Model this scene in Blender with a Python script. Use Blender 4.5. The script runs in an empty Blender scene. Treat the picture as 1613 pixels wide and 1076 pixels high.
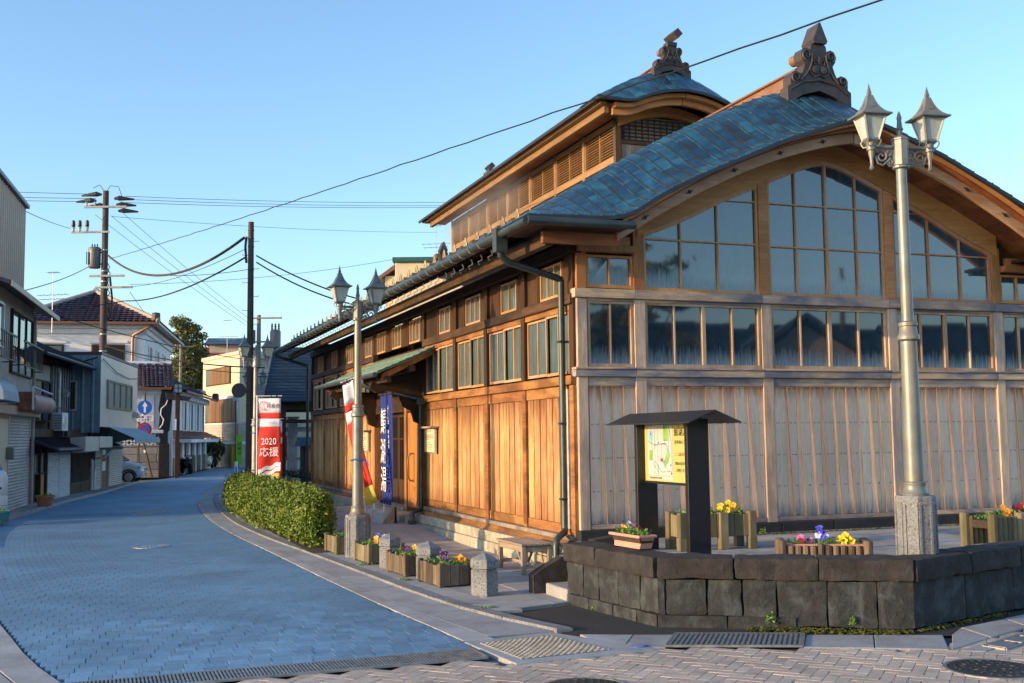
import bpy, math, random
from math import sin, cos, pi, radians, sqrt, atan2, hypot
from mathutils import Vector, Matrix

RND = random.Random(11)
SC = bpy.context.scene
COL = SC.collection

# ------------------------------------------------------------------ camera
YAW, PITCH, ROLL = 0.3516, 0.0853, -0.0119
fw = Vector((sin(YAW)*cos(PITCH), cos(YAW)*cos(PITCH), sin(PITCH)))
rt = Vector((cos(YAW), -sin(YAW), 0.0))
upv = rt.cross(fw)
rr = rt*cos(ROLL) + upv*sin(ROLL)
uu = upv*cos(ROLL) - rt*sin(ROLL)
cam_data = bpy.data.cameras.new('camera')
cam = bpy.data.objects.new('camera', cam_data)
COL.objects.link(cam)
cam.matrix_world = Matrix(((rr.x, uu.x, -fw.x, -6.1418), (rr.y, uu.y, -fw.y, -14.1296), (rr.z, uu.z, -fw.z, 1.9), (0, 0, 0, 1)))
cam_data.sensor_width = 36.0
cam_data.lens = 1740.68/1613*36.0
cam_data.clip_start = 0.05
cam_data.clip_end = 3000
SC.camera = cam

# ------------------------------------------------------------------ light
SUN_AZ = radians(-96.0)      # measured from +Y towards +X
SUN_EL = radians(10.0)
world = bpy.data.worlds.new('World')
SC.world = world
world.use_nodes = True
wn = world.node_tree
sky = wn.nodes.new('ShaderNodeTexSky')
sky.sky_type = 'NISHITA'
sky.sun_disc = False
sky.sun_elevation = SUN_EL
sky.sun_rotation = SUN_AZ
sky.altitude = 0
sky.air_density = 1.0
sky.dust_density = 0.9
sky.ozone_density = 2.8
bg = [n for n in wn.nodes if n.type == 'BACKGROUND'][0]
bg.inputs['Strength'].default_value = 0.15
wn.links.new(sky.outputs[0], bg.inputs['Color'])

sun_d = bpy.data.lights.new('sun', 'SUN')
sun_d.energy = 2.3
sun_d.angle = radians(0.5)
sun_d.color = (1.0, 0.66, 0.34)
sun = bpy.data.objects.new('sun', sun_d)
COL.objects.link(sun)
sdir = Vector((sin(SUN_AZ)*cos(SUN_EL), cos(SUN_AZ)*cos(SUN_EL), sin(SUN_EL)))
sun.rotation_euler = sdir.to_track_quat('Z', 'Y').to_euler()
sun.location = sdir*60

SC.render.engine = 'CYCLES'
SC.view_settings.view_transform = 'Standard'
SC.view_settings.look = 'None'
SC.view_settings.exposure = 1.42
SC.view_settings.gamma = 1.0
SC.view_settings.use_curve_mapping = False
SC.cycles.use_denoising = True
SC.cycles.max_bounces = 7
SC.cycles.sample_clamp_indirect = 8

# ------------------------------------------------------------------ materials
MATS = {}


class NT:
    """small helper round a material's node tree"""
    def __init__(s, name):
        s.m = bpy.data.materials.new(name)
        s.m.use_nodes = True
        s.t = s.m.node_tree
        s.b = s.t.nodes['Principled BSDF']
        MATS[name] = s.m

    def n(s, typ, **kw):
        nd = s.t.nodes.new(typ)
        for k, v in kw.items():
            setattr(nd, k, v)
        return nd

    def l(s, a, b):
        s.t.links.new(a, b)

    def coord(s, scale=(1, 1, 1), rand=True, rot=(0, 0, 0)):
        tc = s.n('ShaderNodeTexCoord')
        out = tc.outputs['Object']
        if rand:
            oi = s.n('ShaderNodeObjectInfo')
            mu = s.n('ShaderNodeMath', operation='MULTIPLY')
            mu.inputs[1].default_value = 37.0
            s.l(oi.outputs['Random'], mu.inputs[0])
            ad = s.n('ShaderNodeVectorMath', operation='ADD')
            s.l(out, ad.inputs[0])
            s.l(mu.outputs[0], ad.inputs[1])
            out = ad.outputs[0]
        mp = s.n('ShaderNodeMapping')
        mp.inputs['Scale'].default_value = scale
        mp.inputs['Rotation'].default_value = rot
        s.l(out, mp.inputs['Vector'])
        return mp.outputs[0]

    def noise(s, vec, scale, detail=6, rough=.6, dist=0.0):
        nz = s.n('ShaderNodeTexNoise')
        nz.inputs['Scale'].default_value = scale
        nz.inputs['Detail'].default_value = detail
        nz.inputs['Roughness'].default_value = rough
        nz.inputs['Distortion'].default_value = dist
        s.l(vec, nz.inputs['Vector'])
        return nz.outputs['Fac']

    def ramp(s, fac, stops):
        r = s.n('ShaderNodeValToRGB')
        e = r.color_ramp.elements
        e[0].position, e[0].color = stops[0][0], tuple(stops[0][1]) + (1,) if hasattr(stops[0][1], '__len__') else (stops[0][1],)*3 + (1,)
        e[1].position, e[1].color = stops[-1][0], tuple(stops[-1][1]) + (1,) if hasattr(stops[-1][1], '__len__') else (stops[-1][1],)*3 + (1,)
        for p, c in stops[1:-1]:
            x = e.new(p)
            x.color = tuple(c) + (1,) if hasattr(c, '__len__') else (c,)*3 + (1,)
        s.l(fac, r.inputs['Fac'])
        return r.outputs['Color']

    def mix(s, fac, a, b, mode='MIX'):
        m = s.n('ShaderNodeMix', data_type='RGBA', blend_type=mode)
        for sock, v in ((m.inputs['Factor'], fac), (m.inputs[6], a), (m.inputs[7], b)):
            if hasattr(v, 'is_output') or isinstance(v, bpy.types.NodeSocket):
                s.l(v, sock)
            elif hasattr(v, '__len__'):
                sock.default_value = tuple(v) + (1,)
            else:
                sock.default_value = v
        return m.outputs[2]

    def vary(s, col, amt, hue=0.0):
        """per-object brightness variation"""
        oi = s.n('ShaderNodeObjectInfo')
        mr = s.n('ShaderNodeMapRange')
        mr.inputs['To Min'].default_value = 1-amt
        mr.inputs['To Max'].default_value = 1+amt
        s.l(oi.outputs['Random'], mr.inputs['Value'])
        hs = s.n('ShaderNodeHueSaturation')
        s.l(mr.outputs[0], hs.inputs['Value'])
        if hue:
            m2 = s.n('ShaderNodeMath', operation='MULTIPLY')
            m2.inputs[1].default_value = 7.31
            f2 = s.n('ShaderNodeMath', operation='FRACT')
            s.l(oi.outputs['Random'], m2.inputs[0])
            s.l(m2.outputs[0], f2.inputs[0])
            m3 = s.n('ShaderNodeMapRange')
            m3.inputs['To Min'].default_value = .5-hue
            m3.inputs['To Max'].default_value = .5+hue
            s.l(f2.outputs[0], m3.inputs['Value'])
            s.l(m3.outputs[0], hs.inputs['Hue'])
        s.l(col, hs.inputs['Color'])
        return hs.outputs['Color']

    def bump(s, fac, strength=.3, dist=.01):
        b = s.n('ShaderNodeBump')
        b.inputs['Strength'].default_value = strength
        b.inputs['Distance'].default_value = dist
        s.l(fac, b.inputs['Height'])
        s.l(b.outputs[0], s.b.inputs['Normal'])

    def fin(s, col=None, rough=.6, metal=0.0, ior=None, spec=None):
        if col is not None:
            if hasattr(col, '__len__'):
                s.b.inputs['Base Color'].default_value = tuple(col) + (1,)
            else:
                s.l(col, s.b.inputs['Base Color'])
        if isinstance(rough, (int, float)):
            s.b.inputs['Roughness'].default_value = rough
        else:
            s.l(rough, s.b.inputs['Roughness'])
        s.b.inputs['Metallic'].default_value = metal
        if ior:
            s.b.inputs['IOR'].default_value = ior
        if spec is not None:
            s.b.inputs['Specular IOR Level'].default_value = spec
        return s.m


def wood(name, c1, c2, patch, axis='Z', patch_amt=.5, var=.2, rough=.7, grain=1.0, hue=.008, pscale=1.3, stains=()):
    """sawn timber: long grain, darker streaks, weathered patches"""
    t = NT(name)
    sc = {'X': (.12, 1.6, 1.6), 'Y': (1.6, .12, 1.6), 'Z': (1.6, 1.6, .12)}[axis]
    v = t.coord(sc)
    g = t.noise(v, 14*grain, 7, .65, .6)
    v2 = t.coord({'X': (.35, 1, 1), 'Y': (1, .35, 1), 'Z': (1, 1, .35)}[axis])
    p = t.noise(v2, pscale*1.6, 5, .65, .4)
    col = t.ramp(g, [(.28, c1), (.5, [(a+b)/2 for a, b in zip(c1, c2)]), (.72, c2)])
    pm = t.ramp(p, [(.5-.12*patch_amt-.02, 0), (.62-.05*patch_amt, 1)])
    amt = t.n('ShaderNodeMath', operation='MULTIPLY')
    amt.inputs[1].default_value = min(1, patch_amt*1.3)
    t.l(pm, amt.inputs[0])
    col = t.mix(amt.outputs[0], col, patch)
    for (za, zb, sc_, am) in stains:
        # weather stain: runs from full at height za to nothing at zb, broken up by the grain
        tc = t.n('ShaderNodeTexCoord')
        sx = t.n('ShaderNodeSeparateXYZ')
        t.l(tc.outputs['Object'], sx.inputs[0])
        sn = t.noise(t.coord((3.5, 3.5, .5)), 4.5, 5, .7)
        md = t.n('ShaderNodeMath', operation='MULTIPLY_ADD')
        t.l(sn, md.inputs[0])
        md.inputs[1].default_value = (zb-za)*2.2
        md.inputs[2].default_value = -(zb-za)*1.1
        ad = t.n('ShaderNodeMath', operation='ADD')
        t.l(sx.outputs['Z'], ad.inputs[0])
        t.l(md.outputs[0], ad.inputs[1])
        mr = t.n('ShaderNodeMapRange')
        mr.inputs['From Min'].default_value = zb
        mr.inputs['From Max'].default_value = za
        mr.inputs['To Max'].default_value = am
        t.l(ad.outputs[0], mr.inputs['Value'])
        col = t.mix(mr.outputs[0], col, sc_)
    fine = t.noise(v, 60*grain, 3, .6)
    col = t.mix(.25, col, t.ramp(fine, [(.3, .25), (.7, 1.0)]), 'MULTIPLY')
    col = t.vary(col, var, hue)
    t.bump(g, .35, .006)
    return t.fin(col, rough, spec=.3)


def plain(name, col, rough=.5, metal=0.0, var=0.0, noise=.25, scale=6, bump=0.0, bscale=40, spec=None, dirt=None, dscale=2.0, patchy=0.0):
    """an even material with fine mottling, optional dirt colour and relief"""
    t = NT(name)
    v = t.coord()
    f = t.noise(v, scale, 6, .62)
    lo = [c*(1-noise) for c in col]
    hi = [min(1, c*(1+noise)) for c in col]
    c = t.ramp(f, [(.3, lo), (.7, hi)])
    if dirt is not None:
        d = t.noise(v, dscale, 7, .7, .3)
        c = t.mix(t.ramp(d, [(.48, 0), (.68, .85)]), c, dirt)
    if var:
        c = t.vary(c, var)
    if patchy:
        ge = t.n('ShaderNodeNewGeometry')
        f1 = t.noise(ge.outputs['Position'], .55, 6, .6, .5)
        f2 = t.noise(ge.outputs['Position'], 2.6, 7, .7, .8)
        c = t.mix(patchy, c, t.ramp(f1, [(.32, .62), (.62, 1.12)]), 'MULTIPLY')
        c = t.mix(patchy, c, t.ramp(f2, [(.30, .55), (.42, 1.0)]), 'MULTIPLY')
    if bump:
        t.bump(t.noise(v, bscale, 5, .65), bump, .01)
    return t.fin(c, rough, metal, spec=spec)


def granite(name, base, dark, light, scale=90, rough=.75, var=.06):
    t = NT(name)
    v = t.coord()
    vo = t.n('ShaderNodeTexVoronoi')
    vo.inputs['Scale'].default_value = scale
    t.l(v, vo.inputs['Vector'])
    f = t.noise(v, scale*.9, 3, .7)
    c = t.ramp(f, [(.36, dark), (.46, base), (.6, base), (.7, light)])
    big = t.noise(v, 3.5, 5, .6)
    c = t.mix(.5, c, t.ramp(big, [(.3, .6), (.7, 1.0)]), 'MULTIPLY')
    c = t.vary(c, var)
    ge = t.n('ShaderNodeNewGeometry')
    c = t.mix(.6, c, t.ramp(t.noise(ge.outputs['Position'], 1.7, 7, .68, .6), [(.32, .5), (.55, 1.05)]), 'MULTIPLY')
    t.bump(f, .15, .004)
    return t.fin(c, rough)


# timber of the bathhouse
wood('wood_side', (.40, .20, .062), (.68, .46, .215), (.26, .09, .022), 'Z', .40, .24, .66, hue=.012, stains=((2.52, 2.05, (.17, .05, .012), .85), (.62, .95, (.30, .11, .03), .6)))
wood('wood_side_rail', (.26, .095, .028), (.48, .23, .08), (.075, .030, .014), 'Y', .5, .2, .65)
wood('wood_front', (.74, .53, .38), (.90, .70, .53), (.62, .38, .19), 'Z', .22, .12, .75, pscale=.9, stains=((2.60, 2.36, (.36, .14, .035), .85), (.64, .92, (.13, .14, .17), .75)))
wood('wood_front_rail', (.42, .27, .15), (.76, .56, .38), (.16, .16, .20), 'X', .75, .2, .72)
wood('wood_front_post', (.46, .31, .19), (.74, .58, .43), (.20, .20, .22), 'Z', .5, .15, .72)
wood('wood_edge', (.10, .045, .018), (.19, .09, .036), (.30, .21, .14), 'Z', .5, .3, .75)
wood('wood_gable', (.42, .18, .065), (.64, .33, .13), (.24, .085, .03), 'X', .3, .1, .6)
wood('wood_red_post', (.36, .14, .045), (.56, .27, .10), (.10, .045, .02), 'Z', .35, .15, .6)
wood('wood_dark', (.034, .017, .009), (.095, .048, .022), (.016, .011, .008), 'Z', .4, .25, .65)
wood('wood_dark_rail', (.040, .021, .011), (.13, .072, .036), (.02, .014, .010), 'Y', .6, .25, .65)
wood('wood_soffit', (.22, .075, .030), (.36, .14, .055), (.11, .038, .016), 'X', .4, .2, .65)
wood('wood_barge', (.44, .25, .13), (.66, .45, .29), (.34, .14, .055), 'X', .45, .08, .65)
wood('wood_sash', (.42, .19, .07), (.60, .33, .15), (.50, .42, .36), 'Z', .35, .15, .6)
wood('wood_sash_pale', (.40, .28, .18), (.58, .45, .34), (.30, .15, .06), 'Z', .5, .15, .65)
wood('wood_door', (.42, .16, .04), (.58, .26, .075), (.25, .09, .03), 'Z', .2, .1, .5)
wood('wood_louver', (.24, .13, .05), (.42, .25, .12), (.20, .11, .05), 'Y', .3, .15, .6)
wood('wood_grey', (.24, .19, .15), (.46, .39, .33), (.12, .10, .09), 'Z', .5, .2, .8)
wood('wood_bench', (.24, .18, .12), (.42, .33, .24), (.30, .28, .26), 'Y', .5, .15, .8)
wood('wood_log', (.12, .085, .055), (.26, .20, .14), (.055, .042, .032), 'Z', .6, .3, .85)
wood('wood_log_green', (.15, .12, .07), (.27, .23, .15), (.10, .10, .05), 'Z', .55, .25, .85)
wood('wood_shutter', (.16, .08, .03), (.26, .14, .055), (.10, .05, .02), 'Z', .3, .15, .6)
wood('wood_lattice', (.06, .04, .03), (.12, .085, .065), (.03, .022, .02), 'Z', .4, .2, .7)

# glass: dark pane with a strong mirror of the sky
def glass(name, col, rough=.04, ior=2.1, mist=None):
    """mist = (height of full mist, height where it ends): condensation running down the lower part of a pane"""
    t = NT(name)
    v = t.coord((1, 1, .25))
    f = t.noise(v, 9, 5, .65)
    c = t.ramp(f, [(.35, [x*.8 for x in col]), (.7, [x*1.25 for x in col])])
    if mist:
        tc = t.n('ShaderNodeTexCoord')
        sx = t.n('ShaderNodeSeparateXYZ')
        t.l(tc.outputs['Object'], sx.inputs[0])
        sn = t.noise(t.coord((8, 8, .4)), 6, 4, .7)
        md = t.n('ShaderNodeMath', operation='MULTIPLY_ADD')
        t.l(sn, md.inputs[0])
        md.inputs[1].default_value = .55
        md.inputs[2].default_value = -.27
        ad = t.n('ShaderNodeMath', operation='ADD')
        t.l(sx.outputs['Z'], ad.inputs[0])
        t.l(md.outputs[0], ad.inputs[1])
        mr = t.n('ShaderNodeMapRange')
        mr.inputs['From Min'].default_value = mist[1]
        mr.inputs['From Max'].default_value = mist[0]
        mr.inputs['To Max'].default_value = .8
        t.l(ad.outputs[0], mr.inputs['Value'])
        c = t.mix(mr.outputs[0], c, (.17, .25, .30))
        m2 = t.n('ShaderNodeMapRange')
        m2.inputs['To Min'].default_value = rough
        m2.inputs['To Max'].default_value = .4
        t.l(mr.outputs[0], m2.inputs['Value'])
        rough = m2.outputs[0]
    return t.fin(c, rough, ior=ior)

glass('glass_front', (.030, .062, .085), .03, 2.2, (3.98, 4.30))
glass('glass_front_low', (.018, .034, .048), .03, 2.0, (2.88, 3.15))
glass('glass_frosted', (.075, .125, .135), .22, 1.9)
glass('glass_dark', (.012, .016, .02), .05, 1.8)
plain('copper_seam', (.020, .026, .030), .5, .3)
glass('glass_lamp', (.42, .47, .45), .25, 1.6)

# metal
def copper(name, brown, teal, blue, rough=.38):
    t = NT(name)
    v = t.coord((1, 1, 1))
    f = t.noise(v, 1.6, 6, .65, .5)
    c = t.ramp(f, [(.34, brown), (.46, blue), (.62, teal)])
    st = t.noise(t.coord((2.2, 2.2, .5)), 5, 6, .7)
    c = t.mix(.45, c, t.ramp(st, [(.3, .45), (.65, 1.1)]), 'MULTIPLY')
    c = t.vary(c, .13, .008)
    rg = t.ramp(f, [(.3, .28), (.7, .5)])
    t.bump(t.noise(v, 4, 3, .5), .12, .02)
    return t.fin(c, rg, .55)

copper('copper', (.050, .056, .062), (.045, .185, .275), (.024, .080, .140), .42)
copper('copper_dark', (.05, .055, .06), (.06, .12, .14), (.045, .08, .11))
plain('copper_gutter', (.055, .075, .072), .45, .4, noise=.35, scale=3, dirt=(.04, .035, .03))
plain('copper_ridge', (.30, .155, .08), .5, .35, noise=.2, scale=3)
plain('patina_green', (.13, .22, .17), .75, 0, .2, noise=.4, scale=7, bump=.3, dirt=(.07, .10, .08))
plain('roof_edge', (.34, .36, .40), .35, .7, noise=.2, scale=3)
plain('ridge_end', (.060, .050, .046), .55, .2, .05, noise=.3, scale=8, bump=.1)
plain('ridge_end_gold', (.26, .20, .11), .55, .2, noise=.25, scale=8)
plain('snow_guard', (.26, .19, .09), .5, .3, .2)
plain('lamp_metal', (.185, .20, .19), .42, .25, .04, noise=.22, scale=5, dirt=(.25, .19, .11), dscale=1.6)
plain('lamp_metal_blue', (.12, .155, .165), .4, .3, .04, noise=.25, scale=6)
plain('galvanised', (.30, .31, .30), .5, .4, .08, noise=.25)
plain('steel_dark', (.03, .032, .035), .5, .2, .1)
plain('steel_grate', (.24, .26, .27), .5, .5, .08, noise=.35, scale=12)
plain('black_panel', (.012, .012, .014), .38, 0, noise=.25, scale=3, bump=.03)
plain('black_roof', (.020, .022, .028), .42, 0, noise=.25, scale=3)
plain('wire', (.004, .004, .005), .8)
plain('rope_cable', (.05, .035, .022), .7)
plain('brass', (.55, .36, .12), .3, .9, noise=.1)

# stone, concrete, ground
def rock(name, col, dark, pale, rough=.85, bump=.9, scale=3.0):
    t = NT(name)
    v = t.coord()
    f = t.noise(v, scale, 9, .68, .4)
    c = t.ramp(f, [(.28, dark), (.5, col), (.74, pale)])
    st = t.noise(t.coord((3, 3, .5)), 2.2, 6, .7)
    c = t.mix(t.ramp(st, [(.58, 0), (.75, .55)]), c, [x*1.5 for x in pale])
    c = t.vary(c, .18, .01)
    f2 = t.noise(v, scale*4, 8, .7)
    t.bump(t.mix(.5, f, f2), bump, .03)
    return t.fin(c, rough)

rock('stone_wall', (.024, .028, .032), (.008, .008, .010), (.075, .092, .10), bump=1.3, scale=4.5)
rock('stone_coping', (.026, .023, .024), (.010, .009, .010), (.055, .052, .056), bump=1.2, scale=5)
rock('stone_dark_base', (.020, .020, .023), (.010, .010, .012), (.035, .036, .042), bump=.5)
rock('stone_pale', (.40, .36, .27), (.24, .22, .16), (.52, .49, .40), bump=.5, scale=6)
rock('stone_fence', (.34, .31, .26), (.22, .20, .17), (.42, .39, .34), bump=.4)
granite('granite', (.22, .235, .245), (.035, .035, .04), (.42, .43, .44), 60)
granite('granite_fine', (.36, .37, .38), (.20, .21, .22), (.48, .49, .50), 120, .8)
granite('granite_slab', (.37, .38, .38), (.25, .255, .26), (.46, .46, .46), 90, .8, .1)
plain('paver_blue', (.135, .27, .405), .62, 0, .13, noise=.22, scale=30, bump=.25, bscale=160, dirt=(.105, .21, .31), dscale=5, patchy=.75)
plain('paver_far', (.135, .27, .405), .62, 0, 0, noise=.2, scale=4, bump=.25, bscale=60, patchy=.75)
plain('groove', (.075, .030, .010), .9)
plain('joint', (.050, .080, .105), .9)
plain('paver_tan', (.50, .41, .33), .72, 0, .11, noise=.15, scale=40, bump=.2, bscale=150, dirt=(.30, .26, .235), dscale=6, patchy=.6)
plain('concrete', (.33, .34, .34), .8, 0, .05, noise=.2, scale=3, bump=.2, bscale=60, dirt=(.22, .22, .22), patchy=.75)
plain('concrete_white', (.52, .51, .47), .75, 0, .05, noise=.15, scale=9, bump=.15)
plain('ground', (.16, .16, .155), .9, noise=.25, scale=2, bump=.3)
plain('plaza', (.36, .36, .36), .8, noise=.3, scale=2.2, bump=.3, bscale=60, dirt=(.16, .155, .15), dscale=.9, patchy=.75)
plain('soil', (.045, .032, .022), .95, bump=.6, noise=.4, scale=20)

t = NT('asphalt')
v = t.coord()
f = t.noise(v, 110, 3, .7)
c = t.ramp(f, [(.35, .012), (.55, .035), (.72, .10)])
c = t.mix(t.ramp(t.noise(v, 1.8, 6, .65), [(.5, 0), (.7, .5)]), c, (.07, .055, .045))
t.bump(f, .8, .012)
t.fin(c, .8)

# buildings
plain('plaster_white', (.70, .71, .72), .75, noise=.06, scale=2, dirt=(.55, .56, .57), dscale=.6)
plain('plaster_beige', (.40, .36, .31), .8, noise=.1, scale=2, dirt=(.30, .26, .22), dscale=.8)
plain('plaster_cream', (.66, .56, .38), .75, noise=.06, scale=1)
plain('siding_tan', (.47, .34, .25), .5, .15, noise=.1, scale=1.5)
plain('siding_pale', (.56, .52, .50), .33, .35, noise=.07, scale=1.5, dirt=(.45, .42, .42), dscale=.7)
plain('tin_blue', (.17, .25, .31), .45, .3, noise=.15, scale=2, dirt=(.12, .16, .19), dscale=1)
plain('tin_purple', (.075, .05, .075), .45, .2, .08, noise=.2, scale=2)
plain('metal_roof', (.028, .028, .050), .38, .3, .08, noise=.25, scale=2)
plain('tile_purple', (.080, .055, .085), .28, 0, .3, noise=.3, scale=6)
plain('tile_blue', (.030, .055, .085), .4, .1, .18, noise=.25, scale=5)
plain('tile_brown', (.19, .085, .05), .4, 0, .2, noise=.2, scale=3)
plain('shutter_grey', (.44, .42, .40), .42, .3, .05, noise=.1, scale=2, dirt=(.33, .28, .25), dscale=1.0)
plain('shutter_white', (.55, .56, .58), .4, .2, .05, noise=.08, scale=2)
plain('shutter_dark', (.05, .055, .055), .5, .2, .05)
plain('awning_blue', (.26, .36, .42), .6, noise=.1, scale=2)
plain('alu', (.48, .49, .50), .35, .6, .03)
plain('pipe_white', (.60, .63, .66), .4)
plain('rust', (.21, .085, .045), .8, noise=.5, scale=7)
plain('pink_paint', (.40, .24, .20), .55, noise=.15, dirt=(.24, .10, .07), dscale=1.2)
plain('white_paint', (.72, .73, .75), .35, noise=.04)
plain('plastic_white', (.66, .68, .71), .35, noise=.05, dirt=(.5, .5, .5))
plain('plastic_teal', (.05, .22, .26), .4)
plain('terracotta', (.42, .17, .09), .7, noise=.15)
plain('terracotta_pink', (.55, .27, .20), .6, noise=.1)
plain('yellow_paint', (.65, .36, .03), .5, noise=.1)
plain('green_roof', (.02, .09, .075), .5)
plain('red_roof', (.24, .075, .08), .5, noise=.2)
plain('rubber', (.012, .012, .013), .8)
plain('pole_concrete', (.075, .052, .042), .8, noise=.2, scale=2)
plain('pole_grey', (.20, .19, .175), .75, noise=.2, scale=2)
plain('transformer', (.15, .15, .14), .5, .3, noise=.15)
plain('insulator', (.5, .5, .48), .25)
# car body
t = NT('car_paint')
t.fin((.55, .63, .72), .22, 0.0)
t.b.inputs['Coat Weight'].default_value = .6
t = NT('car_white')
t.fin((.72, .73, .75), .22, 0.0)
t.b.inputs['Coat Weight'].default_value = .6
plain('headlight', (.55, .58, .60), .12, .3, noise=.2, scale=20)

# cloth and print
def cloth(name, col, rough=.85):
    t = NT(name)
    t.fin(col, rough)
    t.b.inputs['Transmission Weight'].default_value = 0
    return t.m

cloth('cloth_indigo', (.007, .024, .19))
cloth('cloth_white', (.74, .75, .80))
cloth('cloth_red', (.66, .035, .025))
cloth('cloth_gold', (.52, .42, .06))
cloth('cloth_green', (.25, .62, .04))
plain('print_white', (.80, .80, .80), .8, noise=.02)
plain('print_black', (.02, .02, .02), .8)
plain('print_red', (.62, .05, .03), .8)
plain('print_blue', (.06, .16, .55), .7)
plain('print_pink', (.70, .28, .38), .8)
plain('sign_cream', (.42, .39, .12), .55, noise=.03)
plain('map_white', (.42, .45, .43), .55, noise=.02)
plain('map_green', (.20, .38, .09), .55)
plain('map_blue', (.18, .40, .55), .55)
plain('map_road', (.20, .30, .29), .55)
plain('map_orange', (.75, .36, .22), .55)
plain('sign_blue', (.015, .13, .55), .4, noise=.03)
plain('sign_red', (.55, .02, .03), .4, noise=.03)
plain('paper_board', (.62, .53, .34), .7, noise=.06)

# plants
def leafmat(name, a, b, c):
    t = NT(name)
    v = t.coord((1, 1, 1), False)
    f = t.noise(v, 2.6, 4, .6)
    f2 = t.noise(v, 55, 2, .5)
    col = t.ramp(t.mix(.45, f, f2), [(.36, a), (.5, b), (.62, c)])
    t.fin(col, .55, spec=.35)
    t.b.inputs['Subsurface Weight'].default_value = 0
    return t.m

leafmat('leaf_hedge', (.045, .090, .010), (.105, .165, .016), (.19, .23, .03))
leafmat('leaf_dark', (.018, .032, .010), (.035, .055, .014), (.06, .08, .02))
leafmat('leaf_pine', (.055, .070, .014), (.11, .115, .025), (.19, .17, .04))
leafmat('leaf_fresh', (.06, .14, .02), (.10, .22, .03), (.16, .30, .05))
leafmat('moss', (.05, .06, .012), (.10, .11, .02), (.16, .16, .03))
plain('bark', (.10, .075, .055), .9, noise=.4, scale=12, bump=.6)
plain('petal_yellow', (.80, .52, .01), .6, 0, .12, noise=.1)
plain('petal_orange', (.80, .28, .01), .6, 0, .1)
plain('petal_blue', (.06, .06, .55), .6, 0, .15)
plain('petal_pale', (.42, .46, .80), .6, 0, .1)
plain('petal_violet', (.07, .012, .13), .6, 0, .2)
plain('petal_pink', (.50, .10, .30), .6, 0, .15)
plain('petal_red', (.20, .008, .012), .6, 0, .2)
plain('hill_wood', (.03, .045, .015), .95, noise=.5, scale=.4, bump=1)

# ------------------------------------------------------------------ mesh helpers
def V(*a):
    return Vector(a)


_CT = None


def _chamfer_topo():
    idx = {}
    k = 0
    for sx in (-1, 1):
        for sy in (-1, 1):
            for sz in (-1, 1):
                for ax in range(3):
                    idx[(sx, sy, sz, ax)] = k
                    k += 1
    fs = []

    def add(vs):
        fs.append([idx[v] for v in vs])
    for ax in range(3):
        b, c = [a for a in range(3) if a != ax]
        for s in (-1, 1):
            loop = []
            for sb, scc in ((-1, -1), (1, -1), (1, 1), (-1, 1)):
                q = [0, 0, 0]
                q[ax], q[b], q[c] = s, sb, scc
                loop.append((q[0], q[1], q[2], ax))
            add(loop)
    for ax in range(3):          # edges running along ax
        b, c = [a for a in range(3) if a != ax]
        for sb in (-1, 1):
            for scc in (-1, 1):
                q1 = [0, 0, 0]
                q2 = [0, 0, 0]
                q1[ax], q2[ax] = -1, 1
                q1[b] = q2[b] = sb
                q1[c] = q2[c] = scc
                add([(*q1, b), (*q2, b), (*q2, c), (*q1, c)])
    for sx in (-1, 1):
        for sy in (-1, 1):
            for sz in (-1, 1):
                add([(sx, sy, sz, 0), (sx, sy, sz, 1), (sx, sy, sz, 2)])
    return idx, fs


_CI, _CF = _chamfer_topo()


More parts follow.
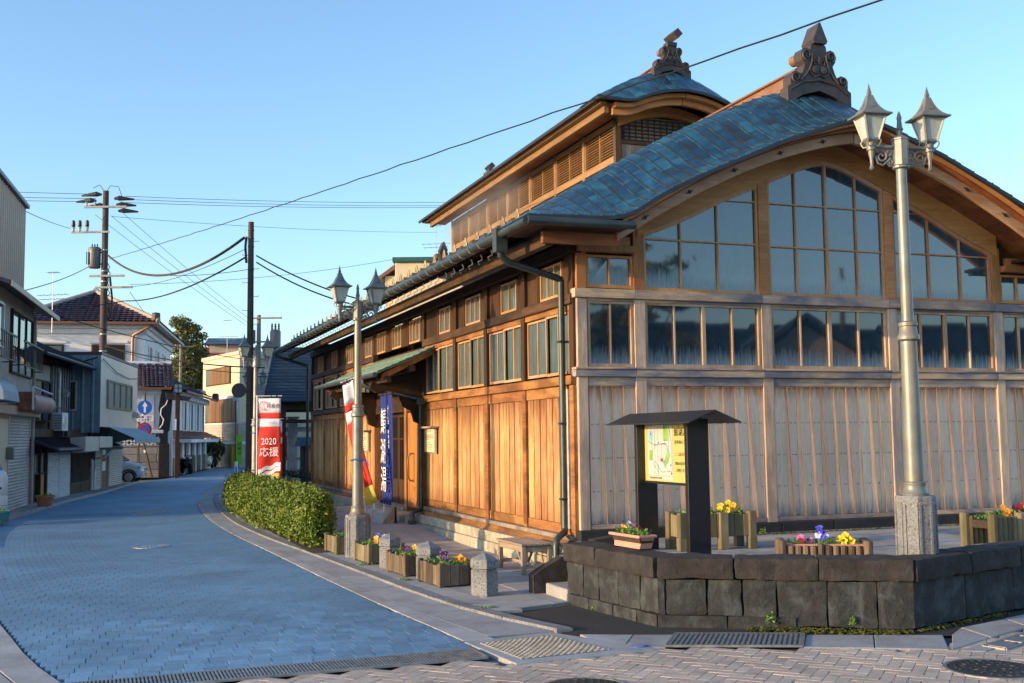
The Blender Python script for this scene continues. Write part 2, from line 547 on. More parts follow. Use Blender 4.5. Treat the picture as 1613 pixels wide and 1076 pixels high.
class MB:
    def __init__(s):
        s.v = []
        s.f = []
        s.mi = []
        s.cur = 0

    def add(s, vs, fs):
        o = len(s.v)
        s.v.extend([tuple(p) for p in vs])
        for f in fs:
            s.f.append([i+o for i in f])
            s.mi.append(s.cur)
        return s

    def box(s, x0, x1, y0, y1, z0, z1, c=0.0):
        return s.obox(((x0+x1)/2, (y0+y1)/2, (z0+z1)/2), (abs(x1-x0)/2, abs(y1-y0)/2, abs(z1-z0)/2), c=c)

    def obox(s, ctr, h, u=(1, 0, 0), v=(0, 1, 0), w=None, c=0.0):
        u = Vector(u).normalized()
        v = Vector(v).normalized()
        w = u.cross(v) if w is None else Vector(w).normalized()
        ctr = Vector(ctr)
        if c <= 0:
            vs = [ctr+u*(sx*h[0])+v*(sy*h[1])+w*(sz*h[2]) for sx in (-1, 1) for sy in (-1, 1) for sz in (-1, 1)]
            return s.add(vs, [[0, 1, 3, 2], [4, 6, 7, 5], [0, 4, 5, 1], [2, 3, 7, 6], [0, 2, 6, 4], [1, 5, 7, 3]])
        c = min(c, min(h)*.9)
        vs = [None]*24
        for (sx, sy, sz, ax), k in _CI.items():
            e = [h[0]-c, h[1]-c, h[2]-c]
            e[ax] = h[ax]
            vs[k] = ctr+u*(sx*e[0])+v*(sy*e[1])+w*(sz*e[2])
        return s.add(vs, _CF)

    def beam(s, a, b, w, h, up=(0, 0, 1), c=0.0):
        """bar from a to b, w wide, h deep along up"""
        a, b = Vector(a), Vector(b)
        u = (b-a)
        L = u.length
        u.normalize()
        up = Vector(up)
        sd = up.cross(u)
        if sd.length < 1e-5:
            sd = Vector((1, 0, 0)).cross(u)
        sd.normalize()
        w2 = u.cross(sd)
        return s.obox((a+b)/2, (L/2, w/2, h/2), u, sd, w2, c)

    def prism(s, pts, vec):
        """closed outline (3D points in order) pushed along vec"""
        n = len(pts)
        vec = Vector(vec)
        a = [Vector(p) for p in pts]
        b = [p+vec for p in a]
        fs = [list(range(n))[::-1], list(range(n, 2*n))]
        for i in range(n):
            j = (i+1) % n
            fs.append([i, j, n+j, n+i])
        return s.add(a+b, fs)

    def tube(s, pts, r, n=8, cap=True):
        pts = [Vector(p) for p in pts]
        m = len(pts)
        rs = r if hasattr(r, '__len__') else [r]*m
        vs = []
        t0 = (pts[1]-pts[0]).normalized()
        ref = Vector((0, 0, 1)) if abs(t0.z) < .9 else Vector((1, 0, 0))
        a = t0.cross(ref).normalized()
        for i, p in enumerate(pts):
            if i == 0:
                t_ = pts[1]-pts[0]
            elif i == m-1:
                t_ = pts[-1]-pts[-2]
            else:
                t_ = (pts[i+1]-pts[i]).normalized()+(pts[i]-pts[i-1]).normalized()
            t_.normalize()
            a = (a-t_*a.dot(t_))
            if a.length < 1e-6:
                a = t_.cross(Vector((.3, .5, .8)))
            a.normalize()
            b = t_.cross(a)
            for k in range(n):
                an = 2*pi*k/n
                vs.append(p+(a*cos(an)+b*sin(an))*rs[i])
        fs = []
        for i in range(m-1):
            for k in range(n):
                k2 = (k+1) % n
                fs.append([i*n+k, i*n+k2, (i+1)*n+k2, (i+1)*n+k])
        if cap:
            fs.append(list(range(n))[::-1])
            fs.append([(m-1)*n+k for k in range(n)])
        return s.add(vs, fs)

    def lathe(s, prof, n=12, ctr=(0, 0, 0), rot=0.0, sx=1, sy=1, cap=True):
        cx, cy, cz = ctr
        vs = []
        for r, z in prof:
            for k in range(n):
                an = 2*pi*k/n+rot
                vs.append((cx+r*cos(an)*sx, cy+r*sin(an)*sy, cz+z))
        m = len(prof)
        fs = []
        for i in range(m-1):
            for k in range(n):
                k2 = (k+1) % n
                fs.append([i*n+k, i*n+k2, (i+1)*n+k2, (i+1)*n+k])
        if cap:
            fs.append(list(range(n))[::-1])
            fs.append([(m-1)*n+k for k in range(n)])
        return s.add(vs, fs)

    def grid(s, fn, nu, nv):
        vs = [fn(i/nu, j/nv) for j in range(nv+1) for i in range(nu+1)]
        fs = [[j*(nu+1)+i, j*(nu+1)+i+1, (j+1)*(nu+1)+i+1, (j+1)*(nu+1)+i] for j in range(nv) for i in range(nu)]
        return s.add(vs, fs)

    def shell(s, fn, nu, nv, off):
        """grid with thickness: off(u,v) is the shift of the under side"""
        a = [Vector(fn(i/nu, j/nv)) for j in range(nv+1) for i in range(nu+1)]
        b = [p+Vector(off(0, 0)) for p in a] if callable(off) else [p+Vector(off) for p in a]
        N = len(a)
        w = nu+1
        fs = []
        for j in range(nv):
            for i in range(nu):
                q = [j*w+i, j*w+i+1, (j+1)*w+i+1, (j+1)*w+i]
                fs.append(q)
                fs.append([k+N for k in q[::-1]])
        rim = [i for i in range(w)] + [j*w+nu for j in range(1, nv+1)] + [nv*w+i for i in range(nu-1, -1, -1)] + [j*w for j in range(nv-1, 0, -1)]
        for k in range(len(rim)):
            p, q = rim[k], rim[(k+1) % len(rim)]
            fs.append([q, p, p+N, q+N])
        return s.add(a+b, fs)

    def build(s, name, mat, parent=None, smooth=False, loc=None, rotz=None, label=None, cat=None, group=None, kind=None):
        me = bpy.data.meshes.new(name)
        me.from_pydata(s.v, [], s.f)
        mats = mat if isinstance(mat, (list, tuple)) else [mat]
        for m in mats:
            me.materials.append(MATS[m])
        if len(mats) > 1:
            me.polygons.foreach_set('material_index', s.mi)
        if smooth:
            me.polygons.foreach_set('use_smooth', [True]*len(me.polygons))
            if smooth != 'full':
                try:
                    me.set_sharp_from_angle(angle=radians(38))
                except Exception:
                    pass
        return link(name, me, parent, loc, rotz, label, cat, group, kind)


def fixn(o):
    """make the normals of a closed mesh consistent"""
    import bmesh
    bm = bmesh.new()
    bm.from_mesh(o.data)
    bmesh.ops.recalc_face_normals(bm, faces=bm.faces)
    bm.to_mesh(o.data)
    bm.free()
    return o


def link(name, data, parent=None, loc=None, rotz=None, label=None, cat=None, group=None, kind=None):
    o = bpy.data.objects.new(name, data)
    COL.objects.link(o)
    if parent is not None:
        o.parent = parent
    if loc is not None:
        o.location = loc
    if rotz is not None:
        o.rotation_euler = (0, 0, rotz)
    tag(o, label, cat, group, kind)
    return o


def tag(o, label=None, cat=None, group=None, kind=None):
    if label:
        o['label'] = label
    if cat:
        o['category'] = cat
    if group:
        o['group'] = group
    if kind:
        o['kind'] = kind
    return o


def thing(name, label, cat, loc=(0, 0, 0), rotz=0.0, group=None):
    return link(name, None, None, loc, rotz, label, cat, group)


def dup(o, parent=None, loc=None, rotz=None, label=None, group=None, scale=None):
    """copy of a thing with copies of its parts and sub-parts"""
    c = o.copy()
    COL.objects.link(c)
    c.parent = parent
    if loc is not None:
        c.location = loc
    if rotz is not None:
        c.rotation_euler = (0, 0, rotz)
    if scale is not None:
        c.scale = (scale,)*3
    if label:
        c['label'] = label
    if group:
        c['group'] = group
    for ch in list(o.children):
        dup(ch, c)
    return c


def part(name, mat, parent, *boxes, c=0.004, smooth=False, label=None):
    """one mesh from axis-aligned boxes (x0,x1,y0,y1,z0,z1)"""
    m = MB()
    for b in boxes:
        m.box(*b, c=c)
    return m.build(name, mat, parent, smooth, label=label)


def lerp(a, b, t):
    return a+(b-a)*t


def curve(pts):
    """smooth interpolation through (x, y) points"""
    xs = [p[0] for p in pts]
    ys = [p[1] for p in pts]
    n = len(pts)
    d = [(ys[i+1]-ys[i])/(xs[i+1]-xs[i]) for i in range(n-1)]
    m = [d[0]]+[(d[i-1]+d[i])/2 for i in range(1, n-1)]+[d[-1]]

    def f(x):
        if x <= xs[0]:
            return ys[0]+m[0]*(x-xs[0])
        if x >= xs[-1]:
            return ys[-1]+m[-1]*(x-xs[-1])
        i = 0
        while x > xs[i+1]:
            i += 1
        h = xs[i+1]-xs[i]
        t = (x-xs[i])/h
        return ((2*t**3-3*t*t+1)*ys[i]+(t**3-2*t*t+t)*h*m[i]+(-2*t**3+3*t*t)*ys[i+1]+(t**3-t*t)*h*m[i+1])
    return f


def text(body, size, mat, parent, loc, xdir, ydir, name='lettering', sx=1.0, align='CENTER', depth=.0015, sp=1.0, lead=1.0):
    """flat print: letters as thin mesh, xdir along the line, ydir up"""
    cu = bpy.data.curves.new(name, 'FONT')
    cu.body = body
    cu.size = size
    cu.align_x = align
    cu.align_y = 'CENTER'
    cu.extrude = depth
    cu.space_character = sp
    cu.space_line = lead
    cu.resolution_u = 2
    tmp = bpy.data.objects.new(name, cu)
    COL.objects.link(tmp)
    dg = bpy.context.evaluated_depsgraph_get()
    me = bpy.data.meshes.new_from_object(tmp.evaluated_get(dg))
    bpy.data.objects.remove(tmp)
    bpy.data.curves.remove(cu)
    x = Vector(xdir).normalized()
    y = Vector(ydir).normalized()
    z = x.cross(y)
    M = Matrix(((x.x*sx, y.x, z.x, loc[0]), (x.y*sx, y.y, z.y, loc[1]), (x.z*sx, y.z, z.z, loc[2]), (0, 0, 0, 1)))
    me.transform(M)
    me.materials.clear()
    me.materials.append(MATS[mat])
    me.name = name
    return link(name, me, parent)
from mathutils import noise as MN

# ------------------------------------------------------------------ ground, road, pavements
m = MB()
N = 64
m.add([(1400*cos(2*pi*k/N), 1400*sin(2*pi*k/N), -.10) for k in range(N)], [list(range(N))])
m.build('ground', 'ground', kind='structure')


def cell(m, q, z, th=.05, c=.006, gap=.004, zf=None):
    """paving piece: quad outline q (4 xy points, anticlockwise), top at z"""
    cx = sum(p[0] for p in q)/4
    cy = sum(p[1] for p in q)/4

    def ins(d):
        out = []
        for p in q:
            L = hypot(p[0]-cx, p[1]-cy)
            k = 1-d*1.4/max(L, .03)
            out.append((cx+(p[0]-cx)*k, cy+(p[1]-cy)*k))
        return out
    a, b = ins(gap), ins(gap+c)
    zz = (lambda p: z) if zf is None else (lambda p: z+zf(*p))
    vs = [(p[0], p[1], zz(p)-th) for p in a]+[(p[0], p[1], zz(p)-c*.8) for p in a]+[(p[0], p[1], zz(p)) for p in b]
    fs = [[8, 9, 10, 11]]
    for i in range(4):
        j = (i+1) % 4
        fs.append([i, j, 4+j, 4+i])
        fs.append([4+i, 4+j, 8+j, 8+i])
    m.add(vs, fs)


RBp = [(-4.9, -2.95), (-3.5, -3.03), (-2.0, -3.15), (.8, -3.32), (4.9, -3.52), (9.2, -3.74), (14.2, -3.80), (19.8, -3.6), (25.5, -2.98), (33.3, -1.86), (45, .3), (62, 3.8), (80, 8)]
LBp = [(-6.0, -5.9), (-4.55, -6.42), (-3.4, -6.72), (-2.15, -6.96), (-.85, -7.20), (2, -7.6), (7, -8.15), (12, -8.40), (16, -8.22), (20, -7.72), (23.8, -7.19), (28.6, -6.27), (39.2, -4.6), (45, -3.0), (52, -1.5), (62, .5), (80, 4.2)]
KBp = [(-4.6, -1.62), (-3.7, -1.92), (-2.6, -2.2), (-1.0, -2.4), (1.2, -2.56), (4.3, -2.79), (7.3, -3.03), (11.6, -3.2), (17.9, -3.05), (24, -2.6), (33, -1.45), (45, .65), (62, 4.2), (80, 8.4)]
RB, LB, KB = curve(RBp), curve(LBp), curve(KBp)

m = MB()
ys = [-4.56+i*.8 for i in range(int((80+4.56)/.8)+1)]
m.add([(LB(y)-.05, y, -.03) for y in ys]+[(RB(y)+.05, y, -.03) for y in ys],
      [[i, len(ys)+i, len(ys)+i+1, i+1] for i in range(len(ys)-1)])
road = m.build('road', 'joint', kind='structure')
# the setts: rows run across the street
setts = []
row = 0
y = -4.55
while y < 17.0:
    lb, rb = max(LB(y), LB(y+.2)), min(RB(y), RB(y+.2))
    x = lb-(.09 if row % 2 else .0)
    while x < rb-.02:
        x0, x1 = max(x, lb), min(x+.18, rb)
        if x1-x0 > .03:
            setts.append((hypot((x0+x1)/2+6.14, y+14.1), x0, x1, y))
        x += .18
    y += .2
    row += 1


def vis(x, y, z=0.0):
    d = Vector((x+6.1418, y+14.1296, z-1.9))
    w = d.dot(fw)
    if w < .5:
        return False
    return abs(d.dot(rr)/w) < .468 and abs(d.dot(uu)/w) < .315


near = sorted([s_ for s_ in setts if vis(s_[1], s_[3])])[:300]
nset = set(near)
protos = {}
for s_ in near:
    w = round(s_[2]-s_[1], 2)
    k = int(RND.random()*3)
    if (w, k) not in protos:
        mm = MB()
        cell(mm, [(-w/2, -.1), (w/2, -.1), (w/2, .1), (-w/2, .1)], RND.uniform(-.0015, .0015), .028, .003, .0022)
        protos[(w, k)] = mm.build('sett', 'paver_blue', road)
        o = protos[(w, k)]
    else:
        o = protos[(w, k)].copy()
        COL.objects.link(o)
        o.parent = road
    o.location = ((s_[1]+s_[2])/2, s_[3]+.1, RND.uniform(-.0018, .0018))
    o.rotation_euler = (RND.uniform(-.006, .006), RND.uniform(-.006, .006), RND.uniform(-.008, .008))
m = MB()
for s_ in setts:
    if s_ not in nset:
        cell(m, [(s_[1], s_[3]), (s_[2], s_[3]), (s_[2], s_[3]+.2), (s_[1], s_[3]+.2)], RND.uniform(-.0012, .0008), .02, .002, .0022)
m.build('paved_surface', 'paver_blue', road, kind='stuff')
m = MB()
ys = [17.05+i*1.0 for i in range(63)]
m.add([(LB(y), y, -.012) for y in ys]+[(RB(y), y, -.012) for y in ys],
      [[i, len(ys)+i, len(ys)+i+1, i+1] for i in range(len(ys)-1)])
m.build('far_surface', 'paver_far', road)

# granite gutter bands and kerb stones on the bathhouse side
kerb = link('kerb', None, kind='structure')


def strip(f0, f1, y0, y1, L, z, mat, name, parent, th=.06, c=.008, zf=None):
    y = y0
    while y < y1:
        b = min(y+L*RND.uniform(.97, 1.03), y1)
        mm = MB()
        cell(mm, [(f0(y), y), (f1(y), y), (f1(b), b), (f0(b), b)], z+RND.uniform(-.0015, .0015), th, c, .003, zf)
        mm.build(name, mat, parent)
        y = b


def gq(fr):
    return lambda y: lerp(RB(y)+.012, KB(y)-.17, fr)


strip(lambda y: RB(y)+.012, gq(.30), -4.1, 26, .9, .004, 'granite_slab', 'kerb_slab', kerb)
strip(gq(.30), lambda y: KB(y)-.17, -3.95, 26, .75, .002, 'granite_fine', 'kerb_slab', kerb)
strip(lambda y: KB(y)-.17, KB, -4.0, 26, .9, .03, 'granite', 'kerb_stone', kerb, .09, .014)
m = MB()
ys = [26+i*1.5 for i in range(37)]
for f0, f1, z in ((RB, lambda y: KB(y)-.17, -.002), (lambda y: KB(y)-.17, lambda y: KB(y)+.02, .03)):
    m.add([(f0(y), y, z) for y in ys]+[(f1(y), y, z) for y in ys], [[i, len(ys)+i, len(ys)+i+1, i+1] for i in range(len(ys)-1)])
m.build('far_kerb', 'granite_fine', kerb)


def ss(t):
    t = max(0, min(1, t))
    return t*t*(3-2*t)


def zr(x, y):
    return .165*ss((y-4.2)/4.2)*ss((x+2.5)/1.3)


# sidewalk of large slabs beside the bathhouse
side = link('sidewalk', None, kind='structure')


def yfront(x):
    return -2.72+(x+2.2)*.30


rows = [-2.9+.75*i for i in range(22)]
for r_i, y in enumerate(rows):
    y1 = y+.75
    xs = [None, -2.0, -1.42, -.84, -.26]
    off = .0
    for k in range(4):
        a0 = KB(max(y, -2.72)) if k == 0 else xs[k]+off
        a1 = KB(y1) if k == 0 else xs[k]+off
        b0 = b1 = xs[k+1]+off
        ya, yb = max(y, yfront(a0)), max(y, yfront(b0))
        if y1-min(ya, yb) < .08:
            continue
        if k == 0:
            mm = MB()
            cell(mm, [(a0+.004, ya), (a0+.31, ya), (a1+.31, y1), (a1+.004, y1)], .028, .06, .006, .003, zr)
            mm.build('paving_slab', 'granite_slab', side)
            a0 += .31
            a1 += .31
            if b0-a0 < .05:
                continue
        mm = MB()
        cell(mm, [(a0, ya), (b0, yb), (b1, y1), (a1, y1)], .026+RND.uniform(-.002, .002), .06, .006, .003, zr)
        mm.build('paving_slab', 'granite_slab', side)
m = MB()
m.add([(-2.3, -2.8, -.02), (-.2, -2.2, -.02), (-.2, 14, -.02), (-3.0, 14, -.02)], [[0, 1, 2, 3]])
ys = [13.6+i*2 for i in range(34)]
m.add([(KB(y), y, .02) for y in ys]+[(KB(y)+6, y, .02) for y in ys], [[i, len(ys)+i, len(ys)+i+1, i+1] for i in range(len(ys)-1)])
m.build('paving_bed', 'concrete', side)

# left pavement: band at the corner, low kerb further on
lw = link('left_pavement', None, kind='structure')
strip(lambda y: LB(y)-.32, lambda y: LB(y)-.01, -4.6, 8, .8, .0, 'granite_slab', 'kerb_slab', lw)
strip(lambda y: LB(y)-1.0, lambda y: LB(y)-.33, -4.6, 8, .9, .0, 'granite_slab', 'paving_slab', lw)
strip(lambda y: LB(y)-.14, lambda y: LB(y)-.01, 8, 39, 1.2, .07, 'granite_fine', 'kerb_stone', lw, .1, .012)
m = MB()
ys = [8+i*1.0 for i in range(32)]
m.add([(LB(y)-2.6, y, .062) for y in ys]+[(LB(y)-.13, y, .062) for y in ys], [[i, len(ys)+i, len(ys)+i+1, i+1] for i in range(len(ys)-1)])
m.build('pavement_surface', 'concrete', lw)

# crossing in front: herringbone brick
cross = None
m = MB()
m.add([(-9, -4.56, -.032), (-9, -12, -.032), (9, -12, -.032), (9, -3.2, -.032), (1.4, -5.2, -.032), (-1.4, -4.5, -.032), (-3.1, -4.0, -.032)], [[0, 1, 2, 3, 4, 5, 6]])
cross = m.build('crossing', 'joint', kind='structure')
edge = curve([(-9, -5.1), (-3.1, -5.06)])


def inside(x, y):
    if x < -3.02:
        e = -5.02
    elif x < -1.5:
        e = -5.26
    elif x < .78:
        e = -5.16-(x+1.5)*.468
    else:
        e = -6.2+(x-.78)*.40
    return y < e+.06 and y > -8.6 and -8.0 < x < 3.6


BL, BW = .30, .10
bricks = []
ca = cos(pi/4)
for i in range(-60, 60):
    for j in range(-60, 60):
        # two bricks per cell of the herringbone
        for kind in (0, 1):
            if (i-j) % 6 == 0 and kind == 0:
                u0, v0, w, h = i*BW, j*BW, BL, BW
            elif (i-j) % 6 == 5 and kind == 1:
                u0, v0, w, h = i*BW, j*BW, BW, BL
            else:
                continue
            u, v = u0+w/2, v0+h/2
            x = (u-v)*ca-3.0
            y = (u+v)*ca-7.0
            if inside(x, y):
                bricks.append((not vis(x, y), hypot(x+6.14, y+14.13), x, y, kind))
bricks.sort()
bm_ = []
for k in range(3):
    mm = MB()
    cell(mm, [(-BL/2, -BW/2), (BL/2, -BW/2), (BL/2, BW/2), (-BL/2, BW/2)], 0, .03, .005, .0022)
    bm_.append(mm)
first = None
m = MB()
for q, (nv, d_, x, y, kd) in enumerate(bricks):
    rz = pi/4 if kd == 0 else 3*pi/4
    if q < 300:
        if first is None:
            first = o = bm_[0].build('brick', 'paver_tan', cross)
        else:
            o = first.copy()
            COL.objects.link(o)
        o.location = (x, y, RND.uniform(-.004, -.001))
        o.rotation_euler = (RND.uniform(-.006, .006), RND.uniform(-.006, .006), rz+RND.uniform(-.006, .006))
    else:
        cc, sn = cos(rz), sin(rz)
        cell(m, [(x+a*cc-b*sn, y+a*sn+b*cc) for a, b in ((-BL/2, -BW/2), (BL/2, -BW/2), (BL/2, BW/2), (-BL/2, BW/2))], -.002, .03, .005, .0022)
if m.v:
    m.build('brick_surface', 'paver_tan', cross, kind='stuff')

# granite slabs along the wall foot
fs_ = link('slab_strip', None, kind='structure')
top = [(-1.86, -4.24), (-1.40, -4.46), (-1.04, -4.62), (.07, -5.12), (.64, -5.38), (1.22, -5.64)]
bot = [(-1.92, -4.88), (-1.74, -4.96), (-1.42, -5.14), (-.31, -5.63), (.24, -5.91), (.78, -6.22)]
for i in range(5):
    if i == 2:
        continue
    mm = MB()
    cell(mm, [bot[i], bot[i+1], top[i+1], top[i]], .006, .05, .008, .004)
    mm.build('granite_slab', 'granite_slab', fs_)
# slabs round the right corner
tri = [[(.80, -6.23), (1.50, -5.93), (1.62, -5.42), (1.32, -5.64)], [(1.52, -5.92), (2.25, -5.62), (2.38, -5.18), (1.64, -5.40)], [(2.27, -5.61), (3.05, -5.30), (3.2, -4.92), (2.40, -5.16)], [(3.07, -5.29), (4.2, -4.85), (4.3, -4.62), (3.22, -4.90)]]
for q in tri:
    mm = MB()
    cell(mm, q, .006, .05, .008, .004)
    mm.build('granite_slab', 'granite_slab', fs_)
m = MB()
m.add([(-2.22, -2.74, -.006), (-1.15, -2.44, -.006), (-.6, -4.0, -.006), (1.2, -5.2, -.006), (4.0, -4.3, -.006), (4.4, -4.7, -.006), (1.3, -5.66, -.008), (.1, -5.14, -.008), (-1.95, -4.2, -.008), (-1.95, -3.72, -.006)], [list(range(10))])
m.build('asphalt_patch', 'asphalt', kind='structure')
m = MB()
m.add([(.9, -6.2, -.02), (6, -4.1, -.02), (6, -8, -.02), (2.2, -8, -.02)], [[0, 3, 2, 1]])
m.build('side_road', 'asphalt', kind='structure')
mm = MB()
cell(mm, [(.84, -6.30), (1.0, -6.40), (4.3, -5.02), (4.15, -4.92)], .005, .04, .006, .002)
mm.build('kerb_slab', 'granite_slab', fs_)

# drain gratings and covers


def grating(name, label, p0, u, v, L, W, nb, bars, mat='steel_grate', z=.0, cross_bars=3):
    """steel grating: frame, dark pit, bars across"""
    g = thing(name, label, 'drain grating', (p0[0], p0[1], z))
    u, v = Vector((*u, 0)).normalized(), Vector((*v, 0)).normalized()
    m = MB()
    m.add([(0, 0, -.012), u*L-Vector((0, 0, .012)), u*L+v*W-Vector((0, 0, .012)), v*W-Vector((0, 0, .012))], [[0, 1, 2, 3]])
    m.build('pit', 'rubber', g)
    m = MB()
    w = v
    for a, b in ((Vector(), u*L), (v*W, v*W+u*L), (Vector(), v*W), (u*L, u*L+v*W)):
        m.beam(a, b, .025, .02)
    m.build('grate_frame', mat, g)
    m = MB()
    for i in range(nb):
        a = u*(L*(i+.5)/nb)
        m.beam(a+Vector((0, 0, .002)), a+v*W+Vector((0, 0, .002)), L/nb*bars, .014)
    for i in range(cross_bars):
        b = v*(W*(i+1)/(cross_bars+1))
        m.beam(b, b+u*L, .012, .01)
    m.build('grate_bars', mat, g)
    return g


grating('drain_grating', 'long steel slot grating across the end of the blue paved street', (-6.75, -4.98), (1, .012), (-.012, 1), 3.72, .38, 124, .55, 'steel_grate', .004, 2)
u_ = Vector((1.23, -.54)).normalized()
grating('drain_grating', 'steel drain grating in the granite slabs at the stone wall foot', (-1.40, -5.12), (1.11, -.495), (.38, .52), 1.20, .62, 26, .55, 'steel_grate', .012, 5)
grating('drain_grating', 'slotted steel grating beside the asphalt at the right-hand street corner', (1.15, -6.22), (1, .42), (.35, -1), 2.0, .2, 6, .7, 'steel_grate', .004, 2)

g = thing('access_cover', 'square checker plate cover in a wide concrete frame', 'manhole cover', (0, 0, 0))
q = [(-3.0, -4.18), (-2.9, -5.30), (-1.50, -5.22), (-2.08, -4.02)]
m = MB()
cell(m, q[::1], .008, .05, .006, .003)
fixn(m.build('cover_frame', 'granite_slab', g))
qc = [(-2.90, -4.33), (-2.80, -5.16), (-1.93, -5.09), (-2.17, -4.24)]
m = MB()
cell(m, qc, .014, .03, .004, .003)
fixn(m.build('plate', 'steel_grate', g))
m = MB()
nt = 26
for i in range(nt):
    for j in range(nt):
        a, b = (i+.5)/nt, (j+.5)/nt
        p = lerp(lerp(Vector(qc[0]), Vector(qc[1]), a), lerp(Vector(qc[3]), Vector(qc[2]), a), b)
        s_ = 1 if (i+j) % 2 else -1
        u = Vector((.7, .7*s_, 0))
        m.obox((p.x, p.y, .016), (.013, .0045, .0025), u, (-u.y, u.x, 0))
m.build('tread', 'galvanised', g, kind='stuff')


def manhole(x, y, r, label, n=28, mat='steel_dark'):
    g = thing('manhole_cover', label, 'manhole cover', (x, y, .004))
    m = MB()
    m.lathe([(r*1.08, -.03), (r*1.08, .004), (r*1.0, .005), (r*1.0, .001)], n)
    m.build('rim', 'steel_grate', g)
    m = MB()
    m.lathe([(r*.985, -.02), (r*.985, .003), (r*.9, .006), (.001, .006)], n, cap=False)
    m.build('lid', mat, g)
    m = MB()
    for k in range(5):
        rad = r*(.2+.15*k)
        for i in range(6+k*5):
            a = 2*pi*i/(6+k*5)
            m.obox((rad*cos(a), rad*sin(a), .008), (r*.045, r*.02, .0025), (cos(a+k), sin(a+k), 0), (-sin(a+k), cos(a+k), 0))
    m.build('tread', mat, g, kind='stuff')
    return g


manhole(.55, -6.98, .36, 'round dark manhole cover in the herringbone brick at the lower right corner')
manhole(-2.72, -6.32, .33, 'round dark manhole cover cut off by the bottom edge of the photo')
manhole(-5.35, 6.9, .3, 'round manhole cover with a pale triangular mark in the street', 24, 'paver_far')
manhole(-5.1, 16.8, .45, 'pale ringed manhole cover further along the street', 24, 'concrete')
g = thing('water_stop_cover', 'small blue valve cover beside the checker plate frame', 'valve cover', (-1.62, -5.02, .012))
m = MB()
m.lathe([(.07, -.02), (.07, .002), (.055, .004), (.001, .004)], 16, cap=False)
m.build('lid', 'sign_blue', g)
m = MB()
m.lathe([(.055, .0042), (.05, .007), (.001, .007)], 16, cap=False)
m.build('cap', 'alu', g)

# ------------------------------------------------------------------ the bathhouse
BH = thing('bathhouse', 'large old wooden public bathhouse with curved copper shingle roof', 'bathhouse', (0, 0, 0))
W8, YE = 8.43, 21.0
PX = [0.07, .97, 3.07, 5.36, 7.46, 8.36]
SY = [0.07, 1.95, 3.77, 5.58, 7.78, 12.25, 14.5, 16.7, 18.9, 20.95]

h_ = curve([(-1.1, 4.74), (-.5, 5.07), (.2, 5.50), (1.0, 5.98), (2.03, 6.54), (3.1, 7.03), (3.6, 7.22), (4.215, 7.33)])
e_ = curve([(-1.1, 4.74), (-.4, 4.765), (.2, 4.80), (.45, 4.89), (.82, 5.12), (1.29, 5.36), (1.76, 5.58), (2.22, 5.78), (2.84, 6.05), (3.49, 6.28), (3.9, 6.42), (4.215, 6.49)])
mir = lambda x: x if x <= 4.215 else 8.43-x
hz = lambda x: h_(mir(x))
ez = lambda x: e_(mir(x))
YB, YF = .55, -1.05


def roofpt(x, t, lift=0.0):
    s_ = .30*t+.70*ss(t)
    z = lerp(hz(x), ez(x), s_)
    y = lerp(YB, YF, t)
    return Vector((x, y, z))


def roofn(fn, x, t):
    a = fn(x+.01, t)-fn(x-.01, t)
    b = fn(x, min(1, t+.01))-fn(x, max(0, t-.01))
    n = b.cross(a)
    if n.z < 0:
        n = -n
    return n.normalized()


def shingles(fn, xs, nt, mat, parent, side, name='shingle', gap=.011, sub=5):
    for i in range(len(xs)-1):
        xa, xb = xs[i], xs[i+1]
        off = 0 if i % 2 else .5/nt
        ts = [0]+[k/nt+off for k in range(0 if off else 1, nt)]+[1.0]
        ts = [t_ for t_ in ts if t_ <= 1]
        for k in range(len(ts)-1):
            ta, tb = ts[k], ts[k+1]
            if tb-ta < .02:
                continue

            def f(u, v, xa=xa, xb=xb, ta=ta, tb=tb):
                # u: eave side -> ridge side, v: along the course
                x = lerp(xa-(.015 if side > 0 else -.015), xb, u)
                t = lerp(ta, tb, v)
                p = fn(x, t)
                n = roofn(fn, x, t)
                return p+n*(.004+gap*(1-u)+.004*v+.010*sin(pi*min(1, max(0, u)))*sin(pi*v))
            m = MB()
            m.shell(f, 4, sub, Vector((0, 0, -.016)))
            fixn(m.build(name, mat, parent, smooth=True))


n_c = 30
xsL = [lerp(-1.1, 4.215, i/n_c) for i in range(n_c+1)]
shingles(roofpt, xsL, 5, 'copper', BH, 1)
shingles(roofpt, [8.43-lerp(-1.1, 4.215, i/22) for i in range(23)], 4, 'copper', BH, -1, name='lapped_roofing')  # right-hand slope: the same copper shingles as on the left
for i in range(1, n_c):
    m = MB()
    m.tube([roofpt(xsL[i], k/14)+roofn(roofpt, xsL[i], k/14)*.020 for k in range(15)], .0085, 5)
    m.build('standing_seam', 'copper_seam', BH, smooth='full')
    if i % 2:
        x = 8.43-xsL[i]
        m = MB()
        m.tube([roofpt(x, k/14)+roofn(roofpt, x, k/14)*.020 for k in range(15)], .0085, 5)
        m.build('standing_seam', 'copper_seam', BH, smooth='full')
# main slopes further back
for sgn in (0, 1):
    m = MB()
    fx = (lambda u: lerp(-1.1, 4.215, u)) if sgn == 0 else (lambda u: lerp(9.53, 4.215, u))
    m.shell(lambda u, v: (fx(u), lerp(YB-.02, 21.6, v), hz(fx(u))), 14, 2, (0, 0, -.05))
    fixn(m.build('roof_slope', 'copper_dark', BH, smooth=True))
# roof deck under the shingles of the curved verge
m = MB()
m.shell(lambda u, v: roofpt(lerp(-1.1, 9.53, u), v)-Vector((0, 0, .02)), 48, 8, (0, 0, -.03))
fixn(m.build('roof_deck', 'copper_dark', BH, smooth=True))


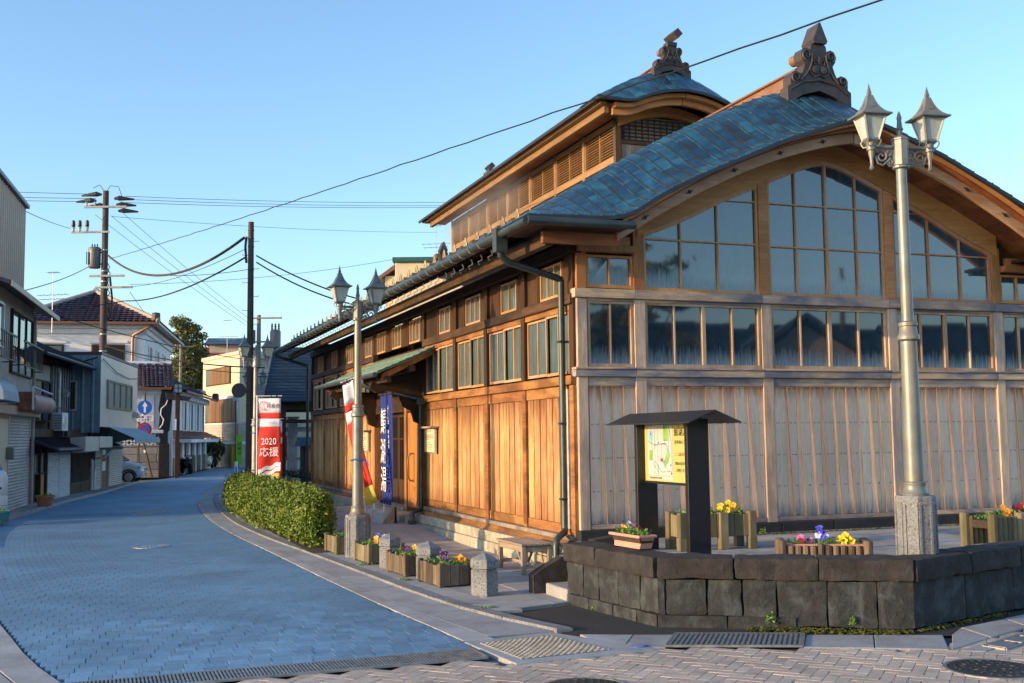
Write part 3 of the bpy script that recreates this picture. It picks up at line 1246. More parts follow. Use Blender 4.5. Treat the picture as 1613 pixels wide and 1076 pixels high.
def sweep(name, mat, x0, x1, lo, hi, y0, y1, parent, n=24):
    """board following a curve across the gable"""
    m = MB()
    vs = []
    for i in range(n+1):
        x = lerp(x0, x1, i/n)
        vs += [(x, y0, lo(x)), (x, y0, hi(x)), (x, y1, hi(x)), (x, y1, lo(x))]
    fs = [[0, 1, 2, 3], [4*n+3, 4*n+2, 4*n+1, 4*n]]
    for i in range(n):
        a, b = 4*i, 4*i+4
        for k in range(4):
            k2 = (k+1) % 4
            fs.append([a+k, b+k, b+k2, a+k2])
    m.add(vs, fs)
    return fixn(m.build(name, mat, parent, smooth=True))


bl = curve([(.1, 4.40), (.35, 4.54), (.85, 4.85), (1.59, 5.26), (2.65, 5.74), (3.75, 6.09), (4.215, 6.18)])
blo = lambda x: bl(mir(x))
for a, b in ((.30, 4.205), (4.225, 8.13)):
    sweep('bargeboard', 'wood_barge', a, b, blo, lambda x: blo(x)+.155, -.76, -.68, BH)
    sweep('barge_moulding', 'wood_soffit', a, b, lambda x: blo(x)+.16, lambda x: max(blo(x)+.18, ez(x)-.10), -.88, -.70, BH)
    sweep('verge_board', 'wood_gable', a-.02 if a < 1 else a, b, lambda x: max(blo(x)+.19, ez(x)-.09), lambda x: max(blo(x)+.2, ez(x)-.05), -.99, -.72, BH)
sweep('verge_edge', 'steel_dark', -1.1, 9.53, lambda x: ez(x)-.045, lambda x: ez(x)+.004, -1.06, -1.0, BH, 60)
# soffit boards between bargeboard and wall
for i in range(34):
    xa, xb = lerp(.3, 8.13, i/34), lerp(.3, 8.13, (i+1)/34)
    m = MB()
    za, zb = max(ez(xa)-.13, blo(xa)+.1), max(ez(xb)-.13, blo(xb)+.1)
    m.prism([(xa+.004, -.70, za), (xb-.004, -.70, zb), (xb-.004, -.70, zb+.03), (xa+.004, -.70, za+.03)], (0, .8, 0))
    fixn(m.build('soffit_board', 'wood_soffit', BH))
# little iron covers on the bargeboards
first = None
for x in (.72, 1.42, 2.15, 2.92, 3.66, 4.77, 5.51, 6.28, 7.01, 7.71):
    if first is None:
        m = MB()
        m.prism([(-.075, 0, 0), (-.02, 0, -.014), (0, 0, -.035), (.02, 0, -.014), (.075, 0, 0), (.02, 0, .014), (0, 0, .035), (-.02, 0, .014)], (0, -.012, 0))
        m.lathe([(.014, 0), (.012, .018), (.001, .022)], 8, (0, -.022, -.01))
        first = o = fixn(m.build('nail_cover', 'steel_dark', BH))
    else:
        o = first.copy()
        COL.objects.link(o)
    s_ = atan2(blo(x+.05)-blo(x-.05), .1)
    o.location = (x, -.76, blo(x)+.085)
    o.rotation_euler = (0, -s_, 0)

# front eave return below the curve, with its fascia
for a, b in ((-.78, .34), (8.09, 9.21)):
    part('eave_fascia', 'wood_soffit', BH, (a, b, -.74, -.66, 4.44, 4.60))
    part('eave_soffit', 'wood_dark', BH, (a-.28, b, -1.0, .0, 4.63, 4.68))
for sx, a, b in ((1, -1.13, .40), (-1, 8.03, 9.56)):
    m = MB()
    m.tube([(a, -1.10, 4.655), (b, -1.10, 4.665)], .055, 10)
    m.build('gutter', 'copper_gutter', BH, smooth=True)
    part('eave_edge', 'steel_dark', BH, (a+.03, b-.05 if sx > 0 else b-.03, -1.05, -.98, 4.665, 4.735))

# side eaves
for sx in (-1, 1):
    X = (lambda x: x) if sx < 0 else (lambda x: 8.43-x)
    b = lambda x0, x1, *r: (min(X(x0), X(x1)), max(X(x0), X(x1)), *r)
    m = MB()
    m.prism([(X(-1.04), .5, 4.655), (X(.12), .5, 5.20), (X(.12), .5, 5.24), (X(-1.04), .5, 4.70)], (0, 21.0, 0))
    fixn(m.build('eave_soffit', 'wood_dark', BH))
    part('eave_purlin', 'wood_dark_rail', BH, b(-.72, -.60, -.66, 21.5, 4.42, 4.58))
    part('eave_edge', 'roof_edge', BH, b(-1.10, -1.055, -1.0, 21.6, 4.70, 4.715), b(-1.09, -1.05, -1.0, 21.6, 4.72, 4.733), c=0)
    part('eave_board', 'steel_dark', BH, b(-1.06, -1.0, -1.0, 21.6, 4.62, 4.70), c=0)
    m = MB()
    m.tube([(X(-1.14), -1.10, 4.645), (X(-1.14), 21.6, 4.665)], .058, 10)
    m.build('gutter', 'copper_gutter', BH, smooth=True)
    first = None
    for i in range(46):
        y = .62+i*.455
        if first is None:
            m = MB()
            m.beam((X(-1.0), 0, 4.625), (X(.1), 0, 5.14), .05, .07)
            first = o = m.build('rafter', 'wood_dark', BH)
            mb2 = MB()
            mb2.tube([(X(-1.02), .0, 4.66), (X(-1.10), .0, 4.58), (X(-1.17), 0, 4.585), (X(-1.215), 0, 4.65)], .009, 5)
            mb2.tube([(X(-1.0), .0, 4.57), (X(-.97), .02, 4.50), (X(-1.03), .05, 4.47), (X(-1.0), .07, 4.43)], .008, 5)
            hook0 = h2 = mb2.build('gutter_bracket', 'galvanised', BH)
        else:
            o = first.copy()
            COL.objects.link(o)
            h2 = hook0.copy()
            COL.objects.link(h2)
        o.location = (0, y, 0)
        h2.location = (0, y+.1, 0)

# snow guards on the lower slope
m = MB()
for dx, dz, r in ((-.05, .05, .035), (.05, .05, .035), (-.03, .11, .03), (.03, .11, .03), (0, .075, .04), (0, .145, .025)):
    m.obox((0, dx, dz), (.012, r, r), c=.008)
m.box(-.10, .02, -.012, .012, -.03, .02)
first = m.build('snow_guard', 'snow_guard', BH)
first.location = (-.58, .75, h_(-.58)+.01)
for i in range(1, 34):
    o = first.copy()
    COL.objects.link(o)
    o.location = (-.58, .75+.62*i, h_(-.58)+.01)

# ridge box and ridge ends


def ridge(y0, y1, x, zb, zt, wb, wt, mat, parent):
    m = MB()
    m.prism([(x-wb, y0, zb), (x+wb, y0, zb), (x+wt, y0, zt), (x-wt, y0, zt)], (0, y1-y0, 0))
    fixn(m.build('ridge_box', mat, parent))
    m = MB()
    m.prism([(x-wt-.05, y0, zt), (x+wt+.05, y0, zt), (x+wt+.03, y0, zt+.04), (x, y0, zt+.09), (x-wt-.03, y0, zt+.04)], (0, y1-y0, 0))
    fixn(m.build('ridge_cap', mat, parent))
    m = MB()
    zz = lerp(zb, zt, .45)
    ww = lerp(wb, wt, .45)
    m.prism([(x-ww-.012, y0, zz-.008), (x+ww+.012, y0, zz-.008), (x+ww+.012, y0, zz+.008), (x-ww-.012, y0, zz+.008)], (0, y1-y0, 0))
    fixn(m.build('ridge_seam', 'steel_dark', parent))


ridge(.30, 5.0, 4.215, 7.14, 7.60, .30, .20, 'copper_ridge', BH)
ridge(15.9, 20.6, 4.215, 7.14, 7.60, .30, .20, 'copper_ridge', BH)


def half(pts):
    return pts+[(-x, z) for x, z in pts[::-1] if abs(x) > 1e-6]


def ridge_end(y, dy, zb, S, spike, parent, nm='ridge_end'):
    """ornamental ridge end: a curled plate with a pointed block on top"""
    cx = 4.215
    d = 1 if dy > 0 else -1
    out = [(.66, -.46), (.665, -.16), (.60, -.12), (.60, .02), (.55, .11), (.46, .13), (.37, .08), (.33, .16), (.29, .28), (.345, .36), (.365, .46), (.33, .55), (.25, .58), (.17, .545), (.16, .62), (.14, .655)]
    full = [(x, z) for x, z in out]
    prof = full+[(-x, z) for x, z in full[::-1]]
    mid = [(0, -.06)]
    prof = [(.66, -.46), *out[1:], *[(-x, z) for x, z in out[::-1]][:-1], (-.66, -.46), (-.35, -.28), (0, -.18), (.35, -.28)]
    m = MB()
    m.prism([(cx+x*S, y, zb+z*S) for x, z in prof], (0, .24*S*d, 0))
    body = fixn(m.build(nm, ['ridge_end'], parent))
    # raised scrolls and flower on the face
    m = MB()
    yy = y-.012*d

    def scroll(x, z, r, tw, s=1):
        pts = []
        for k in range(22):
            a = k/21*2*pi*1.35
            q = r*(1-.72*k/21)
            pts.append((cx+(x+s*q*cos(a+tw))*S, yy, zb+(z+q*sin(a+tw))*S))
        m.tube(pts, [.022*S*(1-.4*k/21) for k in range(22)], 5)
    for s in (-1, 1):
        scroll(s*.25, .45, .095, -1.2, s)
        scroll(s*.49, .02, .09, -1.2, s)
        m.tube([(cx+s*x*S, yy, zb+z*S) for x, z in ((.15, .48), (.15, .36), (.19, .22), (.29, .08), (.40, -.03))], .02*S, 5)
        m.lathe([(.085*S, 0), (.07*S, .03*S), (.001, .045*S)], 10, (0, 0, 0), cap=False)
        o = len(m.v)-30
        for q in range(30):
            px, py, pz = m.v[o+q]
            m.v[o+q] = (cx+s*.09*S+px, y-d*pz, zb+.19*S+py)
        m.tube([(cx+s*x*S, yy, zb+z*S) for x, z in ((.0, .10), (.10, .06), (.19, .12), (.20, .22))], .018*S, 5)
        m.tube([(cx+s*x*S, yy, zb+z*S) for x, z in ((.0, .30), (.06, .36), (.11, .34), (.10, .28))], .016*S, 5)
    m.tube([(cx, yy, zb+.30*S), (cx, yy, zb+.43*S)], .018*S, 5)
    m.tube([(cx+x*S, yy, zb+z*S) for x, z in ((-.63, -.22), (-.35, -.06), (0, .0), (.35, -.06), (.63, -.22))], .018*S, 5)
    m.build('scrollwork', 'ridge_end', body, smooth=True)
    m = MB()
    for s in (-1, 1):
        m.tube([(cx+s*.25*S, y+.04*d, zb+.45*S), (cx+s*.25*S, y+.42*S*d, zb+.45*S)], .10*S, 12)
    m.build('roll', 'copper_ridge', body, smooth=True)
    if spike == 'point':
        z0, z1 = .66, 1.02
        a = [(-.125, z0), (.125, z0), (.15, z0+.05), (.012, z1+.02), (-.012, z1+.02), (-.15, z0+.05)]
        m = MB()
        m.prism([(cx+x*S, y-.06*d, zb+z*S) for x, z in a], (0, .36*S*d, 0))
        fixn(m.build('finial_block', ['ridge_end'], body))
    else:
        m = MB()
        m.prism([(cx+x*S, y-.02*d, zb+z*S) for x, z in ((-.16, .6), (.16, .6), (.17, .72), (-.17, .72))], (0, .3*S*d, 0))
        fixn(m.build('finial_base', 'ridge_end', body))
        m = MB()
        m.obox((cx, y-.05*d, zb+.88*S), (.12*S, .34*S, .12*S), (.7, 0, .7), (0, 1, 0), c=.004)
        m.build('finial_block', 'ridge_end', body)
    return body


ridge_end(0.02, 1, 7.37, .88, 'point', BH)
ridge_end(20.75, -1, 7.42, .87, 'point', BH)

# ---- walls
part('wall_core', 'wood_dark', BH, (.10, 8.33, .10, 7.7, .3, 4.62), (.55, 8.33, 7.7, 12.3, .3, 4.62), (.10, 8.33, 12.3, 20.9, .3, 4.62), c=0)
m = MB()
arch_ = curve([(.2, 4.40), (1.05, 4.79), (1.71, 5.06), (2.32, 5.36), (2.98, 5.64), (3.67, 5.93), (4.0, 6.05), (4.215, 6.08)])
ar = lambda x: arch_(mir(x))
xs = [lerp(.1, 8.33, i/40) for i in range(41)]
m.prism([(x, .06, min(hz(x), ez(x))-.1) for x in xs]+[(8.33, .06, 3.9), (.1, .06, 3.9)], (0, .3, 0))
fixn(m.build('gable_wall', 'wood_dark', BH))

# front: posts
for i, x in enumerate(PX):
    w = .085 if i not in (0, 5) else .075
    part('post', 'wood_front_post', BH, (x-w, x+w, -.055, .08, .45, 3.815))
    top_ = max(ar(x)-.03, 4.45) if i not in (0, 5) else 4.58
    part('post', 'wood_gable' if i in (2, 3) else 'wood_red_post', BH, (x-w, x+w, -.05, .08, 3.955, top_+ (.14 if i not in (0, 5) else 0)))
for k in range(5):
    a = PX[k]-.09 if k == 0 else PX[k]-.085
    b = PX[k+1]+.075 if k == 4 else PX[k+1]-.087
    if k == 0:
        a = -.06
    part('tie_beam', 'wood_front_rail', BH, (a, b, -.10, .05, 3.82, 3.95), c=.008)
    part('sill_ledge', 'wood_front_rail', BH, (a, b, -.115, .05, 2.815, 2.845), c=.006)
    part('sill_beam', 'wood_front_rail', BH, (a, b, -.095, .05, 2.712, 2.812), c=.006)
for k in range(5):
    a, b = PX[k]+.087, PX[k+1]-.087
    part('head_board', 'wood_front_rail', BH, (a, b, -.045, .05, 2.585, 2.708), c=.004)
    part('sill', 'stone_dark_base' if 0 else 'wood_front_rail', BH, (a, b, -.05, .05, .60, .665), c=.005)
for a, b in ((-.02, .89), (7.54, 8.45)):
    part('lintel', 'wood_red_post', BH, (a, b, -.16, -.02, 4.47, 4.57), c=.006)
    part('fill_board', 'wood_gable', BH, (a+.17, b-.03, -.02, .05, 4.575, 4.72))

# front: lapped boards
nails = MB()
nb = {0: 4, 1: 8, 2: 10, 3: 8, 4: 4}
for k in range(5):
    a, b = PX[k]+.09, PX[k+1]-.09
    n = nb[k]
    wd = (b-a)/n
    cuts = [a]+[a+(i+RND.uniform(-.13, .13))*wd for i in range(1, n)]+[b]
    for i in range(n):
        xa, xb = cuts[i], cuts[i+1]
        sl = wd*RND.uniform(.30, .52) if i else .004
        z0, z1 = .667+RND.uniform(0, .006), 2.583
        m = MB()
        m.cur = 1 if i else 0
        ya, yb = -.040-RND.uniform(0, .008), -.020
        f = [(xa+.003, ya, z1), (xb-.003, yb, z1), (xb-.003, yb, z0), (xa+sl, ya, z0)]
        bk = [(p[0], .03, p[2]) for p in f]
        m.add(f+bk, [[3, 0, 4, 7]])
        m.cur = 0
        m.add(f+bk, [[0, 3, 2, 1], [1, 2, 6, 5], [0, 1, 5, 4], [2, 3, 7, 6]])
        if i:
            f = [(xa+.003, -.022, z1), (xa+sl, -.022, z0), (xa+.003, -.022, z0)]
            m.add(f+[(p[0], .03, p[2]) for p in f], [[0, 2, 1], [0, 3, 5, 2], [1, 2, 5, 4]])
        m.build('board', ['wood_front', 'wood_edge'], BH)
        for zz in (2.56, 2.05, 1.58, 1.12, .70):
            for fx in (.1, .3, .7, .92):
                fr = (2.583-zz)/1.916
                x = lerp(xa+sl*fr+.02, xb-.02, fx)
                y = lerp(ya, yb, (x-xa)/(xb-xa))
                nails.box(x-.004, x+.004, y-.003, y+.01, zz-.012, zz+.006)
nails.build('nail_heads', 'wood_dark', BH, kind='stuff')

# dark stone course under the front wall
x = -.05
while x < 8.45:
    L = RND.uniform(.85, 1.25)
    b = min(x+L, 8.5)
    m = MB()
    m.box(x+.004, b-.004, -.14, .1, .36, .598, c=.012)
    m.build('base_stone', 'stone_dark_base', BH)
    x = b


def window(name, parent, mp, x0, x1, z0, z1, vb, hb, fmat, gmat, fw_=.035, mw=.022, top=None, d0=-.03, rail=.05):
    """sash with panes; mp maps (x along the wall, depth, z) to the world; vb/hb bars; top(x) trims the head"""
    m = MB()

    def bx(xa, xb, za, zb, da, db):
        if top is None or za > 1e3:
            vs = [mp(x, d, z) for x in (xa, xb) for d in (da, db) for z in (za, zb)]
        else:
            vs = [mp(x, d, z) for x in (xa, xb) for d in (da, db) for z in (min(za, top(x)), min(zb, top(x)))]
        m.add(vs, [[0, 1, 3, 2], [4, 6, 7, 5], [0, 4, 5, 1], [2, 3, 7, 6], [0, 2, 6, 4], [1, 5, 7, 3]])
    bx(x0, x0+fw_, z0, z1, d0, .05)
    bx(x1-fw_, x1, z0, z1, d0, .05)
    bx(x0+fw_, x1-fw_, z0, z0+rail, d0+.004, .05)
    if top is None:
        bx(x0+fw_, x1-fw_, z1-fw_, z1, d0+.004, .05)
    else:
        n = 10
        for i in range(n):
            xa, xb = lerp(x0, x1, i/n), lerp(x0, x1, (i+1)/n)
            vs = [mp(x, d, min(z1, top(x))+dz) for x in (xa, xb) for d in (d0-.012, .05) for dz in (-.075, .0)]
            m.add(vs, [[0, 1, 3, 2], [4, 6, 7, 5], [0, 4, 5, 1], [2, 3, 7, 6], [0, 2, 6, 4], [1, 5, 7, 3]])
    for v in vb:
        w = mw if not isinstance(v, tuple) else v[1]
        x = v if not isinstance(v, tuple) else v[0]
        bx(x-w/2, x+w/2, z0+rail, z1-fw_*.3, d0+.006, .05)
    for h in hb:
        if isinstance(h, tuple):
            bx(max(h[1], x0+fw_), min(h[2], x1-fw_), h[0]-mw/2, h[0]+mw/2, d0+.008, .05)
        else:
            bx(x0+fw_, x1-fw_, h-mw/2, h+mw/2, d0+.008, .05)
    f = fixn(m.build(name, fmat, parent))
    xs_ = [x0+fw_]+[v[0] if isinstance(v, tuple) else v for v in vb]+[x1-fw_]
    zs_ = [z0+rail]+sorted([h[0] if isinstance(h, tuple) else h for h in hb])+[z1-fw_]
    for i in range(len(xs_)-1):
        for j in range(len(zs_)-1):
            xa, xb, za, zb = xs_[i], xs_[i+1], zs_[j], zs_[j+1]
            tilt = RND.uniform(-.0020, .0020)
            if top is None:
                pts = [(xa, za), (xb, za), (xb, zb), (xa, zb)]
            else:
                N_ = 6
                up_ = [(lerp(xb, xa, k/N_), max(za, min(zb, top(lerp(xb, xa, k/N_))-.02))) for k in range(N_+1)]
                if max(p[1] for p in up_)-za < .03:
                    continue
                pts = [(xa, za), (xb, za)]+up_
            mm = MB()
            vs = [mp(p[0], .012+(tilt if k else -tilt), p[1]) for k, p in enumerate(pts)]
            mm.add(vs, [list(range(len(vs)))])
            mm.build('pane', gmat, f)
    return f


FM = lambda x, d, z: (x, d, z)
arc = lambda x: ar(x)
# low windows of the front
for k, (a, b) in enumerate(zip(PX[:-1], PX[1:])):
    a, b = a+.087, b-.087
    q = (b-a)/4
    if k in (0, 4):
        window('window', BH, FM, a+.01, b-.01, 2.85, 3.78, [(a+b)/2], [], 'wood_sash_pale', 'glass_front_low')
    else:
        window('window', BH, FM, a+.01, b-.01, 2.85, 3.78, [a+q, (a+2*q, .055), a+3*q], [], 'wood_sash_pale', 'glass_front_low')
    part('window_head', 'wood_front_rail', BH, (a, b, -.04, .04, 3.782, 3.818), c=.003)
# upper end windows
for a, b in ((.155, .88), (7.55, 8.275)):
    window('window', BH, FM, a, b, 3.97, 4.44, [(a+b)/2], [], 'wood_gable', 'glass_front')
# the arched gable glazing
window('window', BH, FM, 1.06, 2.98, 3.955, 6.2, [1.67, 2.29], [4.71, (5.36, 2.29, 2.95)], 'wood_sash', 'glass_front', top=arc)
window('window', BH, FM, 3.16, 5.27, 3.955, 6.4, [3.66, (4.215, .04), 4.77], [4.70, 5.36], 'wood_sash', 'glass_front', top=arc)
window('window', BH, FM, 5.45, 7.37, 3.955, 6.2, [6.14, 6.76], [4.71, (5.36, 5.47, 6.14)], 'wood_sash', 'glass_front', top=arc)
sweep('arch_beam', 'wood_gable', .95, 7.48, lambda x: ar(x)-.01, lambda x: max(ar(x)+.12, min(ez(x), hz(x))-.13), -.07, .08, BH, 40)

# ---- side wall facing the street
SM = lambda s_, d, z: (d, s_, z)
nj = 0
for i in range(len(SY)-1):
    a, b = SY[i]+.07, SY[i+1]-.07
    if i == 4:
        continue
    n = max(6, round((b-a)/.235))
    for k in range(n):
        ya, yb = lerp(a, b, k/n), lerp(a, b, (k+1)/n)
        m = MB()
        dd = -.016-RND.uniform(0, .010)
        g0, g1 = .018+RND.uniform(0, .006), .020+RND.uniform(0, .008)
        m.prism([(.04, ya+g0, .655), (dd+.008, ya+g0, .655), (dd, ya+g0+.012, .655), (dd-.004, yb-g1-.012, .655), (dd+.006, yb-g1, .655), (.04, yb-g1, .655)], (0, 0, 1.785))
        fixn(m.build('board', 'wood_side', BH))
    part('back_board', 'groove', BH, (.032, .06, a, b, .6, 2.5), c=0)
    part('foot_rail', 'wood_side_rail', BH, (-.035, .05, a, b, .515, .65), c=.005)
    part('head_rail', 'wood_side_rail', BH, (-.04, .05, a, b, 2.445, 2.60), c=.005)
    part('sill_beam', 'wood_side_rail' if i < 4 else 'wood_dark_rail', BH, (-.10, .05, a-.138, b, 2.605, 2.735), c=.01)
    part('tie_beam', 'wood_dark_rail', BH, (-.10, .05, a-.138, b, 3.74, 3.885), c=.01)
    # lower windows: two sashes
    mid_ = (a+b)/2
    window('window', BH, SM, mid_+.0, b-.02, 2.775, 3.64, [lerp(mid_, b, .5)], [], 'wood_sash', 'glass_frosted', .03, .022, d0=-.02, rail=.04)
    window('window', BH, SM, a+.02, mid_+.03, 2.765, 3.65, [lerp(a, mid_, .5)], [], 'wood_sash', 'glass_frosted', .03, .022, d0=-.045, rail=.04)
    part('window_head', 'wood_side_rail', BH, (-.05, .05, a, b, 3.655, 3.736), c=.004)
for i in range(len(SY)-1):
    a, b = SY[i]+.07, SY[i+1]-.07
    spans = [(a, b)] if i != 4 else [(a, a+1.5), (a+1.55, a+3.0), (a+3.05, b)]
    for q, (a2, b2) in enumerate(spans):
        w0 = a2+.30
        w1 = w0+(.84 if i % 2 == 0 else .74)
        bars = [lerp(w0, w1, .36), lerp(w0, w1, .68)] if i % 2 == 0 else [(w0+w1)/2]
        window('window', BH, SM, w0, w1, 3.90, 4.40, bars, [], 'wood_sash', 'glass_frosted', .03, .022, d0=-.03, rail=.04)
        part('upper_panel', 'wood_dark', BH, (-.0, .06, w1+.03, b2, 3.89, 4.45), c=.003)
        part('upper_panel', 'wood_dark', BH, (-.0, .06, a2, w0-.02, 3.89, 4.45), c=.003)
        part('stud', 'wood_dark', BH, (-.05, .05, w1+.01, w1+.09, 3.89, 4.5), c=.004)
part('wall_plate', 'wood_dark_rail', BH, (-.10, .06, -.1, 21.0, 4.45, 4.62), c=.008)
for i, y in enumerate(SY):
    w = .068
    if i:
        part('post', 'wood_dark', BH, (-.075, .06, y-w, y+w, 2.74, 3.735), c=.006)
        part('post', 'wood_dark', BH, (-.06, .06, y-w, y+w, 3.89, 4.45), c=.006)
    part('post', 'wood_side_rail', BH, (-.065, .06, y-w, y+w, .50, 2.60), c=.006)
part('corner_post', 'wood_dark', BH, (-.05, -.005, .0, .14, 2.75, 3.8), (-.05, -.005, .0, .14, 3.9, 4.45), c=.004)
part('sill_strip', 'wood_grey', BH, (-.13, .05, .0, 7.75, .445, .51), (-.13, .05, 12.3, 21.05, .445, .51), c=.01)
for a, b in ((.0, 7.75), (12.3, 21.05)):
    m = MB()
    m.prism([(-.17, a, .36), (.05, a, .36), (.05, a, .44), (-.10, a, .44)], (0, b-a, 0))
    fixn(m.build('water_board', 'wood_side_rail', BH))
# pale stone footing in two courses
for (a, b) in ((-.1, 7.72), (12.35, 21.1)):
    for cz0, cz1, L in ((.19, .355, 1.0), (-.05, .186, .8)):
        y = a
        while y < b:
            e2 = min(b, y+L*RND.uniform(.85, 1.15))
            m = MB()
            xo = -.24 if cz1 > .2 else -.26
            m.obox(((xo+.05)/2, (y+e2)/2, (cz0+cz1)/2), ((.05-xo)/2, (e2-y)/2-.003, (cz1-cz0)/2), c=.012)
            m.build('footing_stone', 'stone_pale', BH)
            y = e2
part('back_wall', 'wood_dark', BH, (0, 8.43, 20.92, 21.02, .3, 4.9), c=0)
part('east_wall', 'wood_grey', BH, (8.34, 8.45, 0.1, 20.9, .3, 4.9), c=0)

# ------------------------------------------------------------------ raised ventilation roof (part of the bathhouse)
hm = curve([(2.32, 8.19), (2.6, 8.40), (3.06, 8.67), (3.45, 8.87), (3.85, 9.02), (4.215, 9.11)])
em = curve([(2.32, 8.19), (2.75, 8.17), (3.05, 8.18), (3.44, 8.33), (3.82, 8.43), (4.215, 8.475)])
hmz = lambda x: hm(mir(x))
emz = lambda x: em(mir(x))


def monpt(x, t):
    s_ = .3*t+.7*ss(t)
    return Vector((x, lerp(4.95, 4.09, t), lerp(hmz(x), emz(x), s_)))


xsM = [lerp(2.32, 4.215, i/11) for i in range(12)]
shingles(monpt, xsM, 3, 'copper', BH, 1, gap=.01, sub=4, name='upper_shingle')
shingles(monpt, [8.43-x for x in xsM], 3, 'copper', BH, -1, gap=.01, sub=4, name='upper_shingle')
m = MB()
m.shell(lambda u, v: monpt(lerp(2.32, 6.11, u), v)-Vector((0, 0, .015)), 30, 6, (0, 0, -.03))
fixn(m.build('roof_deck', 'copper_dark', BH, smooth=True))
for fx in (lambda u: lerp(2.32, 4.215, u), lambda u: lerp(6.11, 4.215, u)):
    m = MB()
    m.shell(lambda u, v: (fx(u), lerp(4.9, 16.75, v), hmz(fx(u))), 10, 2, (0, 0, -.05))
    fixn(m.build('roof_slope', 'copper_dark', BH, smooth=True))
ml = curve([(2.5, 7.95), (2.8, 7.93), (3.11, 7.965), (3.52, 8.12), (3.9, 8.215), (4.215, 8.245)])
mlo = lambda x: ml(mir(x))
for a, b in ((2.72, 4.205), (4.225, 5.71)):
    sweep('bargeboard', 'wood_gable', a, b, mlo, lambda x: mlo(x)+.11, 4.36, 4.44, BH, 14)
    sweep('verge_board', 'wood_gable', a, b, lambda x: mlo(x)+.115, lambda x: max(mlo(x)+.12, emz(x)-.04), 4.22, 4.42, BH, 14)
sweep('verge_edge', 'steel_dark', 2.32, 6.11, lambda x: emz(x)-.04, lambda x: emz(x)+.003, 4.085, 4.14, BH, 30)
for sx in (0, 1):
    X = (lambda x: x) if sx == 0 else (lambda x: 8.43-x)
    b = lambda x0, x1, *r: (min(X(x0), X(x1)), max(X(x0), X(x1)), *r)
    part('eave_purlin', 'wood_louver', BH, b(2.56, 2.66, 4.40, 16.4, 7.96, 8.12), c=.006)
    part('eave_board', 'wood_louver', BH, b(2.44, 2.56, 4.30, 16.6, 8.10, 8.15), c=.004)
    part('eave_edge', 'steel_dark', BH, b(2.315, 2.36, 4.12, 16.75, 8.13, 8.185), c=0)
    m = MB()
    m.prism([(X(2.4), 4.36, 8.12), (X(3.1), 4.36, 8.10), (X(3.1), 4.36, 8.14), (X(2.4), 4.36, 8.16)], (0, 12.3, 0))
    fixn(m.build('eave_soffit', 'wood_soffit', BH))
    part('vent_wall', 'wood_dark', BH, b(3.16, 3.3, 5.05, 15.9, 6.6, 8.12), c=0)
    # seven louvre panels
    L = 10.9/7
    slat0 = None
    for i in range(8):
        y = 5.0+i*L
        part('louvre_post', 'wood_louver', BH, b(3.07, 3.16, y-.05, y+.05, 7.0, 8.08), c=.004)
    part('louvre_rail', 'wood_louver', BH, b(3.085, 3.16, 5.05, 15.85, 7.96, 8.06), b(3.075, 3.16, 5.05, 15.85, 7.2, 7.33), c=.004)
    for i in range(7):
        y0, y1 = 5.0+i*L+.05, 5.0+(i+1)*L-.05
        part('louvre_frame', 'wood_louver', BH, b(3.085, 3.15, y0, y0+.045, 7.33, 7.96), b(3.085, 3.15, y1-.045, y1, 7.33, 7.96), b(3.09, 3.15, (y0+y1)/2-.018, (y0+y1)/2+.018, 7.33, 7.96), c=.003)
        if sx == 0:
            for k in range(11):
                z = 7.36+k*.055
                if slat0 is None:
                    m = MB()
                    m.obox((3.12, 0, 0), (.032, L/2-.1, .006), (.8, 0, .6), (0, 1, 0))
                    slat0 = o = m.build('slat', 'wood_louver', BH)
                else:
                    o = slat0.copy()
                    COL.objects.link(o)
                o.location = (0, (y0+y1)/2, z)
# gable of the raised roof: planks below, lattice above
for k in range(12):
    xa = 3.12+k*.183
    part('plank', 'wood_grey', BH, (xa, xa+.18, 5.0-RND.uniform(0, .01), 5.05, 6.7, 7.56), c=.003)
part('lattice_rail', 'wood_lattice', BH, (3.06, 5.37, 4.96, 5.05, 7.56, 7.63), c=.004)
part('corner_post', 'wood_lattice', BH, (3.05, 3.18, 4.95, 5.06, 6.7, 8.05), (5.25, 5.38, 4.95, 5.06, 6.7, 8.05), c=.004)
m = MB()
m.prism([(3.15, 5.06, 7.5), (5.28, 5.06, 7.5), (5.28, 5.06, 7.95), (4.8, 5.06, 8.15), (3.6, 5.06, 8.15), (3.15, 5.06, 7.95)], (0, .04, 0))
fixn(m.build('gable_panel', 'wood_grey', BH))
wa = lambda x: mlo(x)-.02
for k in range(7):
    z = 7.655+k*.072
    part('lattice_bar', 'wood_lattice', BH, (3.18, 5.25, 5.02, 5.055, z, z+.02), c=0)
for k in range(15):
    x = 3.26+k*.137
    part('lattice_bar', 'wood_lattice', BH, (x, x+.02, 5.035, 5.06, 7.63, min(8.12, wa(x)+.05)), c=0)
sweep('arch_beam', 'wood_gable', 3.1, 5.33, lambda x: mlo(x)-.07, lambda x: mlo(x)+.12, 4.92, 5.04, BH, 20)
# vent box where the ridge meets the gable
part('ridge_step', 'ridge_end_gold', BH, (3.96, 4.47, 4.2, 4.95, 7.3, 7.66), c=.01)
ridge_end(4.72, 1, 9.17, .62, 'block', BH)
ridge_end(15.75, -1, 9.17, .62, 'block', BH)
ridge(4.9, 15.6, 4.215, 9.02, 9.25, .18, .13, 'copper_ridge', BH)

# ------------------------------------------------------------------ entrance canopy and doorway
m = MB()


def can(u, v):
    x = lerp(-1.22, .05, u)
    return (x, lerp(6.95, 12.95, v), 3.16+.56*u+.03*(u-.5)**2*2)


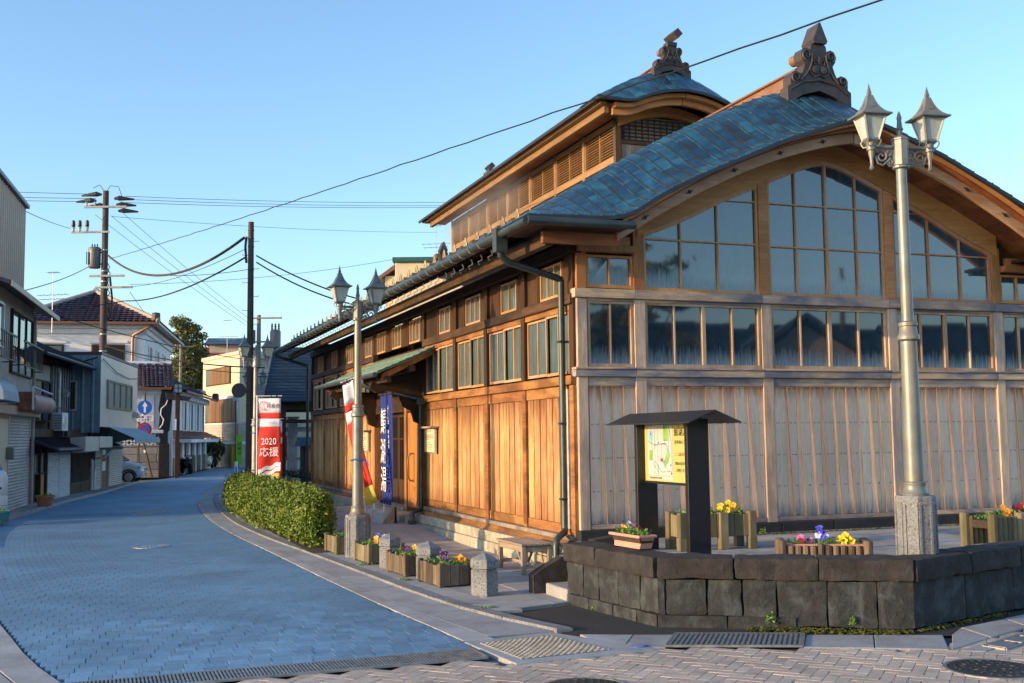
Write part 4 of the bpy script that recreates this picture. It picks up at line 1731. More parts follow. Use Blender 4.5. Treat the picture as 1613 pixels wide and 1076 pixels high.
m.shell(can, 6, 2, (0, 0, -.035))
cano = fixn(m.build('canopy_roof', 'patina_green', BH))
for k in range(9):          # overlapping sheet courses
    u = (k+.2)/9.0
    m = MB()
    p, q = can(u, 0), can(min(1, u+.13), 0)
    m.prism([(p[0]-.02, 6.93, p[2]+.0), (q[0], 6.93, q[2]+.004), (q[0], 6.93, q[2]+.012), (p[0]-.02, 6.93, p[2]+.022)], (0, 6.04, 0))
    fixn(m.build('lapped_roofing', 'patina_green', cano))
for y in (7.13, 12.7):
    m = MB()
    m.prism([(-1.08, y, 3.03), (0, y, 3.56), (0, y, 3.68), (-1.08, y, 3.15)], (0, .06, 0))
    fixn(m.build('canopy_barge', 'wood_red_post', BH))
part('canopy_beam', 'wood_dark', BH, (-1.02, -.92, 7.0, 12.9, 2.98, 3.10), (-.55, -.43, 7.0, 12.9, 3.20, 3.32), c=.006)
for k in range(12):
    y = 7.3+k*.49
    m = MB()
    m.beam((-1.15, y, 3.08), (.0, y, 3.60), .045, .06)
    m.build('canopy_rafter', 'wood_dark', BH)
m = MB()
m.tube([(-1.27, 6.9, 3.12), (-1.27, 13.3, 3.14)], .05, 8)
m.build('canopy_gutter', 'copper_gutter', BH, smooth=True)


def bracket(y):
    """carved arm carrying the canopy beam"""
    m = MB()
    m.prism([(-.06, y, 2.15), (-.06, y, 2.98), (-1.12, y, 3.02), (-1.16, y, 2.90), (-1.02, y, 2.80), (-.82, y, 2.86), (-.70, y, 2.74), (-.52, y, 2.72), (-.44, y, 2.52), (-.28, y, 2.44), (-.22, y, 2.22)], (0, .14, 0))
    m.prism([(-.06, y-.02, 2.30), (-.06, y-.02, 2.95), (-.86, y-.02, 2.97), (-.84, y-.02, 2.90), (-.56, y-.02, 2.86), (-.36, y-.02, 2.62)], (0, .18, 0))
    return fixn(m.build('carved_bracket', 'wood_dark', BH))


bracket(7.83)
bracket(12.05)
# door zone
for y, w in ((7.86, .08), (9.18, .08), (12.2, .09)):
    part('door_post', 'wood_red_post', BH, (-.08, .12, y-w, y+w, .32, 2.62), c=.006)
part('door_lintel', 'wood_dark_rail', BH, (-.06, .12, 7.9, 12.2, 2.45, 2.64), c=.006)
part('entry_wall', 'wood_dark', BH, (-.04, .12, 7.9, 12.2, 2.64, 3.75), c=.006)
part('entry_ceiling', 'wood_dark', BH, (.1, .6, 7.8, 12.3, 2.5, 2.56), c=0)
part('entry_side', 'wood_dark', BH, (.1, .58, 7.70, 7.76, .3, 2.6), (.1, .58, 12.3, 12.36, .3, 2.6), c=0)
dr = part('door', 'wood_door', BH, (-.035, .02, 7.95, 9.08, .42, 2.42), c=.005)
part('door_rail', 'wood_red_post', dr, (-.045, -.03, 7.95, 9.08, .42, .56), (-.045, -.03, 7.95, 9.08, 2.30, 2.42), (-.045, -.03, 7.95, 8.04, .56, 2.30), (-.045, -.03, 8.98, 9.08, .56, 2.30), c=.004)
m = MB()
m.tube([(-.05, 8.60, .98), (-.13, 8.60, 1.0), (-.16, 8.60, 1.08), (-.165, 8.60, 1.28), (-.16, 8.60, 1.46), (-.13, 8.60, 1.54), (-.05, 8.60, 1.56)], .022, 8)
m.build('handle', 'brass', dr, smooth=True)
part('lock', 'brass', dr, (-.055, -.03, 8.57, 8.63, .80, .86), c=.004)
# dark glazed lattice doors
for a, b in ((9.28, 10.68), (10.72, 12.10)):
    d2 = part('lattice_door', 'wood_dark', BH, (.16, .2, a, b, .36, .95), (.16, .2, a, a+.07, .95, 2.45), (.16, .2, b-.07, b, .95, 2.45), (.16, .2, a+.07, b-.07, 2.36, 2.45), c=.003)
    part('pane', 'glass_dark', d2, (.185, .195, a+.07, b-.07, .95, 2.36), c=0)
    for k in range(6):
        y = lerp(a+.07, b-.07, (k+1)/7)
        part('bar', 'wood_dark', d2, (.165, .185, y-.012, y+.012, .95, 2.36), c=0)
    part('bar', 'wood_dark', d2, (.163, .183, a+.07, b-.07, 1.85, 1.88), c=0)
part('threshold', 'stone_pale', BH, (-.45, .5, 7.75, 12.3, -.02, .32), c=.012)
part('entry_step', 'wood_grey', BH, (-.12, .15, 9.2, 12.2, .325, .40), c=.006)

# rainwater pipes


def pipe(pts, r, mat='copper_gutter', nm='downpipe', parent=None, n=10):
    m = MB()
    m.tube(pts, r, n)
    return m.build(nm, mat, parent or BH, smooth=True)


d1 = pipe([(-.13, .22, 4.10), (-.13, .22, .60), (-.15, .18, .56), (-.30, .02, .52), (-.36, -.04, .48), (-.38, -.06, .40), (-.38, -.06, -.02)], .048)
m = MB()
m.prism([(-1.22, -.14, 4.40), (-1.06, -.14, 4.40), (-1.06, -.14, 4.72), (-1.22, -.14, 4.72)], (0, .16, 0))
m.tube([(-1.14, -.06, 4.46), (-1.12, -.04, 4.36), (-1.0, .0, 4.28), (-.2, .2, 4.12), (-.13, .22, 4.10)], .05, 10)
fixn(m.build('gutter_elbow', 'copper_gutter', BH, smooth=True))
for z in (3.2, 2.05, 1.0):
    part('pipe_clip', 'steel_dark', BH, (-.185, -.05, .165, .275, z, z+.03), c=0)
d2 = pipe([(-1.25, 8.05, 3.10), (-1.25, 8.03, 3.0), (-1.15, 8.0, 2.92), (-.22, 7.66, 2.68), (-.16, 7.62, 2.64), (-.16, 7.62, .48), (-.18, 7.60, .44), (-.34, 7.50, .42), (-.38, 7.48, .36), (-.38, 7.48, .0)], .045)
part('pipe_head', 'copper_gutter', BH, (-.25, -.07, 7.53, 7.71, 2.55, 2.70), c=.01)
part('pipe_shoe', 'copper_gutter', BH, (-.45, -.31, 7.41, 7.55, .0, .26), c=.02)
pipe([(-1.14, 21.3, 4.6), (-1.1, 21.3, 4.5), (-.3, 21.15, 4.25), (-.16, 21.1, 4.2), (-.16, 21.1, .5), (-.4, 20.9, .4), (-.5, 20.8, .2)], .055)
part('corner_pipe', 'galvanised', BH, (-.10, -.055, .14, .19, .6, 2.55), c=.01)

# notice boards on the wall
def notice(y, z0, label, big=True):
    t = thing('notice_board', label, 'notice board', (-.05, y, z0))
    w = .36
    part('board', 'paper_board', t, (-.045, -.01, -w, w, 0, .46), c=.004)
    part('cap', 'wood_grey', t, (-.16, .0, -w-.12, w+.12, .47, .51), c=.004)
    part('backing', 'wood_grey', t, (-.012, -.0, -w-.04, w+.04, -.03, .47), c=.003)
    m = MB()
    for k in range(3):
        m.box(-.048, -.044, .10-k*.10-.015, .10-k*.10+.015, .395, .435)
    for k, (a, b, z) in enumerate(((-.3, .3, .34), (-.28, .3, .315), (-.3, .29, .285), (.02, .3, .255), (-.1, .12, .19), (-.25, .24, .145), (-.27, .2, .10), (-.2, .25, .06))):
        y_ = a
        while y_ < b:
            m.box(-.048, -.044, y_, y_+RND.uniform(.015, .04), z-.007, z+.007)
            y_ += .05
    m.build('lettering', 'print_black', t)
    return t


notice(7.22, 1.60, 'yellowed wooden notice board on the planks right of the entrance door')
notice(13.15, 1.58, 'yellowed wooden notice board on the planks beyond the blue banner')

# indigo banner
BN = thing('indigo_banner', 'tall indigo cloth banner with white brush lettering hanging at the bathhouse entrance', 'banner', (-.85, 7.75, .62))
m = MB()


def ban(u, v):
    z = 2.15*(1-v)
    return (.035*sin(u*7+v*2)*(.4+v*.6)+.03*v, lerp(.48, -.48, u)+.10*v, z)


m.shell(ban, 14, 16, (.004, 0, 0))
fixn(m.build('cloth', 'cloth_indigo', BN, smooth='full'))
part('top_rod', 'wood_dark', BN, (-.02, .03, -.55, .55, 2.14, 2.18), c=.004)
for k in range(4):
    part('loop', 'cloth_indigo', BN, (-.0, .04, .44-k*.24, .50-k*.24, -.06, .01), c=.004)
for i, (ch, v) in enumerate((('鯖', .27), ('湖', .55), ('湯', .81))):
    p = ban(.56, v)
    text(ch, .55, 'print_white', BN, (p[0]-.045, p[1], p[2]), (0, -1, 0), (0, 0, 1), sx=.86)
for i, ch in enumerate('ふくしま飯坂温泉'):
    v = .13+i*.045+(.045 if i > 3 else 0)
    p = ban(.87, v)
    text(ch, .085 if i > 3 else .10, 'print_white', BN, (p[0]-.045, p[1], p[2]), (0, -1, 0), (0, 0, 1), sx=1)


def weight(x, y, rz, label):
    t = thing('concrete_weight', label, 'weight', (x, y, .155), rz, 'concrete weights under the indigo banner')
    m = MB()
    m.add([(-.17, -.24, 0), (.17, -.24, 0), (.17, .24, 0), (-.17, .24, 0), (-.10, -.15, .26), (.10, -.15, .26), (.10, .15, .26), (-.10, .15, .26)],
          [[3, 2, 1, 0], [4, 5, 6, 7], [0, 1, 5, 4], [1, 2, 6, 5], [2, 3, 7, 6], [3, 0, 4, 7]])
    m.build('block', 'concrete_white', t)
    for s in (-1, 1):
        for k in range(5):
            y_ = lerp(-.16, .16, k/4)
            m = MB()
            m.beam((s*.16, y_*1.15, .03), (s*.108, y_*.75, .23), .018, .02, (0, 1, 0))
            m.build('rib', 'concrete_white', t)
    m = MB()
    m.tube([(0, 0, .25), (.0, .03, .33), (0, .0, .38), (0, -.03, .33), (0, 0, .25)], .012, 6)
    m.tube([(0, 0, .37), (.01, .05, .5), (.03, .1, .6)], .01, 5)
    m.build('rope', 'cloth_white', t)
    return t


weight(-.86, 8.75, .1, 'ribbed concrete weight under the far edge of the indigo banner')
weight(-.82, 8.05, .15, 'ribbed concrete weight beside the small wooden wedge')
t = thing('wooden_wedge', 'small wooden wedge stand leaning beside the concrete weights', 'wedge', (-.78, 7.72, .155))
m = MB()
m.prism([(-.16, 0, 0), (.16, 0, 0), (.12, 0, .36)], (0, .12, 0))
fixn(m.build('side', 'wood_bench', t))
part('back', 'wood_door', t, (.10, .15, .0, .16, 0, .36), c=.003)

# ------------------------------------------------------------------ stone retaining wall and forecourt
def rockbox(ctr, h, u, v, n=(6, 3, 4), amp=.02, seed=0.0, round_=.02):
    """hewn block: boxed grid pushed about by noise"""
    u = Vector(u).normalized()
    v = Vector(v).normalized()
    w = u.cross(v)
    ctr = Vector(ctr)
    m = MB()

    def P(a, b, c):
        p = ctr+u*(a*h[0])+v*(b*h[1])+w*(c*h[2])
        e = sum(1 for q in (a, b, c) if abs(q) > .999)
        q = p*3.1+Vector((seed, seed*2, 0))
        d = MN.noise(q)*amp+MN.noise(q*2.7)*amp*.7+MN.noise(q*6.5)*amp*.45
        dirv = (u*a+v*b+w*c).normalized()
        p = p+dirv*(d-(round_ if e >= 2 else 0)-(round_*.5 if e == 3 else 0))
        return p
    for ax in range(3):
        for s in (-1, 1):
            o = [k for k in range(3) if k != ax]
            na, nb_ = n[o[0]], n[o[1]]

            def fn(i, j, ax=ax, s=s, o=o):
                q = [0, 0, 0]
                q[ax] = s
                q[o[0]] = -1+2*i
                q[o[1]] = -1+2*j
                return P(*q)
            m.grid(fn, na, nb_)
    import bmesh
    me = bpy.data.meshes.new('t')
    me.from_pydata(m.v, [], m.f)
    bm = bmesh.new()
    bm.from_mesh(me)
    bmesh.ops.remove_doubles(bm, verts=bm.verts, dist=.0005)
    bmesh.ops.recalc_face_normals(bm, faces=bm.faces)
    out = MB()
    bm.verts.index_update()
    out.v = [tuple(q.co) for q in bm.verts]
    out.f = [[q.index for q in f.verts] for f in bm.faces]
    out.mi = [0]*len(out.f)
    bm.free()
    bpy.data.meshes.remove(me)
    return out


RW = thing('retaining_wall', 'low dark hewn stone retaining wall with heavy coping round the forecourt', 'stone wall', (0, 0, 0))
A_, B_, C_, D_ = Vector((-1.19, -2.32, 0)), Vector((-.97, -4.13, 0)), Vector((1.13, -5.38, 0)), Vector((6.2, -3.85, 0))
seed = 0
for (P, Q, cops, lows) in ((A_, B_, [.38, 1], [.20, .38, .60, .82, 1]),
                           (B_, C_, [.31, .64, 1], [.035, .20, .34, .475, .67, .86, 1]),
                           (C_, D_, [.18, .36, .55, .74, 1], [.17, .34, .5, .66, .82, 1])):
    u = (Q-P).normalized()
    n_ = Vector((-u.y, u.x, 0))          # inwards
    L = (Q-P).length
    a = 0
    for k, b in enumerate(cops):
        seed += 1.7
        la, lb = a*L, b*L
        c_ = P+u*((la+lb)/2)+n_*(.19-.02)+Vector((0, 0, .575))
        rockbox(c_, ((lb-la)/2-.004, .21, .105), u, n_, (22, 6, 6), .016, seed, .008).build('coping_stone', 'stone_coping', RW, smooth=True)
        a = b
    a = 0
    for k, b in enumerate(lows):
        seed += 1.3
        la, lb = a*L, b*L
        z0 = .115 if (P is A_ or (P is B_ and k < 3)) else .02
        hh = (.465-z0)/2
        c_ = P+u*((la+lb)/2)+n_*(.15+.012)+Vector((0, 0, z0+hh))
        rockbox(c_, ((lb-la)/2-.004, .15, hh), u, n_, (14, 3, 12), .014, seed, .006).build('wall_stone', 'stone_wall', RW, smooth=True)
        a = b
    if P is A_ or P is B_:
        bs = [.28, .55, .8, 1] if P is A_ else [.28, .55]
        a = 0
        for b in bs:
            seed += 1.1
            la, lb = a*L, b*L
            c_ = P+u*((la+lb)/2)+n_*.15+Vector((0, 0, .045))
            rockbox(c_, ((lb-la)/2-.004, .16, .068), u, n_, (12, 3, 5), .013, seed, .006).build('wall_stone', 'stone_wall', RW, smooth=True)
            a = b

for (P, Q) in ((A_, B_), (B_, C_), (C_, D_)):
    u = (Q-P).normalized()
    n_ = Vector((-u.y, u.x, 0))
    m = MB()
    m.obox((P+Q)/2+n_*.25+Vector((0, 0, .26)), ((Q-P).length/2-.02, .10, .29), u, n_)
    m.build('wall_core', 'stone_dark_base', RW)
m = MB()
m.add([(-.98, -2.3, .455), (-.80, -4.02, .455), (1.12, -5.2, .455), (6.2, -3.6, .455), (14, -3.4, .455), (14, .1, .455), (-.1, .1, .455), (-.1, -1.2, .455), (-.98, -1.6, .455)], [list(range(9))])
m.build('forecourt', 'plaza', kind='structure')
part('forecourt_fill', 'stone_dark_base', None, (-.14, 14, -.30, .1, -.05, .45), c=0)
o = bpy.data.objects['forecourt_fill']
o['kind'] = 'structure'

# steps up to the forecourt with a sloping stone cheek
st = thing('stone_steps', 'two pale stone steps with a sloping dark cheek stone beside the bench', 'steps', (0, 0, 0))
for y0, y1, z0, z1, x0 in ((-2.36, -1.72, -.03, .155, -1.20), (-2.36, -1.72, .158, .31, -.86), (-2.36, -1.72, .31, .452, -.52)):
    part('step', 'granite_slab' if z0 < 0 else 'stone_pale', st, (x0, -.2, y0, y1, z0, z1), c=.012)
m = MB()
m.prism([(-1.33, -1.66, -.03), (-1.33, -1.66, .24), (-1.24, -1.66, .30), (-.62, -1.66, .60), (-.5, -1.66, .58), (-.5, -1.66, -.03)], (0, .16, 0))
fixn(m.build('cheek', 'stone_coping', st))
m = MB()
m.prism([(-.52, -1.66, .30), (-.52, -1.66, .62), (.0, -1.66, .68), (.0, -1.66, .30)], (0, .2, 0))
fixn(m.build('cheek_top', 'stone_coping', st))


# ------------------------------------------------------------------ plants
def leaf(m, p, n, s, asp=.6, rnd=RND):
    a = n.cross(Vector((rnd.uniform(-1, 1), rnd.uniform(-1, 1), rnd.uniform(-1, 1))))
    if a.length < 1e-4:
        return
    a.normalize()
    b = n.cross(a)
    m.add([p-a*s*.5, p+b*s*asp*.5, p+a*s*.5, p-b*s*asp*.5], [[0, 1, 2, 3]])


def rv(r=RND):
    while True:
        v = Vector((r.uniform(-1, 1), r.uniform(-1, 1), r.uniform(-1, 1)))
        if .01 < v.length < 1:
            return v.normalized()


def tuft(name, x, y, z, r, h, n, mat, parent=None, label=None, cat=None, group=None, s=.03, kind=None):
    m = MB()
    for k in range(n):
        a, q = RND.uniform(0, 2*pi), sqrt(RND.random())
        hh = h*(1-q*q)*RND.random()
        leaf(m, Vector((r*q*cos(a), r*q*sin(a), hh+.004)), (rv()+Vector((0, 0, .5))).normalized(), s*RND.uniform(.6, 1.3))
    return m.build(name, mat, parent, loc=(x, y, z), label=label, cat=cat, group=group, kind=kind)


def flowers(parent, x0, x1, y0, y1, z, kinds, green='leaf_fresh', n=260, hgt=.10, fs=.046):
    """bedding pansies: a mat of leaves (one part) and each bloom its own part"""
    m = MB()
    for k in range(n):
        p = Vector((RND.uniform(x0, x1), RND.uniform(y0, y1), z+RND.uniform(-.02, hgt*.7)))
        leaf(m, p, (rv()+Vector((0, 0, .7))).normalized(), RND.uniform(.03, .055))
    m.build('foliage', green, parent, kind='stuff')
    for (fx, fy, fz, mat) in kinds:
        c = Vector((lerp(x0, x1, fx), lerp(y0, y1, fy), z+hgt*fz))
        nn = Vector((-.35+RND.uniform(-.3, .3), -.75+RND.uniform(-.3, .3), .5)).normalized()
        a = nn.cross(Vector((0, 0, 1))).normalized()
        b = a.cross(nn)
        m = MB()
        for k in range(5):
            an = pi/2+2*pi*k/5+RND.uniform(-.15, .15)
            d = a*cos(an)+b*sin(an)
            e = nn.cross(d)
            r = fs*RND.uniform(.8, 1.05)
            o = nn*(.004*(k % 2))
            m.add([c+o, c+o+d*r*.35+e*r*.36, c+o+d*r*.8+e*r*.42+nn*.008, c+o+d*r*1.0+nn*.004, c+o+d*r*.8-e*r*.42+nn*.008, c+o+d*r*.35-e*r*.36], [[0, 1, 2, 3, 4, 5]])
        f = m.build('flower', mat, parent)
        m = MB()
        m.lathe([(.008, 0), (.001, .008)], 5, c+nn*.012, cap=False)
        m.build('flower_eye', 'petal_violet' if mat != 'petal_violet' else 'petal_yellow', f)
        mm = MB()
        mm.tube([c, c-Vector((0, 0, hgt*fz+.05))], .004, 4, False)
        mm.build('stem', 'leaf_fresh', f)


# ------------------------------------------------------------------ timber planters
def slat_box(t, x0, x1, y0, y1, z0, z1, n_x, n_y, mat, corner=.035, inset=0):
    """planter walls of upright slats"""
    for (ax, fixed, a, b, n) in (('x', y0, x0, x1, n_x), ('x', y1, x0, x1, n_x), ('y', x0, y0, y1, n_y), ('y', x1, y0, y1, n_y)):
        for k in range(n):
            p, q = lerp(a, b, k/n)+.003, lerp(a, b, (k+1)/n)-.003
            th = .016
            dz = RND.uniform(-.012, .012)
            out = RND.uniform(-.003, .003)
            if ax == 'x':
                part('slat', mat, t, (p, q, fixed-th+out, fixed+th+out, z0-dz*.3, z1+dz), c=.006)
            else:
                part('slat', mat, t, (fixed-th+out, fixed+th+out, p, q, z0-dz*.3, z1+dz), c=.006)
    for x in (x0, x1):
        for y in (y0, y1):
            part('corner_post', mat, t, (x-corner, x+corner, y-corner, y+corner, z0-.015, z1+.03), c=.01)
    part('soil', 'soil', t, (x0+.02, x1-.02, y0+.02, y1-.02, z0+.04, z1-.06), c=0)


def street_planter(x, y, rz, label, kinds, green=True, mat='wood_log'):
    t = thing('street_planter', label, 'planter box', (x, y, .028), rz, 'timber planters between the granite bollards')
    slat_box(t, -.25, .25, -.35, .35, .015, .27, 4, 6, mat)
    if kinds is not None:
        flowers(t, -.21, .21, -.3, .3, .25, kinds)
    return t


street_planter(-1.98, -.32, .10, 'weathered timber planter of purple and orange pansies, the one nearest the front bollard',
               [(.2, .3, .9, 'petal_violet'), (.35, .7, 1.3, 'petal_violet'), (.45, .6, 1.2, 'petal_violet'), (.65, .25, .7, 'petal_orange'), (.8, .22, .6, 'petal_orange'), (.75, .3, .8, 'petal_yellow'), (.95, .2, .35, 'petal_orange'), (.3, .1, .6, 'petal_violet')])
street_planter(-2.10, .93, .10, 'weathered timber planter of purple, yellow and pink pansies, second from the front bollard',
               [(.2, .4, 1.0, 'petal_violet'), (.1, .3, .8, 'petal_violet'), (.5, .5, 1.0, 'petal_yellow'), (.6, .4, .8, 'petal_yellow'), (.8, .6, .9, 'petal_pink'), (.9, .4, .7, 'petal_violet')])
street_planter(-2.22, 2.55, .08, 'greenish timber planter of orange and blue pansies, just before the middle lamp post',
               [(.3, .3, .6, 'petal_orange'), (.5, .6, 1.4, 'petal_blue'), (.7, .5, 1.2, 'petal_pale'), (.4, .5, 1.0, 'petal_yellow')], mat='wood_log_green')
street_planter(-2.38, 4.15, .06, 'greenish timber planter of plain leaves, half hidden behind the middle lamp base', [], mat='wood_log_green')

# planter on legs behind the map sign
t = thing('raised_planter', 'tall timber planter on legs behind the map sign with yellow pansies', 'planter box', (1.06, -1.72, .455), -.06)
slat_box(t, -.48, .48, -.17, .17, .16, .44, 8, 3, 'wood_log_green', .05)
for x in (-.48, .48):
    for y in (-.17, .17):
        part('leg', 'wood_log_green', t, (x-.055, x+.055, y-.05, y+.05, 0, .16), c=.008)
part('leg', 'wood_log_green', t, (.02, .14, -.22, -.12, 0, .46), c=.01)
flowers(t, -.44, .44, -.13, .13, .44, [(.62, .3, .5, 'petal_yellow'), (.66, .5, .9, 'petal_yellow'), (.72, .2, .4, 'petal_yellow'), (.78, .5, .8, 'petal_yellow'), (.83, .3, 1.0, 'petal_yellow'), (.88, .4, .7, 'petal_yellow'), (.81, .7, 1.2, 'petal_yellow')])
# low log planter behind the coping
t = thing('log_planter', 'low planter of short upright logs on the coping with pink, blue and yellow pansies', 'planter box', (1.30, -3.72, .455), -.50)
for k in range(10):
    x = -.36+k*.08
    mb_ = MB()
    mb_.lathe([(.036, 0), (.039, .01), (.039, .20+RND.uniform(-.008, .008)+(.02 if k == 4 else 0)), (.034, .215+(.02 if k == 4 else 0))], 8, (x, -.16, 0), RND.uniform(0, 1))
    mb_.build('log', 'wood_log', t)
    o = mb_.build('log', 'wood_log', t)
    o.location = (0, .32, 0)
for x in (-.455, .455):
    for y in (-.17, 0, .17):
        mb_ = MB()
        mb_.lathe([(.048, 0), (.05, .01), (.05, .25), (.044, .268)], 8, (x, y, 0))
        mb_.build('log', 'wood_log', t)
m = MB()
m.prism([(-.40, -.12, .1), (.40, -.12, .1), (.42, -.13, .225), (-.42, -.13, .225)], (0, .25, 0))
fixn(m.build('trough', 'terracotta_pink', t))
flowers(t, -.37, .37, -.10, .10, .22, [(.16, .3, .9, 'petal_pink'), (.22, .5, .6, 'petal_pale'), (.18, .1, .5, 'petal_red'), (.3, .4, .5, 'petal_pink'), (.45, .5, 2.0, 'petal_blue'), (.46, .4, 1.6, 'petal_blue'), (.43, .3, 1.1, 'petal_pale'), (.48, .2, .9, 'petal_blue'), (.53, .3, .9, 'petal_pale'), (.51, .5, 1.2, 'petal_blue'), (.77, .3, .8, 'petal_yellow'), (.82, .4, 1.1, 'petal_yellow'), (.87, .3, .6, 'petal_yellow'), (.80, .1, .4, 'petal_yellow'), (.91, .2, .4, 'petal_yellow'), (.84, .6, .9, 'petal_yellow'), (.74, .5, .6, 'petal_yellow')], hgt=.085)
# planter at the right edge
t = thing('raised_planter', 'pale log planter on legs at the right edge with red and orange pansies', 'planter box', (4.02, -3.62, .455), .12)
for k in range(12):
    x = -.47+k*.085
    mb_ = MB()
    mb_.lathe([(.040, .10), (.042, .11), (.042, .42), (.036, .435)], 8, (x, -.17, 0))
    mb_.build('log', 'wood_log_green', t)
    o = mb_.build('log', 'wood_log_green', t)
    o.location = (0, .34, 0)
for x in (-.52, -.06, .52):
    for y in (-.20, .20):
        mb_ = MB()
        mb_.lathe([(.056, 0), (.058, .01), (.058, .46), (.05, .475)], 9, (x, y, 0))
        mb_.build('leg', 'wood_log_green', t)
        if x == -.06:
            o = mb_.build('leg', 'wood_log_green', t)
            o.location = (.1, 0, 0)
part('soil', 'soil', t, (-.48, .48, -.14, .14, .3, .39), c=0)
flowers(t, -.46, .46, -.14, .14, .41, [(.36, .2, .8, 'petal_orange'), (.39, .2, .5, 'petal_orange'), (.33, .2, .4, 'petal_orange'), (.38, .5, 1.2, 'petal_orange'), (.6, .4, 1.0, 'petal_red'), (.66, .3, 1.3, 'petal_red'), (.7, .4, .8, 'petal_red'), (.78, .3, .9, 'petal_yellow'), (.84, .5, 1.0, 'petal_yellow'), (.92, .4, .9, 'petal_orange')])
# terracotta trough on the coping
t = thing('flower_trough', 'terracotta plastic trough on the coping with dark red and blue pansies', 'flower trough', (-.77, -3.2, .69), 1.66)
m = MB()
m.prism([(-.26, -.075, 0), (.26, -.075, 0), (.29, -.10, .13), (-.29, -.10, .13)], (0, .15, 0))
fixn(m.build('trough', 'terracotta_pink', t))
part('rim', 'terracotta_pink', t, (-.32, .32, -.115, -.085, .115, .145), (-.32, .32, .085, .115, .115, .145), (-.32, -.29, -.085, .085, .115, .145), (.29, .32, -.085, .085, .115, .145), c=.006)
part('soil', 'soil', t, (-.28, .28, -.08, .08, .06, .12), c=0)
flowers(t, -.27, .27, -.08, .08, .13, [(.92, .4, .6, 'petal_orange'), (.80, .4, .5, 'petal_yellow'), (.66, .5, 1.5, 'petal_blue'), (.62, .4, 1.1, 'petal_pale'), (.58, .6, .9, 'petal_pale'), (.48, .4, .7, 'petal_red'), (.42, .3, .5, 'petal_red'), (.36, .5, .8, 'petal_red'), (.30, .4, 1.0, 'petal_red'), (.24, .3, .6, 'petal_red'), (.33, .2, .5, 'petal_red')])

# ------------------------------------------------------------------ granite bollards


def bollard():
    t = thing('granite_bollard', 'grey granite bollard with pointed cap standing alone in front', 'bollard', (-1.90, -1.52, .028), .35, 'granite bollards along the kerb')
    m = MB()
    m.lathe([(.165, 0), (.17, .01), (.17, .285), (.155, .295)], 6)
    m.build('shaft', 'granite', t)
    m = MB()
    m.lathe([(.150, .295), (.150, .31)], 6)
    m.build('neck', 'granite', t)
    m = MB()
    m.lathe([(.160, .31), (.178, .322), (.178, .41), (.165, .425), (.001, .50)], 6, cap=False)
    m.build('cap', 'granite', t)
    return t


b0 = bollard()
dup(b0, None, (-2.10, .22, .028), .4, 'grey granite bollard with pointed cap between the two nearest planters')
dup(b0, None, (-2.27, 1.66, .028), .3, 'grey granite bollard with pointed cap between the second and third planters')

# ------------------------------------------------------------------ bench
t = thing('wooden_bench', 'low weathered wooden bench against the stone footing near the corner', 'bench', (-.62, .52, .026), 0)
for k in range(6):
    x = -.20+k*.082
    part('slat', 'wood_bench', t, (x-.037, x+.037, -.52, .52, .385, .415), c=.006)
for y in (-.46, .46):
    for x in (-.19, .19):
        part('leg', 'wood_bench', t, (x-.03, x+.03, y-.03, y+.03, 0, .38), c=.006)
    part('apron', 'wood_bench', t, (-.16, .16, y-.02, y+.02, .30, .38), c=.005)
part('apron', 'wood_bench', t, (-.215, -.175, -.43, .43, .30, .38), c=.005)
part('stretcher', 'wood_bench', t, (-.02, .02, -.46, .46, .08, .13), (-.16, .16, .44, .48, .08, .13), (-.16, .16, -.48, -.44, .08, .13), c=.004)
for s in (-1, 1):
    m = MB()
    m.beam((0, s*.12, .12), (0, s*.36, .37), .03, .04, (1, 0, 0), .004)
    m.build('brace', 'wood_bench', t)

# ------------------------------------------------------------------ map sign
t = thing('map_sign', 'black roofed notice sign with a yellow town map on the forecourt', 'sign', (.165, -2.74, .455), 0)
part('post_panel', 'black_panel', t, (.0, .285, -.035, .035, 0, 1.62), c=.005)
part('post_panel', 'black_panel', t, (.0, .285, 1.265, 1.335, 0, 1.62), c=.005)
for s in (1, -1):
    m = MB()
    x0 = .1425
    m.prism([(x0, -.44, 1.70), (x0+s*.34, -.44, 1.565), (x0+s*.34, -.44, 1.578), (x0, -.44, 1.716)], (0, 2.18, 0))
    fixn(m.build('roof_plate', 'black_roof', t))
part('ridge_beam', 'black_panel', t, (.09, .195, -.04, 1.34, 1.58, 1.66), c=.003)
bd = part('board', 'sign_cream', t, (.115, .15, .035, 1.265, .865, 1.585), c=.002)
part('board_frame', 'black_panel', t, (.105, .16, .035, 1.265, .835, .864), (.105, .16, .035, 1.265, 1.586, 1.61), c=.002)
# the print, facing the street: u runs from the far end (left in view) to the near end
xb = .1135


def mp_(u, z):
    return (xb, 1.235-u*1.18, z)


def patch(mat, pts, d=.0006, nm='print'):
    m = MB()
    m.add([(xb-d, 1.235-u*1.18, z) for u, z in pts], [list(range(len(pts)))[::-1]])
    return m.build(nm, mat, bd)


patch('map_white', [(.05, .94), (.60, .94), (.60, 1.56), (.05, 1.56)], .0006)
patch('map_white', [(.05, .885), (.60, .885), (.60, .925), (.05, .925)], .0005)
patch('map_blue', [(.07, 1.36), (.16, 1.36), (.17, 1.47), (.13, 1.5), (.07, 1.48)], .001)
patch('map_green', [(.39, 1.36), (.50, 1.36), (.52, 1.56), (.40, 1.56)], .001)
patch('map_green', [(.08, 1.12), (.16, 1.12), (.16, 1.25), (.08, 1.25)], .001)
patch('map_green', [(.42, 1.02), (.50, 1.10), (.55, 1.20), (.50, 1.27), (.46, 1.2), (.40, 1.1)], .001)
mm = MB()


